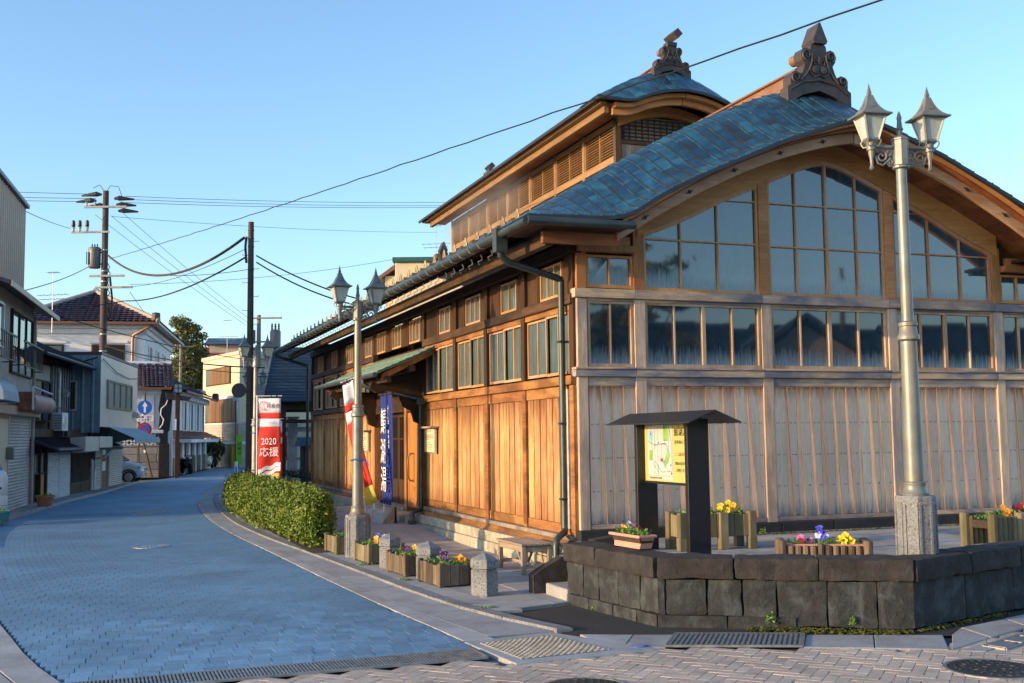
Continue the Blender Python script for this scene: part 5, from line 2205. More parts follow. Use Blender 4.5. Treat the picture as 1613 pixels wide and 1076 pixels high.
def roadl(pts, w, mat_i=0):
    for (u0, z0), (u1, z1) in zip(pts[:-1], pts[1:]):
        mm.beam((xb-.0016, 1.235-u0*1.18, z0), (xb-.0016, 1.235-u1*1.18, z1), w, .0008, (1, 0, 0))


roadl([(.06, 1.36), (.20, 1.31), (.45, 1.33), (.50, 1.25), (.54, 1.5)], .014)
roadl([(.20, 1.56), (.21, 1.31), (.2, .95)], .012)
roadl([(.28, 1.56), (.28, 1.33), (.27, 1.17), (.28, .95)], .010)
roadl([(.20, 1.12), (.35, .98), (.58, 1.0), (.58, 1.35), (.52, 1.55)], .016)
roadl([(.12, 1.56), (.16, 1.1), (.30, .96)], .010)
roadl([(.36, 1.33), (.36, 1.12), (.50, 1.0)], .010)
mm.build('print', 'map_road', bd)
mm = MB()
roadl([(.20, 1.315), (.31, 1.335), (.46, 1.325), (.45, 1.24), (.38, 1.17), (.27, 1.17)], .009)
mm.build('print', 'map_orange', bd)
patch('print_red', [(.33, 1.11), (.39, 1.11), (.39, 1.15), (.33, 1.15)], .002)
for u, z in ((.12, 1.45), (.44, 1.37), (.30, 1.34), (.50, 1.24), (.41, 1.11), (.55, 1.07), (.57, .97), (.42, 1.53)):
    m = MB()
    m.lathe([(.016, 0), (.001, .001)], 10, cap=False)
    m.v = [(xb-.002-q[2], 1.235-u*1.18+q[0], z+q[1]) for q in m.v]
    m.build('print', 'print_blue' if z > 1 else 'print_black', bd)
tx = lambda s_, size, u, z, mat='print_black', **k: text(s_, size, mat, bd, (xb-.002, 1.235-u*1.18, z), (0, -1, 0), (0, 0, 1), align='LEFT', depth=.0004, **k)
tx('鯖湖湯', .105, .635, 1.46)
tx('駐車場のご案内', .050, .645, 1.345)
tx('ここは', .046, .645, 1.20)
tx('駐車禁止', .046, .755, 1.20, 'print_red')
tx('です', .046, .95, 1.20)
tx('地図の駐車場を', .046, .645, 1.09)
tx('ご利用ください', .046, .645, 1.01)
tx('〒福島市飯坂町湯沢公衆浴場', .026, .07, .905)

# ------------------------------------------------------------------ twin lantern street lamps


def street_lamp(label, loc, rz, zg, zc, zcap, zbox, grp='twin lantern street lamps', k=1.0, mat='lamp_metal', lm='lamp_metal', al=1.0):
    """zg granite top, zc collar, zcap top of the pole, all above loc"""
    t = thing('street_lamp', label, 'street lamp', loc, rz, grp)
    m = MB()
    r0 = .205*k
    m.lathe([(r0, -.02), (r0, zg-.02), (r0*.95, zg)], 8, rot=pi/8)
    b = m.build('granite_base', 'granite', t)
    for q in range(8):
        an = q*pi/4
        m = MB()
        d = Vector((cos(an), sin(an), 0))
        e = Vector((-d.y, d.x, 0))
        rr_ = r0*cos(pi/8)
        for s in (-1, 1):
            m.obox(d*(rr_+.004)+e*(s*.062*k)+Vector((0, 0, zg*.48)), (.006, .012*k, zg*.42), d, e)
        m.obox(d*(rr_+.004)+Vector((0, 0, zg*.91)), (.006, .07*k, .012), d, e)
        m.build('base_panel', 'granite', b)
    m = MB()
    m.lathe([(.135*k, zg), (.138*k, zg+.02), (.125*k, zg+.035), (.108*k, zg+.10), (.112*k, zg+.11), (.112*k, zg+.13), (.096*k, zg+.14)], 20)
    m.build('base_collar', mat, t, smooth=True)
    m = MB()
    m.lathe([(.094*k, zg+.13), (.086*k, zc)], 20)
    m.build('lower_pole', mat, t, smooth=True)
    m = MB()
    m.lathe([(.088*k, zc-.02), (.115*k, zc), (.118*k, zc+.03), (.098*k, zc+.06), (.088*k, zc+.13), (.10*k, zc+.14), (.10*k, zc+.17), (.062*k, zc+.19)], 20)
    m.build('collar', mat, t, smooth=True)
    m = MB()
    m.lathe([(.064*k, zc+.15), (.056*k, zbox)], 18)
    m.build('upper_pole', mat, t, smooth=True)
    m = MB()
    h = zcap-zbox
    m.lathe([(.066*k, zbox-.04), (.095*k, zbox-.03), (.095*k, zbox-.01), (.07*k, zbox)], 16)
    m.lathe([(.088*k, zbox), (.088*k, zcap-.02), (.096*k, zcap-.015), (.096*k, zcap), (.05*k, zcap+.03)], 8, rot=pi/8)
    hd = m.build('arm_box', mat, t)
    m = MB()
    m.lathe([(.03*k, zcap+.02), (.03*k, zcap+.09), (.042*k, zcap+.10), (.03*k, zcap+.12), (.022*k, zcap+.2), (.028*k, zcap+.22), (.012*k, zcap+.28), (.001, zcap+.30)], 10, cap=False)
    m.build('finial', mat, hd, smooth=True)
    for s in (-1, 1):
        m = MB()
        ax = .315*k*al
        za = zbox+h*.68
        m.tube([(s*.08*k, 0, za), (s*ax, 0, za)], .022*k, 10)
        # scroll work below the arm

        def sc(cx, cz, r, turns, a0, dirn, th):
            pts = []
            for q in range(26):
                f = q/25
                an = a0+dirn*f*turns*2*pi
                rr__ = r*(1-.8*f)
                pts.append((s*(cx+rr__*cos(an)), 0, cz+rr__*sin(an)))
            m.tube(pts, [th*(1-.3*q/25) for q in range(26)], 6)
        sc(.225*k, za-.105*k, .075*k, 1.4, 0.6, 1, .014*k)
        sc(.135*k, za-.075*k, .038*k, 1.2, 2.6, -1, .012*k)
        sc(.125*k, za-.165*k, .03*k, 1.1, 1.5, 1, .011*k)
        m.tube([(s*x*k, 0, za+z*k) for x, z in ((.295, -.10), (.27, -.18), (.21, -.20), (.16, -.16), (.12, -.12))], .012*k, 6)
        m.tube([(s*x*k, 0, za+z*k) for x, z in ((.10, -.2), (.13, -.21), (.17, -.175), (.2, -.19))], .010*k, 6)
        arm = m.build('arm', mat, t, smooth=True)
        m = MB()
        zz = za
        m.lathe([(.001, -.26*k), (.022*k, -.25*k), (.03*k, -.235*k), (.016*k, -.215*k), (.02*k, -.14*k), (.032*k, -.09*k), (.036*k, -.05*k), (.05*k, -.04*k), (.05*k, .05*k), (.036*k, .06*k), (.04*k, .10*k)], 14, (s*ax, 0, zz), cap=False)
        m.build('socket', mat, arm, smooth=True)
        # lantern: square body, panes, flared roof, spike
        lz = za+.03*k
        m = MB()
        m.lathe([(.045*k, lz), (.06*k, lz+.01*k), (.085*k, lz+.03*k), (.088*k, lz+.04*k)], 4, (s*ax, 0, 0), pi/4)
        hb, ht, zb_, zt_ = .085*k, .172*k, lz+.04*k, lz+.30*k
        for q in range(4):
            an = q*pi/2+pi/4
            m.beam((s*ax+hb*cos(an), hb*sin(an), zb_), (s*ax+ht*cos(an), ht*sin(an), zt_), .020*k, .020*k, (cos(an), sin(an), .01))
            a2 = an+pi/2
            for (R_, Z_) in ((hb, zb_+.006), (ht, zt_-.008)):
                m.beam((s*ax+R_*cos(an), R_*sin(an), Z_), (s*ax+R_*cos(a2), R_*sin(a2), Z_), .016*k, .022*k)
        for q in range(4):
            an = q*pi/2+pi/4
            m.tube([(s*ax+.05*k*cos(an), .05*k*sin(an), lz-.03*k), (s*ax+.08*k*cos(an), .08*k*sin(an), lz-.035*k), (s*ax+.105*k*cos(an), .105*k*sin(an), lz+.0*k), (s*ax+.108*k*cos(an), .108*k*sin(an), lz+.02*k), (s*ax+.09*k*cos(an), .09*k*sin(an), lz+.045*k)], .008*k, 5)
        lan = m.build('lantern', lm, t)
        for q in range(4):
            an = q*pi/2+pi/4
            a2 = an+pi/2
            m = MB()
            f = .965
            m.add([(s*ax+hb*f*cos(an), hb*f*sin(an), zb_), (s*ax+hb*f*cos(a2), hb*f*sin(a2), zb_), (s*ax+ht*f*cos(a2), ht*f*sin(a2), zt_), (s*ax+ht*f*cos(an), ht*f*sin(an), zt_)], [[0, 1, 2, 3]])
            m.build('pane', 'glass_lamp', lan)
        m = MB()
        prof = [(.18, .288), (.243, .292), (.247, .306), (.205, .322), (.160, .348), (.122, .384), (.092, .425), (.068, .47), (.050, .51), (.042, .525)]
        m.lathe([(r_*k, lz+z_*k) for r_, z_ in prof], 4, (s*ax, 0, 0), pi/4)
        m.build('lantern_roof', lm, lan)
        m = MB()
        for q in range(4):
            an = q*pi/2
            d = Vector((cos(an), sin(an), 0))
            e = Vector((-d.y, d.x, 0))
            base = Vector((s*ax, 0, lz))
            # small gable vents on the roof
            p0 = base+d*(.092*k)+Vector((0, 0, .39*k))
            m.add([p0+e*.028*k-d*.0, p0-e*.028*k, p0-d*.042*k+Vector((0, 0, .08*k)), p0-d*.04*k-Vector((0, 0, .02*k))], [[0, 1, 2], [0, 2, 3], [1, 3, 2], [0, 3, 1]])
            # bead along the eave
            for b_ in range(9):
                c_ = base+d*(.170*k)+e*(lerp(-.155, .155, b_/8)*k)+Vector((0, 0, .302*k))
                m.obox(c_, (.006*k, .008*k, .008*k), d, e)
        m.build('roof_trim', lm, lan)
        m = MB()
        m.lathe([(.044*k, .522*k), (.046*k, .53*k), (.024*k, .537*k), (.030*k, .555*k), (.024*k, .575*k), (.001, .665*k)], 4, (s*ax, 0, lz), pi/4, cap=False)
        m.build('spike', lm, lan)
    return t


L2 = street_lamp('grey twin lantern lamp post in front of the bathhouse entrance', (-2.38, 3.31, .026), radians(5), .665, 2.22, 4.05, 3.79, mat='lamp_metal', lm='lamp_metal_blue', k=.96)
street_lamp('tall twin lantern lamp post on the forecourt in front of the gable windows', (1.545, -4.95, .455), radians(-10), .80, 2.38, 4.47, 4.19, k=.96, al=1.08)
street_lamp('twin lantern lamp post beside the red banner past the hedge', (-2.49, 15.4, .03), radians(5), .665, 2.22, 4.05, 3.79, mat='galvanised', lm='lamp_metal_blue', k=.96)
street_lamp('small looking twin lantern lamp post furthest along the street beside the utility pole', (-.80, 29.3, .03), radians(5), .665, 2.22, 4.05, 3.79, mat='galvanised', lm='lamp_metal_blue', k=.96)

# ------------------------------------------------------------------ hedges


def hedge(name, label, foot, h, n, mat, ls=.05, cat='hedge', stems=10, top_wob=.12):
    """foot: list of (y, x0, x1) sections; leaves fill the shell of the clipped volume"""
    t = thing(name, label, cat, (0, 0, 0))
    f0 = curve([(s_[0], s_[1]) for s_ in foot])
    f1 = curve([(s_[0], s_[2]) for s_ in foot])
    y0, y1 = foot[0][0], foot[-1][0]
    core = MB()
    K = 26

    def prof(y, a, grow=1.0):
        x0, x1 = f0(y), f1(y)
        cx, hw = (x0+x1)/2, (x1-x0)/2
        e = min(1, (y-y0)/.5, (y1-y)/.5)
        e = sqrt(max(.0, 1-(1-max(0, e))**2))
        w = MN.noise(Vector((y*1.1, a*1.3, 3.3)))*.26+MN.noise(Vector((y*3.6, a*3.4, 9.3)))*.17
        rx = hw*(.55+.45*e)*(1+w)*grow
        rz = h*.5*(.75+.25*e)*(1+w*.9)*grow
        ca_, sa = cos(a), sin(a)
        p = 2.6
        den = (abs(ca_)**p+abs(sa)**p)**(1/p)
        return Vector((cx+rx*ca_/den, y, h*.53+rz*sa/den))
    core.grid(lambda u, v: prof(lerp(y0+.5, y1-.3, v), u*2*pi, .74), 22, K)
    core.build('inner_twigs', 'bark' if 0 else mat, t)
    m = MB()
    for k in range(n):
        y = RND.uniform(y0, y1)
        a = RND.uniform(0, 2*pi)
        if sin(a) < -.75 and RND.random() < .6:
            continue
        g = 1-abs(RND.gauss(0, .10))+.05
        if RND.random() < .10:
            g += RND.uniform(.02, .22)
        if RND.random() < .10:
            y = y0+abs(RND.gauss(0, .14))+.02
            g = sqrt(RND.random())
        p = prof(y, a, g)+rv()*.03
        c = Vector(((f0(y)+f1(y))/2, y, h*.5))
        nn = ((p-c).normalized()*.6+rv()).normalized()
        leaf(m, p, nn, ls*RND.uniform(.6, 1.35), .62)
    for k in range(int(n/260)):          # stray shoots
        y = RND.uniform(y0+.1, y1)
        p = prof(y, RND.uniform(.15, pi-.15), .95)
        d = (Vector((RND.uniform(-.5, .5), RND.uniform(-.5, .5), 1))).normalized()
        L = RND.uniform(.06, .20)
        m.tube([p, p+d*L], .003, 3, False)
        for q in range(6):
            leaf(m, p+d*L*(q+1)/6+rv()*.015, rv(), ls*.8, .5)
    m.build('foliage', mat, t, kind='stuff')
    for k in range(stems):
        y = lerp(y0+.3, y1-.3, (k+.5)/stems)
        m = MB()
        x = (f0(y)+f1(y))/2+RND.uniform(-.1, .1)
        m.tube([(x, y, .0), (x+RND.uniform(-.1, .1), y+RND.uniform(-.1, .1), .5)], .015, 5)
        m.build('stem', 'bark', t)
    return t


hedge('hedge', 'rounded yellow-green clipped hedge along the kerb before the entrance', [(4.8, -2.88, -2.52), (5.8, -3.0, -2.32), (9, -3.15, -2.2), (12, -3.24, -2.3), (16.5, -3.15, -2.35)], .92, 46000, 'leaf_hedge', .056, stems=14)
hedge('hedge', 'dark clipped hedge in the shade beyond the far corner of the bathhouse', [(20.8, -1.95, -1.0), (21.2, -1.95, .4), (22.0, -1.8, .5), (22.6, -1.6, .4)], .78, 9000, 'leaf_dark', .05, stems=5)
m = MB()
m.add([(-2.95, 4.2, .034), (-1.9, 4.2, .034), (-2.0, 16.6, .034+.0), (-3.05, 16.6, .034)], [[0, 1, 2, 3]])
m.build('hedge_bed', 'soil', kind='structure')
# weeds and moss at the foot of the walls
mo = MB()
for k in range(4200):
    seg = RND.random()
    if seg < .55:
        s_ = RND.random()**.8
        p = B_+(C_-B_)*lerp(.35, .98, s_)
        q = Vector((-.5, -.84, 0))*(abs(RND.gauss(0, .10))+.02)
    elif seg < .7:
        p = C_+(D_-C_)*RND.random()*.3
        q = Vector((.25, -.95, 0))*abs(RND.gauss(0, .04))
    else:
        p = Vector((RND.uniform(2.5, 8), -.33, .455))
        q = Vector((0, -abs(RND.gauss(0, .06)), 0))
    leaf(mo, p+q+Vector((0, 0, RND.uniform(0, .02))), (Vector((0, 0, 1))+rv()*.6).normalized(), RND.uniform(.015, .04), .9)
mo.build('moss', 'moss', label='yellow-green moss along the foot of the stone wall', cat='moss', kind='stuff')
for x, y, z, r, h_t, lab in ((-.98, -3.55, .0, .05, .16, 'small weed growing at the stone wall foot near its corner'), (-1.10, -2.95, .0, .05, .10, 'low weed at the wall foot beside the steps'),
                           (-.05, -4.72, .06, .05, .16, 'fresh weed sprouting from the wall joint by the asphalt'), (.62, -5.10, .06, .03, .1, 'tiny weed in the lower wall joint near the drain'),
                           (-.75, -1.80, .33, .06, .2, 'leafy weed growing on the stone steps'), (2.7, -.36, .455, .06, .12, 'spiky little weed at the foot of the plank wall'),
                           (-2.20, -2.45, .02, .14, .03, 'clump of green weed in the kerb joint'), (-2.42, .2, .03, .10, .03, 'moss strip in the paving joint beside the planters'), (-2.5, 2.2, .03, .16, .03, 'moss strip at the foot of the greenish planter')):
    tuft('weed', x, y, z, r, h_t, 70, 'leaf_fresh', None, lab, 'weed', None, .03)

# ------------------------------------------------------------------ houses on the left side of the street
def frame(px, py, dx, dy):
    """angle for a house whose local x runs along its street front and local y goes into the house"""
    return (px, py, 0), atan2(dy, dx)


def shutter(parent, x0, x1, z0, z1, y, mat, n, name='roller_shutter'):
    s_ = part(name, mat, parent, (x0, x1, y-.01, y+.04, z0, z1), c=0)
    first = None
    for k in range(n):
        z = lerp(z0, z1, (k+.5)/n)
        if first is None:
            m = MB()
            hh = (z1-z0)/n/2
            m.prism([(x0, y-.012, -hh*.9), (x0, y-.040, -hh*.25), (x0, y-.036, hh*.2), (x0, y-.012, hh*.85)], (x1-x0, 0, 0))
            first = o = fixn(m.build('slat', mat, s_))
        else:
            o = first.copy()
            COL.objects.link(o)
        o.location = (0, 0, z)
    return s_


def hwin(parent, x0, x1, z0, z1, y, fmat='alu', gmat='glass_dark', nv=1, nh=0, fw_=.05, name='window'):
    m = MB()
    for a, b, c_, d in ((x0, x0+fw_, z0, z1), (x1-fw_, x1, z0, z1), (x0+fw_, x1-fw_, z0, z0+fw_), (x0+fw_, x1-fw_, z1-fw_, z1)):
        m.box(a, b, y-.05, y+.05, c_, d)
    for k in range(nv):
        x = lerp(x0, x1, (k+1)/(nv+1))
        m.box(x-.025, x+.025, y-.045, y+.04, z0+fw_, z1-fw_)
    for k in range(nh):
        z = lerp(z0, z1, (k+1)/(nh+1))
        m.box(x0+fw_, x1-fw_, y-.042, y+.038, z-.02, z+.02)
    f = m.build(name, fmat, parent)
    for k in range(nv+1):
        xa, xb = lerp(x0, x1, k/(nv+1))+.03, lerp(x0, x1, (k+1)/(nv+1))-.03
        part('pane', gmat, f, (xa, xb, y-.01, y+.02, z0+fw_, z1-fw_), c=0)
    return f


def corrug(parent, name, mat, x0, x1, z0, z1, y, pitch=.2, dep=.025, along='x', amp=1):
    """ribbed sheet: ribs are vertical"""
    m = MB()
    n = max(1, int((x1-x0)/pitch))
    vs, fs = [], []
    for k in range(n):
        a = lerp(x0, x1, k/n)
        w = (x1-x0)/n
        for fx, dy in ((0, 0), (.62, 0), (.72, -dep), (.90, -dep), (1.0, 0)):
            vs += [(a+w*fx, y+dy, z0), (a+w*fx, y+dy, z1)]
    for k in range(len(vs)//2-1):
        fs.append([2*k, 2*k+2, 2*k+3, 2*k+1])
    m.add(vs, fs)
    if along == 'y':
        m.v = [(q[1], q[0], q[2]) for q in m.v]
    return m.build(name, mat, parent)


# --- tan corrugated house at the left edge
loc, rz = frame(-8.28, 21.9, .09, .996)
HA = thing('shop_house', 'tall house with tan ribbed upper wall cut off by the left edge', 'house', loc, rz)
part('lower_wall', 'plaster_beige', HA, (-7, .15, .0, 8, 0, 6.0), c=0)
part('upper_wall', 'siding_tan', HA, (-7, -.0, .32, 8, 6.0, 8.95), c=0)
corrug(HA, 'ribbed_wall', 'siding_tan', -6.2, .0, 6.05, 8.95, .31, .30, .04)
part('roof', 'metal_roof', HA, (-7, .10, .18, 8, 8.95, 9.07), c=.01)
m = MB()
m.prism([(-7, -.55, 5.80), (-7, .4, 6.10), (-7, .4, 6.02), (-7, -.55, 5.70)], (8.4, 0, 0))
fixn(m.build('pent_roof', 'metal_roof', HA))
part('pent_fascia', 'siding_tan', HA, (-7, 1.42, -.57, -.54, 5.66, 5.80), c=0)
hwin(HA, -3.75, -.30, 3.75, 5.48, -.03, 'wood_dark', 'glass_front', 2, 0)
hwin(HA, -7.0, -5.0, 4.3, 5.45, -.03, 'alu', 'glass_front', 1, 0)
for x0, x1, z0, z1 in ((-3.6, -.2, 3.95, 4.62), (-6.9, -4.75, 3.95, 4.62)):
    r_ = part('balcony_rail', 'steel_dark', HA, (x0, x1, -.36, -.32, z1-.03, z1+.02), (x0, x1, -.36, -.33, z0, z0+.03), (x0, x0+.03, -.36, .0, z0, z0+.03), (x1-.03, x1, -.36, .0, z0, z0+.03), c=0)
    n = int((x1-x0)/.24)
    for k in range(n):
        x = lerp(x0, x1, (k+.5)/n)
        part('bar', 'steel_dark', r_, (x-.01, x+.01, -.35, -.33, z0, z1), c=0)
shutter(HA, -3.6, -.02, .03, 2.62, .02, 'shutter_grey', 30)
part('shutter_box', 'siding_tan', HA, (-7, .1, -.25, .1, 2.62, 2.85), c=.01)
part('post', 'alu', HA, (-3.72, -3.62, -.03, .08, 0, 2.7), c=0)
part('door_panel', 'plaster_cream', HA, (-6.5, -3.75, -.02, .05, .05, 2.5), c=0)
m = MB()
m.tube([(-3.6, -.42, 2.98), (.1, -.42, 2.98)], .26, 14)
a = m.build('awning_roll', 'pink_paint', HA, smooth=True)
part('roll_end', 'rust', a, (-3.75, -3.05, -.60, -.2, 2.72, 3.24), c=.04)
m = MB()
m.tube([(-3.8, -.62, 2.75), (-3.8, -.62, 3.36), (-.3, -.62, 3.30)], .03, 6)
m.build('awning_rod', 'alu', HA)
m = MB()
m.prism([(-7, -.45, 2.92), (-7, -.42, 3.15), (-7, -.34, 3.34), (-7, -.2, 3.45), (-7, .0, 3.5), (-7, .0, 2.92)], (2.2, 0, 0))
fixn(m.build('blue_awning', 'awning_blue', HA))

# --- dark old house with the pent roof
loc, rz = frame(-8.28, 21.9, .18, .984)
HB = thing('old_house', 'dark old timber house with navy metal roof and white shutters', 'house', loc, rz)
part('wall', 'wood_dark', HB, (.16, 8.6, .5, 7, 2.2, 4.7), (.16, 8.6, .05, 7, 0, 2.3), c=0)
m = MB()
m.prism([(-.1, -.35, 4.62), (-.1, 4.2, 6.6), (-.1, 8.5, 4.7), (-.1, 8.5, 4.6), (-.1, 4.2, 6.5), (-.1, -.35, 4.52)], (8.2, 0, 0))
rf = fixn(m.build('roof', 'metal_roof', HB))
for k in range(20):
    x = .1+k*.40
    m = MB()
    m.beam((x, -.36, 4.63), (x, 4.2, 6.62), .03, .05)
    m.build('standing_seam', 'metal_roof', rf)
m = MB()
m.tube([(-.1, -.40, 4.56), (8.15, -.40, 4.54)], .06, 8)
m.build('gutter', 'steel_dark', HB, smooth=True)
part('plaster_panel', 'plaster_beige', HB, (.2, 4.2, .44, .5, 3.9, 4.42), c=0)
hwin(HB, .05, 4.15, 2.55, 3.9, .42, 'wood_dark', 'glass_dark', 3, 0)
part('wood_panel', 'wood_dark', HB, (4.3, 8.4, .44, .52, 2.3, 4.5), c=0)
part('rail', 'steel_dark', HB, (-.1, 5.2, .1, .14, 3.0, 3.05), c=0)
m = MB()
m.prism([(-.05, -.75, 1.70), (-.05, .5, 2.20), (-.05, .5, 2.12), (-.05, -.75, 1.64)], (10.9, 0, 0))
pr = fixn(m.build('pent_roof', 'metal_roof', HB))
for k in range(26):
    x = .1+k*.42
    m = MB()
    m.beam((x, -.75, 1.72), (x, .48, 2.21), .03, .04)
    m.build('standing_seam', 'metal_roof', pr)
m = MB()
m.tube([(0, -.8, 1.64), (10.8, -.8, 1.62)], .05, 8)
m.build('gutter', 'pipe_white' if 0 else 'steel_dark', HB, smooth=True)
shutter(HB, 1.95, 3.58, .03, 1.56, -.02, 'shutter_white', 26)
shutter(HB, 3.64, 5.25, .03, 1.56, -.02, 'shutter_white', 26)
for a, b in ((5.4, 7.1), (7.15, 8.6)):
    d = part('lattice_door', 'wood_dark', HB, (a, b, -.02, .03, 0, 1.6), c=0)
    for k in range(9):
        x = lerp(a, b, (k+.5)/9)
        part('bar', 'wood_lattice', d, (x-.03, x+.03, -.05, -.02, .45, 1.5), c=0)
    part('bar', 'wood_lattice', d, (a, b, -.05, -.021, .38, .45), c=0)
part('post', 'wood_dark', HB, (.15, .3, -.08, .06, 0, 1.7), (1.0, 1.12, -.08, .06, 0, 1.7), (1.8, 1.94, -.08, .06, 0, 1.7), c=0)
hwin(HB, .32, 1.78, .9, 1.55, .0, 'wood_dark', 'glass_frosted', 1, 0)
part('door_panel', 'wood_door', HB, (1.14, 1.78, -.01, .04, .05, .88), c=0)
m = MB()
m.prism([(3.4, -.9, 1.56), (3.4, -.5, 1.50), (3.4, -.4, 2.02), (3.4, -.9, 2.05)], (2.3, 0, 0))
fixn(m.build('shop_hood', 'siding_pale', HB))
m = MB()
m.tube([(4.95, .35, 4.4), (4.95, .30, 4.2), (4.95, .3, 2.4)], .05, 8)
m.build('downpipe', 'pipe_white', HB, smooth=True)
m = MB()
m.tube([(8.9, -.75, 1.6), (8.9, -.5, 1.3), (8.9, -.16, 1.22), (8.9, -.14, .05), (8.9, -.3, .05)], .05, 8)
m.build('downpipe', 'pipe_white', HB, smooth=True)
m = MB()
m.tube([(1.0, .3, 3.6), (1.0, .25, 3.7), (1.05, .25, 2.7), (1.3, .2, 2.6)], .03, 6)
m.build('conduit', 'plaster_beige', HB)
t = thing('air_conditioner', 'outdoor air conditioner unit standing on the navy pent roof', 'air conditioner', HB.matrix_basis @ V(3.55, -.1, 2.08) if 0 else (0, 0, 0))
Mb = Matrix.Translation(Vector(loc)) @ Matrix.Rotation(rz, 4, 'Z')
t.location = Mb @ V(3.6, -.05, 2.16)
t.rotation_euler = (0, 0, rz)
part('case', 'plastic_white', t, (-.42, .42, -.16, .16, .08, .68), c=.015)
part('leg', 'steel_dark', t, (-.35, -.28, -.18, .18, -.1, .08), (.28, .35, -.18, .18, -.1, .08), c=0)
for k in range(9):
    z = .14+k*.055
    part('grille', 'steel_dark', t, (-.425, -.418, -.13, .13, z, z+.025), c=0)
m = MB()
m.lathe([(.22, 0), (.2, .012), (.06, .016), (.001, .016)], 18, cap=False)
m.v = [(q[0]-.08, -.16-q[2], q[1]+.38) for q in m.v]
m.build('fan_guard', 'alu', t)

# --- pale metal clad house on the corner of the gap
HC = thing('metal_house', 'boxy two storey house clad in pale metal with a blue awning', 'house', loc, rz)
part('upper_box', 'siding_pale', HC, (7.35, 15.45, -.58, 6.5, 2.42, 5.08), c=0)
corrug(HC, 'siding', 'siding_pale', 7.32, 15.45, 2.42, 5.05, -.60, .22, .008)
c_ = corrug(HC, 'tin_wall', 'tin_blue', -.6, 6.4, 2.2, 5.02, 7.32, .35, .03, 'y')
part('roof_edge', 'tin_purple', HC, (7.28, 15.5, -.63, 6.5, 5.06, 5.16), c=.01)
part('back_block', 'tin_purple', HC, (4.5, 8.2, 2.3, 6.0, 4.6, 5.55), c=0)
corrug(HC, 'tin_wall', 'tin_blue', 4.4, 7.3, 2.2, 4.5, .46, .35, .03)
hwin(HC, 8.5, 13.8, 3.12, 4.2, -.63, 'wood_bench', 'glass_frosted', 3, 0, .08)
sw = MB()
for a, b, c2, d2 in ((.2, 1.1, 3.0, 4.1),):
    f = part('side_window', 'alu', HC, (7.24, 7.30, a, b, c2, d2), c=0)
    part('pane', 'glass_dark', f, (7.225, 7.24, a+.06, (a+b)/2-.03, c2+.06, d2-.06), (7.225, 7.24, (a+b)/2+.03, b-.06, c2+.06, d2-.06), c=0)
part('ground_wall', 'wood_dark', HC, (8.7, 15.35, .0, 6, 0, 2.42), c=0)
shutter(HC, 8.85, 10.6, .03, 2.0, -.02, 'shutter_grey', 24)
shutter(HC, 12.2, 15.3, .03, 2.0, -.02, 'shutter_grey', 24)
part('door_panel', 'wood_shutter', HC, (10.8, 12.0, -.03, .03, .05, 1.95), c=.01)
for z0, z1, mt in ((1.35, 1.75, 'print_white'), (1.12, 1.3, 'print_red'), (.72, 1.08, 'print_white')):
    part('notice_paper', mt, HC, (10.95, 11.6, -.04, -.031, z0, z1), c=0)
part('pilaster', 'plaster_beige', HC, (10.62, 10.78, -.05, .05, 0, 2.2), (12.02, 12.18, -.05, .05, 0, 2.2), c=0)
m = MB()
m.prism([(9.2, -.60, 2.42), (9.2, -1.55, 1.98), (9.2, -1.55, 1.80), (9.2, -1.53, 1.80), (9.2, -1.53, 1.96), (9.2, -.60, 2.38)], (6.6, 0, 0))
fixn(m.build('awning', 'awning_blue', HC))
m = MB()
m.add([(9.2, -.6, 2.4), (9.2, -1.55, 1.97), (9.2, -.6, 1.8)], [[0, 1, 2]])
m.build('awning_end', 'steel_dark', HC)

# meters, vents and pipes on the street fronts
for (hs, x, y, z) in ((HC, 7.2, 1.5, 2.55), (HC, 7.2, 1.05, 2.55), (HC, 8.72, -.08, 1.35), (HB, 8.45, .0, 1.1), (HA, -3.9, -.06, 1.6)):
    bx_ = part('meter', 'transformer', hs, (x-.12, x+.10, y-.14, y+.06, z-.16, z+.16), c=.02)
    part('meter_glass', 'glass_lamp', bx_, (x-.135, x-.12, y-.11, y+.03, z-.02, z+.13) if hs is HC and x < 8 else (x-.08, x+.06, y-.155, y-.14, z-.02, z+.13), c=.004)
for (hs, pts, r, mt) in ((HC, [(7.22, .9, 2.3), (7.2, .9, 3.4), (7.2, .6, 4.6), (7.2, -.5, 4.95)], .025, 'wire'), (HC, [(7.2, 1.5, 2.7), (7.2, 1.6, 4.9)], .02, 'pipe_white'),
                         (HC, [(12.1, -.09, 0), (12.1, -.09, 2.3)], .03, 'pipe_white'), (HA, [(-.05, -.08, 0), (-.05, -.08, 5.6)], .05, 'plaster_beige'),
                         (HB, [(.1, .36, 2.4), (.1, .36, 4.5)], .04, 'pipe_white'), (HC, [(7.4, -.66, 4.9), (10, -.68, 4.55), (13, -.68, 4.45), (15.4, -.66, 4.6)], .015, 'wire')):
    m = MB()
    m.tube(pts, r, 6)
    m.build('conduit', mt, hs, smooth=True)
for (hs, x, y, z) in ((HC, 14.6, -.66, 3.0), (HB, 6.0, .4, 3.6), (HA, -4.4, -.08, 3.4)):
    m = MB()
    m.prism([(x-.15, y, z+.15), (x-.15, y-.18, z+.02), (x-.15, y-.16, z-.14), (x-.15, y, z-.14)], (.3, 0, 0))
    fixn(m.build('vent_hood', 'alu', hs))
part('curtain', 'cloth_white', HA, (-3.6, -2.6, .0, .02, 3.9, 5.4), c=0)
part('shop_sign', 'siding_pale', HB, (5.6, 7.9, -.95, -.88, 1.66, 2.05), c=.01)
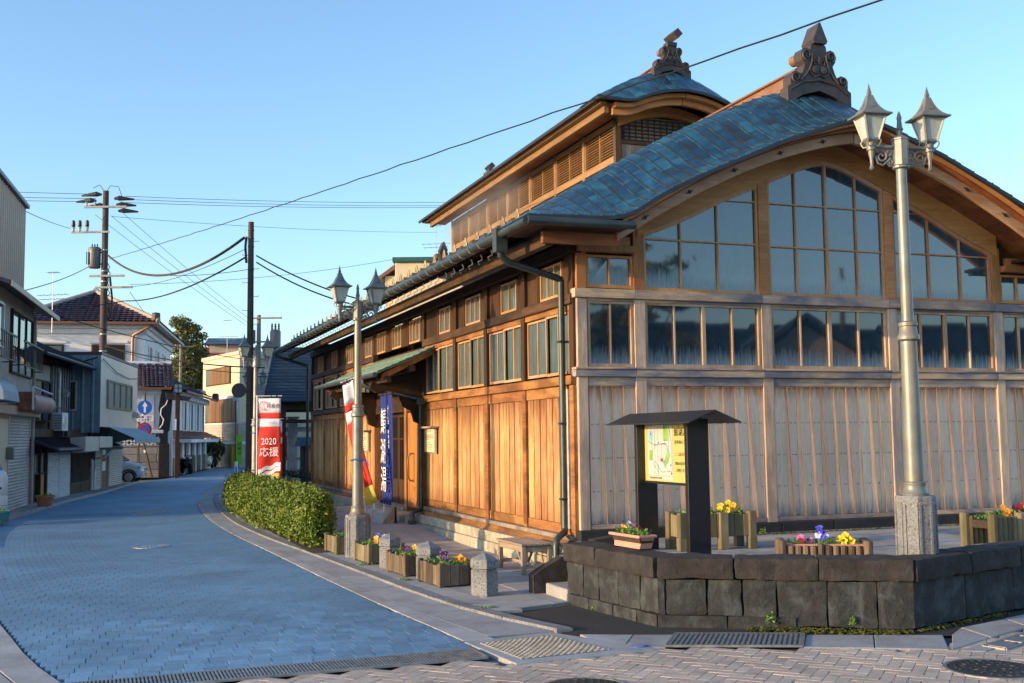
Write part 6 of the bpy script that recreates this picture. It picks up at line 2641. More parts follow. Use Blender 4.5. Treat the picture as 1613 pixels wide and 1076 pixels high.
# small things along the left pavement
t = thing('storage_tank', 'white plastic kerosene tank standing at the left edge of the street', 'tank', (-8.62, 15.55, .07), .1)
m = MB()
m.lathe([(.24, 0), (.25, .03), (.25, .52), (.24, .54), (.25, .56), (.25, .98), (.20, 1.10), (.12, 1.15), (.001, 1.15)], 14, sx=1, sy=1.25, cap=False)
m.build('tank_body', 'plastic_white', t, smooth=True)
m = MB()
m.tube([(-.1, 0, 1.12), (-.1, 0, 1.25), (.05, .1, 1.27), (.1, .1, 1.15)], .04, 8)
m.lathe([(.06, 1.14), (.06, 1.2), (.001, 1.2)], 10, cap=False)
m.build('valve', 'galvanised', t)
part('slot', 'rubber', t, (-.1, .1, -.30, -.27, .70, .75), c=0)
for k in range(6):
    m = MB()
    m.lathe([(.252, .05+k*.05), (.258, .065+k*.05), (.252, .08+k*.05)], 14, sy=1.25, cap=False)
    m.build('rib', 'plastic_white', t)


def pot(x, y, z, r, h, mat, label, leafn=90, hgt=.16):
    t = thing('potted_plant', label, 'plant pot', (x, y, z))
    m = MB()
    m.lathe([(r*.72, 0), (r*.95, h*.8), (r*1.06, h*.82), (r*1.06, h), (r*.94, h), (r*.9, h*.85), (.001, h*.85)], 14, cap=False)
    m.build('pot', mat, t, smooth=True)
    if leafn:
        tuft('foliage', 0, 0, h*.8, r*.9, hgt, leafn, 'leaf_fresh', t, s=.05)
    return t


pot(-7.75, 20.3, .07, .26, .30, 'terracotta', 'orange plant pot on the pavement by the white shutters')
pot(-8.35, 13.95, .07, .17, .26, 'plastic_teal', 'teal plant pot stacked by the kerosene tank')
pot(-8.75, 14.4, .07, .2, .45, 'rust', 'brown plant pot behind the teal pot at the left edge')
pot(-8.6, 13.7, .07, .13, .26, 'plastic_white', 'pale square looking pot at the very left edge', 40, .1)

# ------------------------------------------------------------------ kura storehouses at the bend


def tiles(name, parent, P, U, S, nu, ns, mat, wave=.05, n_sub=4):
    """tiled slope: rows of pantiles; P corner at the eave, U along the eave, S up the slope (both full length vectors)"""
    U, S = Vector(U), Vector(S)
    n = U.cross(S).normalized()
    if n.z < 0:
        n = -n
    m = MB()
    for r in range(ns):
        p = Vector(P)+S*(r/ns)
        m.grid(lambda u, v: p+U*u+S*(v*1.08/ns)+n*(wave*abs(sin(u*nu*pi))**.7+.045*(1-v)), nu*n_sub, 1)
    return m.build(name, mat, parent)


# two storey white kura
d_ = Vector((.153, .988, 0)).normalized()
loc, rz = frame(-4.33, 46.65, .153, .988)
KD = thing('kura', 'white plastered two storey storehouse with purple tiled hip roof', 'storehouse', loc, rz)
# local x along the street front, y into the block (to the left)
part('wall', 'plaster_white', KD, (0, 12.5, 0, 6.0, 0, 8.0), c=.02)
part('cornice', 'plaster_white', KD, (-.25, 12.75, -.25, 6.25, 7.72, 8.0), c=.03)
part('cornice_step', 'plaster_white', KD, (-.12, 12.62, -.12, 6.12, 7.45, 7.72), c=.03)
ex, ey = .75, .75
z0, z1 = 8.0, 9.95
ya, yb, xa, xb = -ey, 6.0+ey, -ex, 12.5+ex
ym = (ya+yb)/2
ap, aq = (xa+3.75, ym, z1), (xb-3.75, ym, z1)
rfm = MB()
rfm.add([(xa, ya, z0), (xa, yb, z0), (xb, yb, z0), (xb, ya, z0), ap, aq], [[0, 1, 4], [1, 2, 5, 4], [2, 3, 5], [3, 0, 4, 5], [0, 3, 2, 1]])
rk = rfm.build('roof', 'tile_purple', KD)


def hip_tiles(parent, e0, e1, apex0, apex1, nu, ns, mat):
    """pantile courses on one face of a hip roof between the eave e0-e1 and the top edge apex0-apex1"""
    e0, e1, a0, a1 = map(Vector, (e0, e1, apex0, apex1))
    n = (e1-e0).cross(a0-e0).normalized()
    if n.z < 0:
        n = -n
    m = MB()
    Le = (e1-e0).length
    for r in range(ns):
        def fn(u, v, r=r):
            f = (r+v*1.05)/ns
            p, q = lerp(e0, a0, f), lerp(e1, a1, f)
            w = (lerp(p, q, u)-e0).dot((e1-e0).normalized())
            return lerp(p, q, u)+n*(.06*abs(sin(w/Le*nu*pi))**.6+.06*(1-v)+.01)
        m.grid(fn, nu*3, 1)
    return m.build('tile_course', mat, parent, kind='stuff')


hip_tiles(rk, (xa, yb, z0), (xa, ya, z0), ap, ap, 24, 15, 'tile_purple')
hip_tiles(rk, (xa, ya, z0), (xb, ya, z0), ap, aq, 40, 15, 'tile_purple')
m = MB()
m.tube([(xa, ya, z0+.1), (ap[0], ap[1], ap[2]+.1)], .13, 8)
m.tube([(xa, yb, z0+.1), (ap[0], ap[1], ap[2]+.1)], .13, 8)
m.tube([(ap[0], ap[1], ap[2]+.15), (aq[0], aq[1], aq[2]+.15)], .16, 8)
m.build('ridge_tile', 'plaster_beige', rk, smooth=True)
m = MB()
m.obox((xa+.15, ya+.15, z0+.3), (.18, .18, .22), (.7, .7, 0), (-.7, .7, 0), c=.06)
m.build('corner_ornament', 'ridge_end', rk)
part('eave_edge', 'tile_brown', KD, (xa-.02, xb, ya-.02, ya+.04, z0-.10, z0+.03), (xa-.02, xa+.04, ya, yb, z0-.10, z0+.03), c=0)
for x in (2.0, 5.3, 8.6):
    w = part('window', 'plaster_white', KD, (x-.65, x+.65, -.08, .02, 5.3, 7.0), c=.03)
    part('shutter', 'steel_dark', w, (x-.35, x+.35, -.10, -.078, 5.5, 6.9), c=.01)
# the end wall facing the camera (x = 0): windows
for y0_, y1_ in ((1.0, 2.65), (4.0, 5.6)):
    w = part('window', 'wood_dark', KD, (-.08, .02, y0_, y1_, 5.25, 6.9), c=.01)
    part('pane', 'glass_dark', w, (-.095, -.078, y0_+.1, (y0_+y1_)/2-.04, 5.35, 6.8), (-.095, -.078, (y0_+y1_)/2+.04, y1_-.1, 5.35, 6.8), c=0)
    part('frame_moulding', 'plaster_white', w, (-.06, .02, y0_-.15, y1_+.15, 6.95, 7.08), c=.02)
m = MB()
m.tube([(-.55, -.5, 7.95), (-.55, -.2, 7.75), (-.12, .55, 7.4), (-.1, .6, 7.2), (-.1, .6, 4.5)], .075, 8)
m.build('downpipe', 'tile_brown', KD, smooth=True)

# lower storehouse with namako lattice and black pilaster
loc, rz = frame(-3.62, 45.0, .187, .982)
KE = thing('kura', 'low white storehouse with diamond lattice base, stone plinth and black gable post', 'storehouse', (-3.62, 45.0, 0), 0)
# local: camera facing wall at y = 0, running to -x
part('plinth', 'stone_fence', KE, (-4.5, .0, .06, 3.2, 0, 1.62), c=.02)
rr2 = random.Random(3)
for r in range(4):
    x = -4.5
    while x < 0:
        b = min(0, x+rr2.uniform(.7, 1.0))
        part('plinth_stone', 'stone_fence', KE, (x+.008, b-.008, -.02-rr2.random()*.02, .1, .02+r*.39, .40+r*.39), c=.02)
        x = b
part('plinth_cap', 'stone_fence', KE, (-4.5, .05, -.06, .1, 1.58, 1.66), c=.01)
part('wall', 'plaster_white', KE, (-4.5, .35, .12, 3.4, 1.62, 4.6), c=.02)
part('namako_panel', 'stone_dark_base', KE, (-4.5, -.1, .05, .13, 1.66, 2.25), c=0)
for k in range(14):
    for s in (-1, 1):
        x = -4.4+k*.33
        m = MB()
        m.beam((x-s*.3, .04, 1.66), (x+s*.3, .04, 2.25), .10, .05, (0, 1, 0), .01)
        m.build('namako_joint', 'plaster_white', KE)
part('cornice', 'plaster_white', KE, (-4.6, .2, -.12, .2, 2.25, 2.42), (-4.6, .35, -.02, .2, 4.25, 4.6), c=.02)
for k in range(6):
    part('vent_block', 'steel_dark', KE, (-.72, -.36, .08, .14, 2.62+k*.25, 2.80+k*.25), c=.005)
part('vent_frame', 'plaster_white', KE, (-.82, -.26, .075, .13, 2.5, 4.15), c=.01)
m = MB()
m.prism([(-.0, -.10, .0), (.50, -.10, .0), (.50, -.10, 1.7), (.42, -.10, 1.75), (.42, -.10, 2.3), (.50, -.10, 2.4), (.66, -.10, 4.5), (.1, -.10, 4.5), (-.06, -.10, 3.5), (.02, -.10, 3.2), (-.04, -.10, 2.5), (.0, -.10, 1.7)], (0, .4, 0))
fixn(m.build('black_pilaster', 'black_panel', KE))
part('corner_stone', 'stone_dark_base', KE, (-.02, .5, -.13, .4, 0, 1.7), c=.02)
m = MB()
m.tube([(.44, -.12, 4.1), (.30, -.12, 3.7), (.08, -.12, 3.5), (.05, -.12, 3.2), (.2, -.12, 2.95), (.15, -.12, 2.7), (.0, -.12, 2.5)], .035, 6)
m.build('painted_line', 'plaster_white', KE)
tl = tiles('tile_roof', KE, (-4.8, -.42, 4.58), (5.35, 0, 0), (0, 1.9, 1.25), 26, 10, 'tile_purple', .05)
tiles('tile_roof', KE, (-4.8, 3.4, 4.6), (5.35, 0, 0), (0, -1.9, 1.25), 13, 6, 'tile_purple', .05, 2)
m = MB()
m.tube([(-4.9, 1.48, 5.9), (.6, 1.48, 5.9)], .12, 8)
m.build('ridge_tile', 'plaster_white', tl, smooth=True)
for k in range(13):
    part('ridge_fret', 'tile_purple', tl, (-4.6+k*.4, -4.4+k*.4, 1.34, 1.40, 5.72, 5.9), c=0)
m = MB()
m.prism([(.36, -.1, 4.5), (.36, 3.2, 4.5), (.36, 1.48, 5.75)], (.1, 0, 0))
fixn(m.build('gable', 'plaster_white', KE))
m = MB()
m.beam((.60, -.42, 4.55), (.60, 1.48, 5.82), .12, .2)
m.beam((.60, 3.3, 4.6), (.60, 1.48, 5.82), .12, .2)
m.build('bargeboard', 'steel_dark', KE)
part('eave_edge', 'tile_brown', KE, (-4.8, .55, -.46, -.38, 4.46, 4.58), c=0)
m = MB()
m.prism([(.25, -.8, 4.3), (1.5, -.8, 4.05), (1.4, -.8, 3.9), (.3, -.8, 3.95)], (0, .9, 0))
fixn(m.build('side_hood', 'steel_dark', KE))

# shop row with piers beyond it
loc, rz = frame(-2.90, 46.6, .187, .982)
KF = thing('kura_shop', 'white storehouse shop with dark upright windows and tiled pent roof', 'shop', loc, rz)
part('wall', 'plaster_white', KF, (0, 15, 0, 6, 0, 4.5), c=.02)
part('cornice', 'plaster_white', KF, (-.1, 15.1, -.3, .1, 4.15, 4.5), c=.03)
t2 = tiles('tile_roof', KF, (-.3, -.75, 4.5), (15.8, 0, 0), (0, 3.4, 1.6), 50, 10, 'tile_purple', .05, 3)
part('eave_edge', 'tile_brown', KF, (-.3, 15.5, -.8, -.7, 4.38, 4.5), c=0)
m = MB()
m.obox((15.45, -.65, 4.7), (.3, .2, .25), c=.08)
m.build('corner_ornament', 'ridge_end', t2)
for x in (1.6, 4.6, 7.6, 10.6, 13.4):
    w = part('window', 'plaster_white', KF, (x-.7, x+.7, -.08, .02, 2.35, 4.1), c=.03)
    part('shutter', 'steel_dark', w, (x-.28, x+.28, -.10, -.078, 2.45, 4.05), c=.01)
tiles('pent_roof', KF, (.2, -1.0, 1.95), (14.6, 0, 0), (0, 1.0, .42), 46, 4, 'tile_brown', .05, 3)
part('pent_soffit', 'plaster_white', KF, (.2, 14.8, -.95, .0, 1.75, 1.94), c=.02)
for x in (.3, 3.0, 5.8, 8.6, 11.4, 14.2):
    p_ = part('pier', 'plaster_white', KF, (x, x+.8, -.15, .1, 0, 1.75), c=.02)
    part('pier_base', 'stone_fence', p_, (x-.05, x+.85, -.20, .1, 0, .95), c=.02)
    part('shop_door', 'wood_dark', KF, (x+.85, x+2.7, -.02, .05, 0, 1.72), c=0)
# concrete block behind the shop
part('side_block', 'concrete', KF, (15.05, 17.5, .4, 5, 0, 5.0), (15.0, 17.6, .2, 5.2, 5.0, 5.2), c=.02)
part('side_step', 'concrete', KF, (10, 15.0, 2.5, 5.5, 4.5, 6.4), c=.02)

# cream house at the end of the street
loc, rz = frame(2.2, 62.0, -.22, .976)
HG = thing('cream_house', 'sunlit cream three storey house with brown shuttered windows at the street end', 'house', loc, rz)
part('wall', 'plaster_cream', HG, (0, 8.0, -6, 0, 2.95, 7.6), c=.02)
part('parapet', 'plaster_cream', HG, (-.1, 8.1, -6.1, .1, 7.6, 7.85), c=.02)
part('white_band', 'plaster_white', HG, (.05, 7.95, -.1, .05, 2.95, 4.9), (-.05, 8.05, -6, .15, 1.55, 1.75), c=.01)
part('grey_siding', 'stone_fence', HG, (.02, 7.98, -6, .02, 1.75, 2.95), c=.01)
for k in range(5):
    part('siding_board', 'plaster_beige', HG, (.02, 7.98, .02, .05, 1.78+k*.235, 1.99+k*.235), c=.01)
part('ground_wall', 'plaster_beige', HG, (.02, 7.98, -6, -.02, 0, 1.55), c=.01)
part('garage_door', 'shutter_dark', HG, (1.0, 6.2, -.02, .03, 0, 1.5), c=0)
for k in range(7):
    part('garage_slat', 'shutter_dark', HG, (1.05, 6.15, .03, .055, .06+k*.2, .22+k*.2), c=.01)
for (a, b, z0, z1, n) in ((1.7, 7.1, 5.72, 6.95, 5), (.4, 7.2, 3.05, 4.7, 7)):
    w = part('window', 'wood_dark', HG, (a, b, -.05, .07, z0, z1), c=0)
    for k in range(n):
        xa, xb = lerp(a, b-.9, k/n), lerp(a, b-.9, (k+1)/n)
        part('shutter', 'wood_shutter', w, (xa+.03, xb-.03, .07, .12, z0+.05, z1-.05), c=.01)
    part('pane', 'glass_dark', w, (b-.85, b-.05, .07, .085, z0+.08, z1-.08), c=0)
part('garage_post', 'yellow_paint', HG, (.55, .85, .05, .3, 0, 1.5), c=.01)
part('rear_wing', 'plaster_cream', HG, (.3, 8, -11, -6, 0, 7.3), c=0)

# ------------------------------------------------------------------ vehicles
def loft(m, secs, close=True):
    """skin through a list of equal-length outlines"""
    n = len(secs[0])
    vs = [p for s_ in secs for p in s_]
    fs = []
    for i in range(len(secs)-1):
        for k in range(n):
            k2 = (k+1) % n
            fs.append([i*n+k, i*n+k2, (i+1)*n+k2, (i+1)*n+k])
    fs.append(list(range(n))[::-1])
    fs.append([(len(secs)-1)*n+k for k in range(n)])
    m.add(vs, fs)


def small_car(name, label, loc, rz, paint, tall=1.5, L=3.4, cat='car', van=False, plate='yellow_paint'):
    """local +x is the nose"""
    t = thing(name, label, cat, loc, rz)
    W = .735
    hx = L/2
    m = MB()
    # side outline stations along x: (x, sill z, belt z, half width)
    st = [(-hx, .42, .85, W*.90), (-hx+.08, .28, .95, W*.97), (-hx+.5, .22, .98, W), (0, .2, .96, W), (hx-.95, .2, .95, W), (hx-.55, .22, .90 if not van else .95, W*.98), (hx-.18, .24, .80, W*.93), (hx, .34, .66, W*.80)]
    secs = []
    for x, za, zb, w in st:
        secs.append([(x, -w*.92, za), (x, w*.92, za), (x, w, za+.12), (x, w, lerp(za, zb, .7)), (x, w*.93, zb), (x, w*.5, zb+.03), (x, -w*.5, zb+.03), (x, -w*.93, zb), (x, -w, lerp(za, zb, .7)), (x, -w, za+.12)])
    loft(m, secs)
    body = fixn(m.build('body', paint, t, smooth='full'))
    m = MB()
    nose = hx-.75 if not van else hx-.35
    st = [(-hx+.06, .93, .2), (-hx+.14, tall*.90, .60), (-hx+.4, tall*.985, .62), (0, tall, .625), (nose-.75, tall*.975, .60), (nose-.55, tall*.93, .58), (nose, .96, .60)]
    secs = [[(x, -W*.93, .93), (x, W*.93, .93), (x, w, zt), (x, -w, zt)] for x, zt, w in st]
    loft(m, secs)
    cab = fixn(m.build('cabin', paint, t, smooth=True))
    m = MB()
    for s in (-1, 1):
        m.add([(nose-.16, s*(W*.93+.003), 1.0), (.05, s*(W*.93+.003), 1.0), (.05, s*.645, tall-.12), (nose-.62, s*.625, tall-.14)], [[0, 1, 2, 3]])
        m.add([(-.02, s*(W*.93+.003), 1.0), (-hx+.45, s*(W*.93+.003), 1.0), (-hx+.5, s*.645, tall-.12), (-.02, s*.645, tall-.12)], [[0, 1, 2, 3]])
    m.build('side_window', 'glass_dark', t)
    m = MB()
    m.add([(nose+.012, -.56, .99), (nose+.012, .56, .99), (nose-.53, .55, tall*.925), (nose-.53, -.55, tall*.925)], [[0, 1, 2, 3]])
    m.build('windscreen', 'glass_dark', t)
    for sx in (-1, 1):
        for s in (-1, 1):
            m = MB()
            x = sx*(hx-.55)
            m.lathe([(.20, -.08), (.265, -.075), (.275, -.04), (.275, .04), (.265, .075), (.20, .08)], 22)
            m.v = [(x+q[0], s*(W-.07)+q[2], .275+q[1]) for q in m.v]
            w = m.build('wheel', 'rubber', t, smooth=True)
            m = MB()
            m.lathe([(.20, .0), (.19, .03), (.06, .045), (.001, .045)], 18, cap=False)
            for k in range(7):
                a = 2*pi*k/7
                m.beam((.05*cos(a), .05*sin(a), .045), (.185*cos(a), .185*sin(a), .035), .035, .02, (0, 0, 1))
            m.v = [(x+q[0], s*(W-.07)+s*(.05+q[2]), .275+q[1]) for q in m.v]
            m.build('rim', 'alu', w)
            m = MB()
            pts = [(x+.33*cos(a), s*(W+.004), .275+.33*sin(a)) for a in [pi*k/10 for k in range(11)]]
            m.tube(pts, .03, 5)
            m.build('wheel_arch', 'rubber', body)
    for s in (-1, 1):
        m = MB()
        m.obox((hx-.12, s*.52, .70), (.10, .15, .075), (1, s*.35, 0), (-s*.35, 1, 0), c=.03)
        m.build('headlight', 'headlight', t)
        m = MB()
        m.obox((hx-.85 if not van else nose-.1, s*(W+.09), 1.03), (.04, .08, .055), c=.02)
        m.build('mirror', paint, t)
    part('grille', 'steel_dark', t, (hx-.08, hx+.005, -.35, .35, .60, .66), c=.01)
    part('bumper', paint, t, (hx-.2, hx+.03, -.6, .6, .36, .56), c=.05)
    part('plate', plate, t, (hx+.03, hx+.042, -.165, .165, .40, .565), c=.003)
    return t


small_car('parked_car', 'pale blue small hatchback with yellow plate nosing out of the gap between houses', (-6.15, 39.35, .0), radians(-12), 'car_paint')
small_car('parked_van', 'white van parked beyond the storehouse shop far along the street', (.05, 63.5, .0), radians(-100), 'car_white', 1.8, 3.4, 'van', True, 'print_white')

# motorcycle in front of the storehouse shop
t = thing('motorcycle', 'dark scooter type motorcycle parked by the storehouse shop wall', 'motorcycle', (-2.05, 48.3, .06), radians(-75))
for x in (-.62, .62):
    m = MB()
    m.lathe([(.2, -.05), (.28, -.045), (.29, 0), (.28, .045), (.2, .05)], 18)
    m.v = [(x+q[0], q[2], .29+q[1]) for q in m.v]
    w = m.build('wheel', 'rubber', t)
    m = MB()
    m.lathe([(.2, -.02), (.2, .02), (.03, .03), (.001, .03)], 12, cap=False)
    m.v = [(x+q[0], q[2], .29+q[1]) for q in m.v]
    m.build('rim', 'alu', w)
m = MB()
loft(m, [[(-.75, -.12, .5), (-.75, .12, .5), (-.72, .1, .72), (-.72, -.1, .72)], [(-.2, -.16, .4), (-.2, .16, .4), (-.2, .13, .74), (-.2, -.13, .74)], [(.15, -.16, .3), (.15, .16, .3), (.2, .14, .45), (.2, -.14, .45)], [(.42, -.18, .35), (.42, .18, .35), (.52, .14, .95), (.52, -.14, .95)]])
fixn(m.build('body', 'steel_dark', t))
part('seat', 'rubber', t, (-.7, -.05, -.13, .13, .73, .82), c=.03)
m = MB()
m.tube([(.45, -.33, 1.02), (.5, 0, 1.0), (.45, .33, 1.02)], .018, 6)
m.tube([(.5, 0, 1.0), (.62, 0, .3)], .03, 6)
m.build('handlebar', 'steel_dark', t)
part('tail_light', 'sign_red', t, (-.79, -.74, -.06, .06, .55, .62), c=.01)
part('headlight', 'headlight', t, (.54, .6, -.08, .08, .82, .94), c=.02)

# ------------------------------------------------------------------ street signs at the bend
t = thing('traffic_sign', 'blue road signs with an upward arrow and no parking ring on a bent pole', 'road sign', (-4.55, 42.6, .05), radians(-7))
m = MB()
m.tube([(-.15, 0, 0), (-.15, 0, 1.5), (.0, 0, 1.95), (.15, 0, 2.25), (.15, 0, 4.2)], .04, 8)
m.build('pole', 'steel_dark', t, smooth=True)


def disc(parent, name, mat, x, z, r, y, th=.012, n=28):
    m = MB()
    m.lathe([(r, 0), (r, th), (.001, th)], n, cap=False)
    m.v = [(x+q[0], y-q[2], z+q[1]) for q in m.v]
    return m.build(name, mat, parent)


d = disc(t, 'direction_disc', 'sign_blue', .15, 3.45, .34, -.05)
m = MB()
m.prism([(.15-.05, -.066, 3.2), (.15+.05, -.066, 3.2), (.15+.05, -.066, 3.5), (.15+.13, -.066, 3.5), (.15, -.066, 3.72), (.15-.13, -.066, 3.5), (.15-.05, -.066, 3.5)], (0, -.004, 0))
fixn(m.build('arrow', 'print_white', d))
disc(t, 'no_parking_ring', 'sign_red', .15, 2.38, .34, -.05)
disc(t, 'no_parking_disc', 'sign_blue', .15, 2.38, .25, -.062)
m = MB()
m.beam((.15-.18, -.078, 2.56), (.15+.18, -.078, 2.20), .07, .004, (0, 1, 0))
m.build('slash', 'sign_red', t)
pl = part('time_plate', 'print_white', t, (-.2, .55, -.06, -.045, 2.76, 3.06), c=.01)
text('日曜・休日', .12, 'print_black', pl, (.17, -.064, 2.97), (1, 0, 0), (0, 0, 1))
text('7 - 8 を除く', .12, 'print_black', pl, (.17, -.064, 2.84), (1, 0, 0), (0, 0, 1))

t = thing('leaning_post', 'thin dark post leaning against the storehouse plinth wall', 'post', (-3.95, 44.55, 0))
m = MB()
m.tube([(0, 0, .05), (-.78, .1, 3.2)], .05, 8)
m.build('shaft', 'pole_concrete', t)
m = MB()
m.tube([(-.34, .03, 1.3), (-.36, .03, 1.42)], .062, 8)
m.build('band', 'plaster_white', t)

t = thing('lantern_post', 'dark square post with a glass lantern at the black storehouse gable', 'lamp post', (-2.78, 44.3, 0))
part('post', 'wood_dark', t, (-.11, .11, -.11, .11, 0, 4.25), c=.01)
part('name_plate', 'print_white', t, (-.13, -.05, -.13, -.115, 2.4, 2.95), c=.004)
part('lantern', 'steel_dark', t, (-.24, .24, -.24, .24, 4.25, 4.3), (-.24, .24, -.24, .24, 4.72, 4.78), (-.22, -.18, -.22, -.18, 4.3, 4.72), (.18, .22, -.22, -.18, 4.3, 4.72), (-.22, -.18, .18, .22, 4.3, 4.72), (.18, .22, .18, .22, 4.3, 4.72), (-.02, .02, -.21, -.19, 4.3, 4.72), (-.2, .2, -.21, -.19, 4.5, 4.53), c=0)
part('pane', 'glass_lamp', t, (-.18, .18, -.18, .18, 4.3, 4.72), c=0)

t = thing('lit_sign_box', 'small purple lettered sign box standing beside the white van', 'sign', (-.95, 61.0, .05), radians(-10))
part('box', 'plaster_white', t, (-.45, .45, -.12, .12, .1, 1.15), c=.02)
part('print', 'petal_violet', t, (-.30, -.0, -.128, -.12, .62, 1.02), (-.30, -.0, -.128, -.12, .18, .55), (.1, .16, -.128, -.12, .3, .95), c=0)
part('foot', 'steel_dark', t, (-.4, .4, -.2, .2, 0, .1), c=.01)

# ------------------------------------------------------------------ nobori banners


def nobori(name, label, loc, rz, pole_h, w, z0, z1, lean=0.0, words=True, flip=1, tilt=0.0, drift=0.0, grp='red and white cloth banners'):
    t = thing(name, label, 'banner', loc, rz, grp)
    m = MB()
    m.tube([(0, 0, -.0), (lean*.5, 0, pole_h*.5), (lean, 0, pole_h)], .016, 8)
    m.build('pole', 'white_paint', t)
    m = MB()
    m.tube([(lean-.05*flip, 0, z1+.06), (lean+flip*(w+.06), 0, z1+.06-tilt)], .010, 6)
    m.build('top_rod', 'white_paint', t)
    H = z1-z0
    bands = [(0, .17, 'cloth_white'), (.17, .235, 'cloth_red'), (.235, .33, 'cloth_white'), (.33, .86, 'cloth_red'), (.86, 1.0, 'cloth_gold')]

    def P(u, v):
        z = z1-H*v-tilt*u*(1-v*.4)
        x = lean*(z/pole_h)+flip*(.03+w*u)+drift*v*v
        return Vector((x, .03*sin(u*6+v*5)*(.3+v)+.04*v*sin(v*9+u*2), z))
    c = None
    for a, b, mt in bands:
        m = MB()
        m.shell(lambda u, v: P(u, lerp(a, b, v)), 10, max(3, int((b-a)*26)), (0, .003, 0))
        o = m.build('cloth_band', mt, t, smooth='full')
        c = c or o
    for k in range(4):
        p = P((k+.3)/4, 0)
        part('loop', 'print_black', t, (p.x-.02, p.x+.02, p.y-.006, p.y+.006, p.z, p.z+.07), c=0)
    if words:
        def tw(s_, size, u, v, mat='print_white', sx=1.0):
            p = P(u, v)
            text(s_, size, mat, t, (p.x, p.y-.05, p.z), (1, 0, 0), (0, 0, 1), sx=sx)
        # ring emblem of pink dots
        p = P(.24, .085)
        m = MB()
        for k in range(14):
            a = 2*pi*k/14
            m.lathe([(.02, 0), (.001, .002)], 8, (p.x+.10*cos(a), .10*sin(a), 0), cap=False)
        m.v = [(q[0], p.y-.05-q[2], p.z+q[1]) for q in m.v]
        m.build('emblem', 'print_pink', t)
        tw('福島市', .115, .69, .09, 'print_black')
        tw('ソフトボール', .075, .66, .285, 'print_blue')
        tw('2020', .235, .5, .50, sx=.82)
        tw('応援', .245, .5, .625, sx=1.0)
        for (v, a, mt) in ((.75, .25, 'cloth_white'), (.80, .3, 'cloth_white')):
            m = MB()
            m.shell(lambda q, r: P(q, v+a*.35*(1-q)-.02+.045*r+.01*sin(q*14))+Vector((0, -.012, 0)), 12, 2, (0, .002, 0))
            m.build('print_band', mt, t)
        for k in range(7):
            p = P(.15+.12*k, .91+.03*(k % 2))
            part('print_patch', 'print_white', t, (p.x-.025, p.x+.025, p.y-.014, p.y-.012, p.z-.02, p.z+.02), c=0)
    return t


nobori('nobori_banner', 'red 2020 cheering banner with white top beside the lamp post past the hedge', (-2.62, 14.0, .03), radians(-20), 2.95, .56, .72, 2.88)
nobori('nobori_banner', 'drooping red and white banner on a leaning pole behind the middle lamp post', (-1.32, 7.4, .1), radians(-20), 3.0, .22, .55, 2.95, lean=-.24, words=False, flip=-1, tilt=.12, drift=.30)
nobori('nobori_banner', 'red banner mostly hidden behind the nearer 2020 banner', (-2.12, 16.4, .03), radians(-20), 2.5, .45, .5, 2.35, words=False)
nobori('nobori_banner', 'slim red banner hanging under the dark pavilion roof', (1.15, 36.2, .03), radians(-20), 2.7, .4, .8, 2.6, words=False)
# tape round the lamp posts
for (lx, ly, z) in ((-2.38, 3.31, 1.55), (-2.49, 15.4, 2.05)):
    t = thing('blue_string', 'blue plastic string tied round the middle lamp post' if z < 2 else 'blue plastic string tied round the lamp post past the hedge', 'string', (lx, ly, z))
    m = MB()
    m.tube([(.105*cos(a), .105*sin(a), .01*sin(2*a)) for a in [2*pi*k/16 for k in range(17)]], .012, 5)
    m.tube([(.05, -.11, 0), (.12, -.13, -.03), (.14, -.12, -.10)], .009, 5)
    m.build('loop', 'sign_blue', t)

t = thing('marker_post', 'slim white and blue marker post at the kerb before the far hedge', 'marker post', (-1.35, 30.5, .03))
m = MB()
m.lathe([(.07, 0), (.07, .95), (.05, 1.0), (.001, 1.0)], 12, cap=False)
m.build('post', 'print_white', t)
part('lettering_strip', 'print_blue', t, (-.03, .03, -.074, -.066, .25, .8), c=0)
t = thing('guy_guard', 'yellow and black guard poles at the foot of the utility pole', 'guard pole', (-1.60, 20.1, 0))
for x, h in ((-.32, 2.55), (-.05, 1.3), (.12, 1.3)):
    m = MB()
    m.lathe([(.06, .75), (.06, h), (.001, h+.03)], 10, (x, 0, 0), cap=False)
    m.build('yellow_sleeve', 'yellow_paint', t)
    m = MB()
    m.lathe([(.065, 0), (.065, .75)], 10, (x, 0, 0))
    m.build('black_sleeve', 'rubber', t)
part('meter_shelf', 'steel_dark', t, (-.55, -.15, -.15, .15, 2.55, 2.62), c=.01)
t = thing('green_sign', 'narrow lime green cloth sign at the garage of the cream house', 'banner', (2.05, 60.4, .0), radians(-20))
part('cloth', 'cloth_green', t, (-.2, .2, -.01, .01, .25, 2.2), c=0)
part('pole', 'steel_dark', t, (-.26, -.22, -.02, .02, 0, 4.6), c=0)
part('lamp_head', 'glass_lamp', t, (-.42, -.06, -.15, .15, 4.4, 4.75), c=.03)
text('営業中', .3, 'print_black', t, (0, -.013, 1.3), (0, 0, -1), (1, 0, 0))

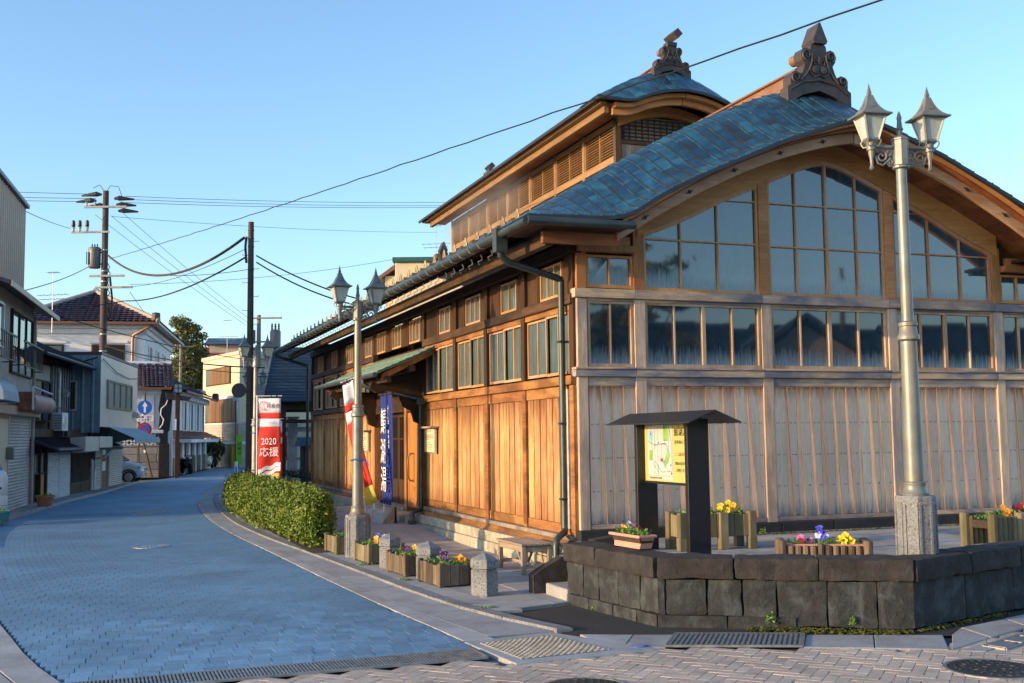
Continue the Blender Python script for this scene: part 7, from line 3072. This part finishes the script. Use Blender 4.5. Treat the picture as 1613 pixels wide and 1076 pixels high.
# ------------------------------------------------------------------ pavilion with blue shingle roof
PV = thing('pavilion', 'open timber pavilion with a deep dark blue shingle roof beyond the bathhouse', 'pavilion', (-.05, 32.3, 0))
rp = MB()
x0, x1, y0, y1, z0, z1 = -.0, 5.0, 0, 5.0, 3.47, 5.75
rp.add([(x0, y0, z0), (x1, y0, z0), (x1, y1, z0), (x0, y1, z0), (x0+.55, y0+1.0, z1), (x1-.55, y0+1.0, z1), (x1-.55, y1-1.0, z1), (x0+.55, y1-1.0, z1)], [[3, 2, 1, 0], [4, 5, 6, 7], [0, 1, 5, 4], [1, 2, 6, 5], [2, 3, 7, 6], [3, 0, 4, 7]])
rb = rp.build('roof', 'tile_blue', PV)
n_r = 17
for k in range(n_r):
    f0_, f1_ = k/n_r, (k+1)/n_r
    m = MB()
    for (ax, bx_) in ((lerp(x0, x0+.55, f0_), lerp(x1, x1-.55, f0_)),):
        ya, yb = lerp(y0, y0+1.0, f0_), lerp(y0, y0+1.0, f1_+.02)
        za, zb = lerp(z0, z1, f0_), lerp(z0, z1, f1_+.02)
        m.shell(lambda u, v: (lerp(ax-.02, bx_, u), lerp(ya-.045, yb-.008, v), lerp(za+.01, zb, v)), 20, 1, (0, -.0, -.035))
        m.shell(lambda u, v: (lerp(x0+.55*f0_-.045, x0+.55*(f1_+.02)-.008, v), lerp(ya-.03, y1-1.0*f0_, u), lerp(za+.01, zb, v)), 12, 1, (0, 0, -.035))
    fixn(m.build('shingle_course', 'tile_blue', rb))
for x in (.85, 4.3):
    for y in (.5, 4.5):
        part('post', 'wood_dark', PV, (x-.11, x+.11, y-.11, y+.11, 0, 3.5), c=.01)
part('beam', 'wood_dark', PV, (.2, 4.8, .42, .58, 3.1, 3.42), (.2, 4.8, 4.4, 4.6, 3.1, 3.4), (.75, .95, .5, 4.5, 3.1, 3.35), (.2, 4.8, .45, .55, 2.55, 2.7), c=.01)
part('roof_underside', 'wood_dark', PV, (.05, 4.95, .05, 4.95, 3.40, 3.46), c=0)
part('rail', 'wood_grey', PV, (.9, 4.3, .45, .53, .5, .62), (.9, 4.3, .45, .53, 1.0, 1.12), (1.25, 1.36, .44, .54, 0, 1.25), (2.2, 2.3, .44, .54, 0, 1.25), c=.005)
t = thing('well_box', 'wooden well housing with a small blue grey roof under the pavilion', 'well', (1.75, 31.3, 0))
part('case', 'wood_red_post', t, (-.35, 1.2, -.3, .3, .35, 1.6), c=.01)
part('case_frame', 'wood_dark', t, (-.42, -.30, -.34, .34, 0, 1.65), (1.15, 1.27, -.34, .34, 0, 1.65), (-.42, 1.27, -.34, .34, .25, .38), c=.01)
m = MB()
m.prism([(-.6, -.6, 1.62), (-.6, 0, 1.95), (-.6, .6, 1.62), (-.6, .6, 1.58), (-.6, -.6, 1.58)], (2.1, 0, 0))
fixn(m.build('roof', 'tile_blue', t))
t = thing('stone_pillar', 'pale stone pillar with cross arm standing inside the pavilion', 'pillar', (1.45, 34.4, 0))
part('shaft', 'concrete', t, (-.2, .2, -.2, .2, 0, 2.75), c=.02)
part('arm', 'concrete', t, (-.9, 1.2, -.1, .1, 2.2, 2.4), c=.02)
part('cap', 'concrete', t, (-.25, .25, -.25, .25, 2.75, 2.85), c=.02)

# ------------------------------------------------------------------ utility poles and wires
def crossarm(m, z, x0, x1, y=-.16):
    m.box(x0, x1, y-.045, y+.045, z-.045, z+.045)


def insul(m, x, y, z, up=1, r=.06, h=.24):
    m.lathe([(r*.5, 0), (r, h*.15*up), (r*.6, h*.3*up), (r, h*.5*up), (r*.6, h*.65*up), (r*.9, h*.85*up), (.001, h*up)], 8, (x, y, z), cap=False)


RZP = radians(-20)
PA = thing('utility_pole', 'tall brown utility pole with crossarms and a grey transformer behind the metal house', 'utility pole', (-6.37, 41.12, 0), RZP, 'utility poles')
m = MB()
m.lathe([(.19, 0), (.135, 13.75)], 14)
m.build('shaft', 'pole_concrete', PA, smooth=True)
for k, z in enumerate((4.5, 5.3, 6.1, 6.9, 9.4, 9.9, 10.9)):
    m = MB()
    m.lathe([(.19-.004*z+.012, z-.03), (.19-.004*z+.012, z+.03)], 12)
    m.build('band', 'galvanised', PA)
for z, x0, x1 in ((12.95, -.95, 1.05), (11.75, -1.55, .25), (9.65, -.65, 1.0), (9.1, -.35, 1.4)):
    m = MB()
    crossarm(m, z, x0, x1)
    m.build('crossarm', 'galvanised', PA)
m = MB()
for x, dz in ((-.85, 0), (-.45, 0)):
    insul(m, x, -.16, 13.0, 1)
for x in (-1.45, -1.15, -.8):
    insul(m, x, -.16, 11.75, 1, .09, .42)
m.build('insulator', 'insulator', PA)
m = MB()
for x in (-1.45, -1.15, -.8):
    m.lathe([(.07, 0), (.10, .08), (.08, .3), (.04, .34)], 8, (x, -.16, 11.98))
for (x, z, d) in ((-.55, 13.55, -1), (-.8, 13.25, -1), (-.35, 13.0, -1), (.75, 13.35, 1), (.85, 13.05, 1), (.95, 12.75, 1)):
    m.tube([(x-d*.35, 0, z+.03), (x-d*.1, 0, z+.05), (x+d*.2, 0, z+.02), (x+d*.6, 0, z-.02)], [.05, .13, .09, .04], 7)
m.tube([(.05, 0, 13.75), (.2, 0, 14.0), (.6, 0, 13.95), (.75, 0, 13.5)], .015, 4)
m.tube([(-.05, 0, 13.7), (-.3, 0, 14.05), (-.6, 0, 13.9)], .015, 4)
m.build('line_clamp', 'steel_dark', PA)
tr = None
m = MB()
m.lathe([(.001, 10.02), (.25, 10.04), (.28, 10.10), (.28, 10.86), (.295, 10.87), (.295, 10.95), (.24, 11.03), (.001, 11.07)], 18, (-.46, -.05, 0), cap=False)
tr = m.build('transformer', 'transformer', PA, smooth=True)
m = MB()
for k in range(5):
    a = pi*.6+k*.42
    m.obox((-.46+.28*cos(a+1.6), -.05-.30*abs(sin(a)), 10.48), (.012, .03, .30), c=0)
for k in range(3):
    insul(m, -.58+.12*k, -.05, 11.02, 1, .04, .18)
m.box(-.22, -.1, -.09, -.01, 10.2, 10.26)
m.box(-.22, -.1, -.09, -.01, 10.75, 10.81)
m.build('transformer_fitting', 'steel_dark', tr)
m = MB()
for k in range(9):
    x = .28+.05*sin(k*2.1)
    m.tube([(.16, -.1, 10.3-k*.3), (x, -.12, 10.1-k*.32), (.2, -.1, 9.8-k*.28)], .022, 5)
m.tube([(.3, -.1, 9.6), (.42, -.1, 8.6), (.36, -.1, 7.6), (.3, -.1, 7.9)], .05, 6)
m.build('cable_bundle', 'wire', PA)

PB = thing('utility_pole', 'dark bare utility pole rising behind the red banner and lamp post', 'utility pole', (-2.14, 19.6, 0), RZP, 'utility poles')
m = MB()
m.lathe([(.118, 0), (.085, 8.45)], 14)
m.build('shaft', 'pole_concrete', PB, smooth=True)
m = MB()
for k in range(14):
    z = 2.4+k*.42
    s = 1 if k % 2 else -1
    m.tube([(0, 0, z), (s*.24, 0, z), (s*.25, 0, z+.03)], .010, 5)
m.build('climbing_step', 'galvanised', PB)
m = MB()
for z in (8.2, 7.95, 7.7, 7.0, 3.3, 2.9):
    m.lathe([(.118-.004*z+.01, z-.02), (.118-.004*z+.01, z+.02)], 12)
m.tube([(-.13, -.03, 8.0), (-.16, -.03, 7.7), (-.13, -.02, 7.2)], .04, 6)
m.build('band', 'steel_dark', PB)
m = MB()
m.lathe([(.22, 0), (.22, .02), (.001, .02)], 20, cap=False)
m.v = [(q[0]-.3, -.1-q[2], q[1]+3.35) for q in m.v]
m.build('round_plate', 'steel_dark', PB)

PC = thing('utility_pole', 'far utility pole with a small grey transformer above the pavilion roof', 'utility pole', (2.2, 52.0, 0), RZP, 'utility poles')
m = MB()
m.lathe([(.17, 0), (.12, 9.2)], 12)
m.build('shaft', 'pole_grey', PC, smooth=True)
for z, x0, x1 in ((9.0, -.4, 1.4), (6.6, -1.0, .9), (6.0, -.8, 1.0), (7.6, -.5, 1.0)):
    m = MB()
    crossarm(m, z, x0, x1)
    m.build('crossarm', 'pole_grey', PC)
m = MB()
m.lathe([(.30, 7.1), (.32, 7.2), (.32, 8.2), (.25, 8.3)], 14, (1.0, -.1, 0))
m.lathe([(.18, 7.5), (.18, 8.3)], 12, (-.35, -.1, 0))
m.build('transformer', 'transformer', PC, smooth=True)
m = MB()
for x in (.8, 1.0, 1.2):
    insul(m, x, -.1, 8.3, 1, .07, .4)
m.build('insulator', 'steel_dark', PC)

t = thing('utility_pole', 'thin far pole seen before the wooded hill behind the storehouse', 'utility pole', (-.9, 74.0, 0), 0, 'utility poles')
m = MB()
m.lathe([(.14, 0), (.10, 9.8)], 10)
m.build('shaft', 'pole_grey', t)
part('crossarm', 'pole_grey', t, (-.9, .9, -.05, .05, 9.0, 9.1), c=0)


def wire(label, a, b, sag=.4, r=.018, mat='wire', wob=0.0, n=28, grp='overhead wires'):
    a, b = Vector(a), Vector(b)
    t = thing('overhead_wire', label, 'wire', a, 0, grp)
    pts = []
    for k in range(n+1):
        f = k/n
        p = (b-a)*f
        p.z -= sag*4*f*(1-f)
        if wob:
            p.z += wob*sin(k*2.3)
            p.x += wob*cos(k*1.7)
        pts.append(p)
    m = MB()
    m.tube(pts, r, 5)
    m.build('cable', mat, t, smooth='full')
    return t

wire('heavy twisted cable sweeping from the top right corner down to the tall utility pole', (3.75, -12.2, 6.33), (-6.17, 40.69, 10.42), .15, .013, wob=.010, n=70)
wire('thick brown cable sagging between the tall pole and the bare pole', (-6.23, 40.7, 10.6), (-2.36, 19.5, 7.94), 1.05, .045, 'rope_cable')
wire('black cable from the bare pole down to the low arm of the tall pole', (-2.33, 19.5, 7.34), (-5.41, 40.59, 8.45), .35, .028)
wire('black cable from the tall pole past the left houses', (-5.46, 40.61, 8.45), (-14.1, 26.0, 6.3), .4, .024)
wire('upper black cable from the bare pole to the bathhouse eave', (-2.0, 19.4, 7.40), (.66, 17.22, 5.90), .12, .022)
wire('lower black cable from the bare pole to the bathhouse eave', (-2.0, 19.4, 7.20), (.49, 17.29, 5.75), .14, .022)
for i, (z0, z1, w) in enumerate(((13.47, 13.29, 'top'), (13.26, 12.91, 'middle'), (13.11, 12.74, 'bottom'))):
    wire('%s of the three high lines leaving the tall pole to the left' % w, (-6.8, 40.65, z0), (-26, 40.0, z1), .2, .012)
for i, (z0, z1, w) in enumerate(((13.36, 16.7, 'top'), (13.21, 16.5, 'middle'), (13.06, 16.4, 'bottom'))):
    wire('%s of the three high lines leaving the tall pole towards the bathhouse roof' % w, (-5.5, 40.2, z0), (15.96, 51.25, z1), .15, .012)
wire('thin pale line from the tall pole to the far right sky', (-6.1, 40.5, 12.42), (16.14, 61.88, 16.65), .2, .010)
for a, b, w in (((-6.83, 40.74, 12.51), (1.1, 46.76, 8.48), 'left'), ((-6.12, 40.49, 12.45), (1.26, 46.69, 8.58), 'middle'), ((-5.56, 40.28, 12.53), (1.42, 46.62, 8.72), 'right')):
    wire('%s of three thin lines slanting from the crossarm to the far pole' % w, a, (b[0]+.35, b[1]+5.2, b[2]+.1), .1, .010)
wire('cable from the transformer over the tan house', (-7.06, 41.05, 10.08), (-9.6, 8, 4.3), .3, .016)
wire('thin line from the upper crossarm over the tan house', (-7.88, 41.19, 11.87), (-9.6, 10, 7.6), .2, .012)
wire('thin level line between the two nearer poles', (-5.23, 40.4, 9.85), (-2.25, 19.6, 6.99), .2, .010)
wire('thin line rising from the tall pole behind the yellow roof house', (-5.22, 40.46, 9.22), (8.97, 43.58, 11.65), .3, .010)
wire('thin line from the bare pole top to the tall pole', (-2.32, 19.5, 7.6), (-5.64, 40.62, 9.11), .3, .010)
wire('line crossing in front of the white storehouse windows', (-8.85, 34.48, 7.25), (2.0, 50.9, 6.4), .25, .022)
wire('black bundle crossing the storehouse to the far lamp post', (-6.29, 38.99, 6.18), (-.74, 27.0, 4.5), .2, .026)
wire('lower black line crossing below the storehouse windows', (-6.02, 38.89, 6.09), (-.52, 27.0, 4.3), .3, .014)
wire('line from the tall pole down to the wooded hill', (-5.22, 40.49, 8.86), (-.9, 74, 9.0), .4, .012)


def antenna(label, x, y, z0, z1, s=1.0):
    t = thing('tv_antenna', label, 'antenna', (x, y, z0), radians(-30), 'television antennas')
    h = z1-z0
    m = MB()
    m.tube([(0, 0, 0), (0, 0, h)], .018*s, 5)
    m.build('mast', 'alu', t)
    m = MB()
    for z, w in ((h-.02, .25), (h*.62, .7), (h*.55, .6)):
        m.tube([(-w*s, 0, z), (w*s, 0, z)], .012*s, 4)
        for k in range(5):
            x_ = lerp(-w, w, k/4)*s
            m.tube([(x_, -.22*s, z), (x_, .22*s, z)], .009*s, 4)
    m.build('elements', 'alu', t)
    return t


antenna('tv antenna on a mast above the left roofs beside the tall pole', -8.54, 39.6, 6.8, 9.55, 1.0)
antenna('tv antenna on a mast rising behind the bathhouse raised roof', 7.7, 33.4, 9.2, 11.45, .9)
antenna('tv antenna on a mast above the red roofed house', 2.95, 78.0, 8.0, 11.6, 1.2)

# ------------------------------------------------------------------ houses and trees in the distance
t = thing('hill_house', 'distant house with a faded red roof above the cream house', 'house', (3.2, 84.5, 0), radians(-12))
part('wall', 'plaster_beige', t, (-1.6, 2.2, 0, 6, 0, 8.9), c=.02)
m = MB()
m.prism([(-2.0, -.6, 8.9), (-2.0, 2.6, 10.1), (-2.0, 6.6, 8.9), (-2.0, 6.6, 8.8), (-2.0, -.6, 8.8)], (4.6, 0, 0))
fixn(m.build('roof', 'red_roof', t))
part('upper_wall', 'plaster_beige', t, (-1.2, 1.6, 1.0, 5, 9.2, 10.3), c=.02)
m = MB()
m.prism([(-1.6, .4, 10.2), (-1.6, 3, 10.95), (-1.6, 5.6, 10.2)], (3.6, 0, 0))
fixn(m.build('upper_roof', 'tile_blue', t))
hwin(t, -.5, 1.2, 7.6, 8.6, -.02)

t = thing('roof_house', 'small cream house with a green flat roof behind the bathhouse roof', 'house', (7.45, 40.0, 0), radians(-20))
part('wall', 'plaster_cream', t, (0, 3.4, 0, 3.5, 0, 10.75), c=.02)
part('roof', 'green_roof', t, (-.12, 3.6, -.2, 3.7, 10.75, 10.98), c=.01)
m = MB()
m.prism([(-.05, .1, 10.65), (-1.0, .1, 9.95), (-1.0, .1, 9.8), (-.05, .1, 10.4)], (0, 2.5, 0))
fixn(m.build('side_eave', 'tile_brown', t))
part('side_wall', 'plaster_cream', t, (-.55, 0, .3, 2.5, 0, 10.1), c=.02)

t = thing('tiled_house', 'low old house with tiled roof ridge peeping between the tan house and the storehouse', 'house', (-14.6, 48.5, 0), radians(80))
part('wall', 'plaster_white', t, (-2.5, 5, 0, 6, 0, 8.0), c=.02)
r_ = tiles('tile_roof', t, (-3, -.8, 8.0), (8.6, 0, 0), (0, 3.4, 1.5), 26, 8, 'tile_purple', .05)
m = MB()
m.tube([(-3, 2.6, 9.5), (5.6, 2.6, 9.5)], .16, 8)
m.obox((5.6, 2.6, 9.65), (.2, .3, .3), c=.1)
m.build('ridge_tile', 'ridge_end', r_)


def tree(name, label, x, y, hgt, crown, n, mat, ls=.22, lean=.1, cat='tree', grp=None, trunk_r=.22, seed=1, needles=False):
    """crown: clumps (dx, dy, z, rx, rz) around limbs"""
    rnd = random.Random(seed)
    t = thing(name, label, cat, (x, y, 0), 0, grp)
    m = MB()
    top_ = Vector((lean, 0, hgt*.93))
    pts = [Vector((lean*(f**1.5)+.10*sin(f*7), .08*cos(f*5), hgt*.93*f)) for f in [k/8 for k in range(9)]]
    m.tube(pts, [trunk_r*(1-.85*k/8) for k in range(9)], 8)
    m.build('trunk', 'bark', t, smooth=True)
    for (dx, dy, z, rx, rz_) in crown:
        f = max(.15, min(.9, (z-.2*hgt)/(hgt)))
        p0 = Vector((lean*(f**1.5), 0, hgt*.9*f))
        mm = MB()
        mm.tube([p0, (p0+Vector((dx, dy, z)))/2+Vector((0, 0, -.15)), Vector((dx, dy, z))], [trunk_r*.32, trunk_r*.2, .02], 5)
        mm.build('limb', 'bark', t)
    m = MB()
    tot = sum(c[3]**2*c[4] for c in crown)
    for (dx, dy, z, rx, rz_) in crown:
        k = int(n*(rx*rx*rz_)/tot)
        for q in range(k):
            d = rv(rnd)
            r = rnd.random()**.45
            w = 1+.35*MN.noise(Vector((dx*2+d.x*1.6, dy+d.y*1.6, z+d.z*1.6)))
            p = Vector((dx+d.x*rx*r*w, dy+d.y*rx*r*w, z+d.z*rz_*r*w))
            leaf(m, p, (d*.5+rv(rnd)).normalized(), ls*rnd.uniform(.5, 1.4), .5 if not needles else .3, rnd)
    m.build('crown', mat, t, kind='stuff')
    return t


def clumps(seed, n, w, z0, z1, taper=.5, r=(.5, 1.0), flat=.55):
    rnd = random.Random(seed)
    out = []
    for k in range(n):
        f = (k+.5)/n
        z = lerp(z0, z1, f)
        a = k*2.4+rnd.uniform(-.4, .4)
        d = w*(1-taper*f)*rnd.uniform(.45, 1.0)
        rr_ = rnd.uniform(*r)*(1-.35*f)
        out.append((d*cos(a), d*sin(a), z, rr_, rr_*flat))
    return out


tree('pine_tree', 'tall uneven pine tree behind the storehouse roofs', .15, 81, 12.2, clumps(4, 26, 1.7, 4.6, 11.7, .5, (.9, 1.5), .62), 26000, 'leaf_pine', .22, .2, seed=4)
tree('pine_tree', 'darker pine tree lower on the hill beside the red roofed house', 2.2, 86, 8.6, clumps(8, 18, 1.6, 3.5, 8.4, .5, (1.0, 1.5), .6), 14000, 'leaf_dark', .2, .1, seed=8)
tree('pine_tree', 'low dark tree at the left foot of the hill', -1.9, 84, 7.6, clumps(15, 18, 1.8, 3, 7.4, .5, (1.0, 1.5), .6), 13000, 'leaf_dark', .2, .1, seed=15)
tree('shrub', 'round dark shrub at the end of the storehouse shop', .55, 62.6, 2.0, [(0, 0, 1.1, .9, .9), (.3, .2, 1.5, .6, .6), (-.3, 0, .7, .7, .6)], 5000, 'leaf_dark', .12, .05, 'shrub', None, .06, 21)
# wooded rise closing the street
m = MB()


def hillf(u, v):
    x = lerp(-14, 60, u)
    y = lerp(84, 240, v)
    h = 7*ss(v*1.3)*(.55+.45*ss((x+10)/22))+4.6*ss((x+14)/9)*ss((60-x)/20)*min(1, v*6)
    return (x, y, -.1+h*(1+.25*MN.noise(Vector((x*.06, y*.05, 1))))+.5*MN.noise(Vector((x*.3, y*.3, 4)))*min(1, v*8))


m.grid(hillf, 60, 50)
m.build('hill', 'hill_wood', kind='structure', smooth='full')
m = MB()
rnd = random.Random(77)
for k in range(16000):
    u, v = rnd.uniform(.05, .55), rnd.random()**1.6*.5
    p = Vector(hillf(u, v))
    w = MN.noise(p*.35)
    leaf(m, p+Vector((0, 0, rnd.uniform(0, 1.1)*(1+w))), (rv(rnd)+Vector((0, -.3, .5))).normalized(), rnd.uniform(.3, .7), .7, rnd)
m.build('hill_undergrowth', 'leaf_dark', label='dark undergrowth covering the distant hill', cat='undergrowth', kind='stuff')

# ------------------------------------------------------------------ what stands behind the camera and shows in the gable glass
t = thing('street_house', 'dark tile roofed house across the street mirrored in the gable windows', 'house', (30, -39, 0), radians(8))
part('wall', 'wood_dark', t, (-20, 20, -5, 4, 0, 5.0), c=.02)
m = MB()
m.prism([(-21, 5.2, 4.7), (-21, -.5, 7.7), (-21, -6.2, 4.7)], (42, 0, 0))
rr_ = fixn(m.build('roof', 'tile_blue', t))
tiles('tile_course', rr_, (21, 5.3, 4.75), (-42, 0, 0), (0, -5.8, 3.05), 90, 12, 'tile_blue', .06, 2)
m = MB()
m.tube([(-21, -.5, 7.85), (21, -.5, 7.85)], .28, 8)
m.build('ridge_tile', 'tile_blue', rr_)
t = thing('gable_house', 'plastered house with a steep gable mirrored in the lower gable windows', 'house', (24, -30, 0), radians(25))
part('wall', 'plaster_beige', t, (-3.5, 3.5, -4, 4, 0, 4.5), c=.02)
m = MB()
m.prism([(-4.3, 4.6, 4.2), (0, 4.6, 7.2), (4.3, 4.6, 4.2), (4.1, 4.6, 4.0), (0, 4.6, 6.95), (-4.1, 4.6, 4.0)], (0, -9.2, 0))
fixn(m.build('roof', 'tile_blue', t))
m = MB()
m.prism([(-3.4, 4.0, 4.4), (3.4, 4.0, 4.4), (0, 4.0, 6.7)], (0, -8, 0))
fixn(m.build('gable', 'plaster_beige', t))
tree('pine_tree', 'spreading garden pine mirrored in the upper left gable panes', 12.6, -22.5, 9.5, clumps(31, 16, 2.6, 4.0, 9.2, .4, (.8, 1.3), .38), 9000, 'leaf_pine', .25, -.5, seed=31, needles=True)
t = thing('utility_pole', 'utility pole behind the photographer mirrored in the gable glass', 'utility pole', (30, -34, 0), radians(30), 'utility poles')
m = MB()
m.lathe([(.17, 0), (.12, 10.5)], 10)
m.build('shaft', 'pole_concrete', t)
part('crossarm', 'galvanised', t, (-.9, .9, -.05, .05, 9.4, 9.5), (-.9, .9, -.05, .05, 8.6, 8.7), c=0)
wire('line behind the photographer mirrored in the gable glass', (30, -34, 9.5), (80, -30, 11), .6, .02)

# steam drifting along the louvres of the raised roof
st_ = NT('steam')
st_.t.nodes.remove(st_.b)
pv = st_.n('ShaderNodeVolumePrincipled')
pv.inputs['Color'].default_value = (.95, .95, .95, 1)
tc = st_.n('ShaderNodeTexCoord')
mp = st_.n('ShaderNodeMapping')
mp.inputs['Location'].default_value = (-.5, -.5, -.5)
st_.l(tc.outputs['Generated'], mp.inputs['Vector'])
ln = st_.n('ShaderNodeVectorMath', operation='LENGTH')
st_.l(mp.outputs[0], ln.inputs[0])
fall = st_.n('ShaderNodeMapRange')
fall.inputs['From Min'].default_value = .5
fall.inputs['From Max'].default_value = .05
st_.l(ln.outputs['Value'], fall.inputs['Value'])
nz = st_.noise(tc.outputs['Object'], .9, 4, .6, .5)
thr = st_.n('ShaderNodeMapRange')
thr.inputs['From Min'].default_value = .38
thr.inputs['From Max'].default_value = .68
st_.l(nz, thr.inputs['Value'])
m1 = st_.n('ShaderNodeMath', operation='MULTIPLY')
st_.l(fall.outputs[0], m1.inputs[0])
st_.l(thr.outputs[0], m1.inputs[1])
m2 = st_.n('ShaderNodeMath', operation='MULTIPLY')
m2.inputs[1].default_value = .6
st_.l(m1.outputs[0], m2.inputs[0])
st_.l(m2.outputs[0], pv.inputs['Density'])
st_.l(pv.outputs[0], st_.t.nodes['Material Output'].inputs['Volume'])
m = MB()
m.box(1.9, 3.05, 7.5, 15.6, 6.75, 8.05)
m.build('steam', 'steam', kind='stuff', label='thin steam drifting along the louvres of the raised roof', cat='steam')
SC.cycles.volume_step_rate = 4
SC.cycles.volume_max_steps = 64
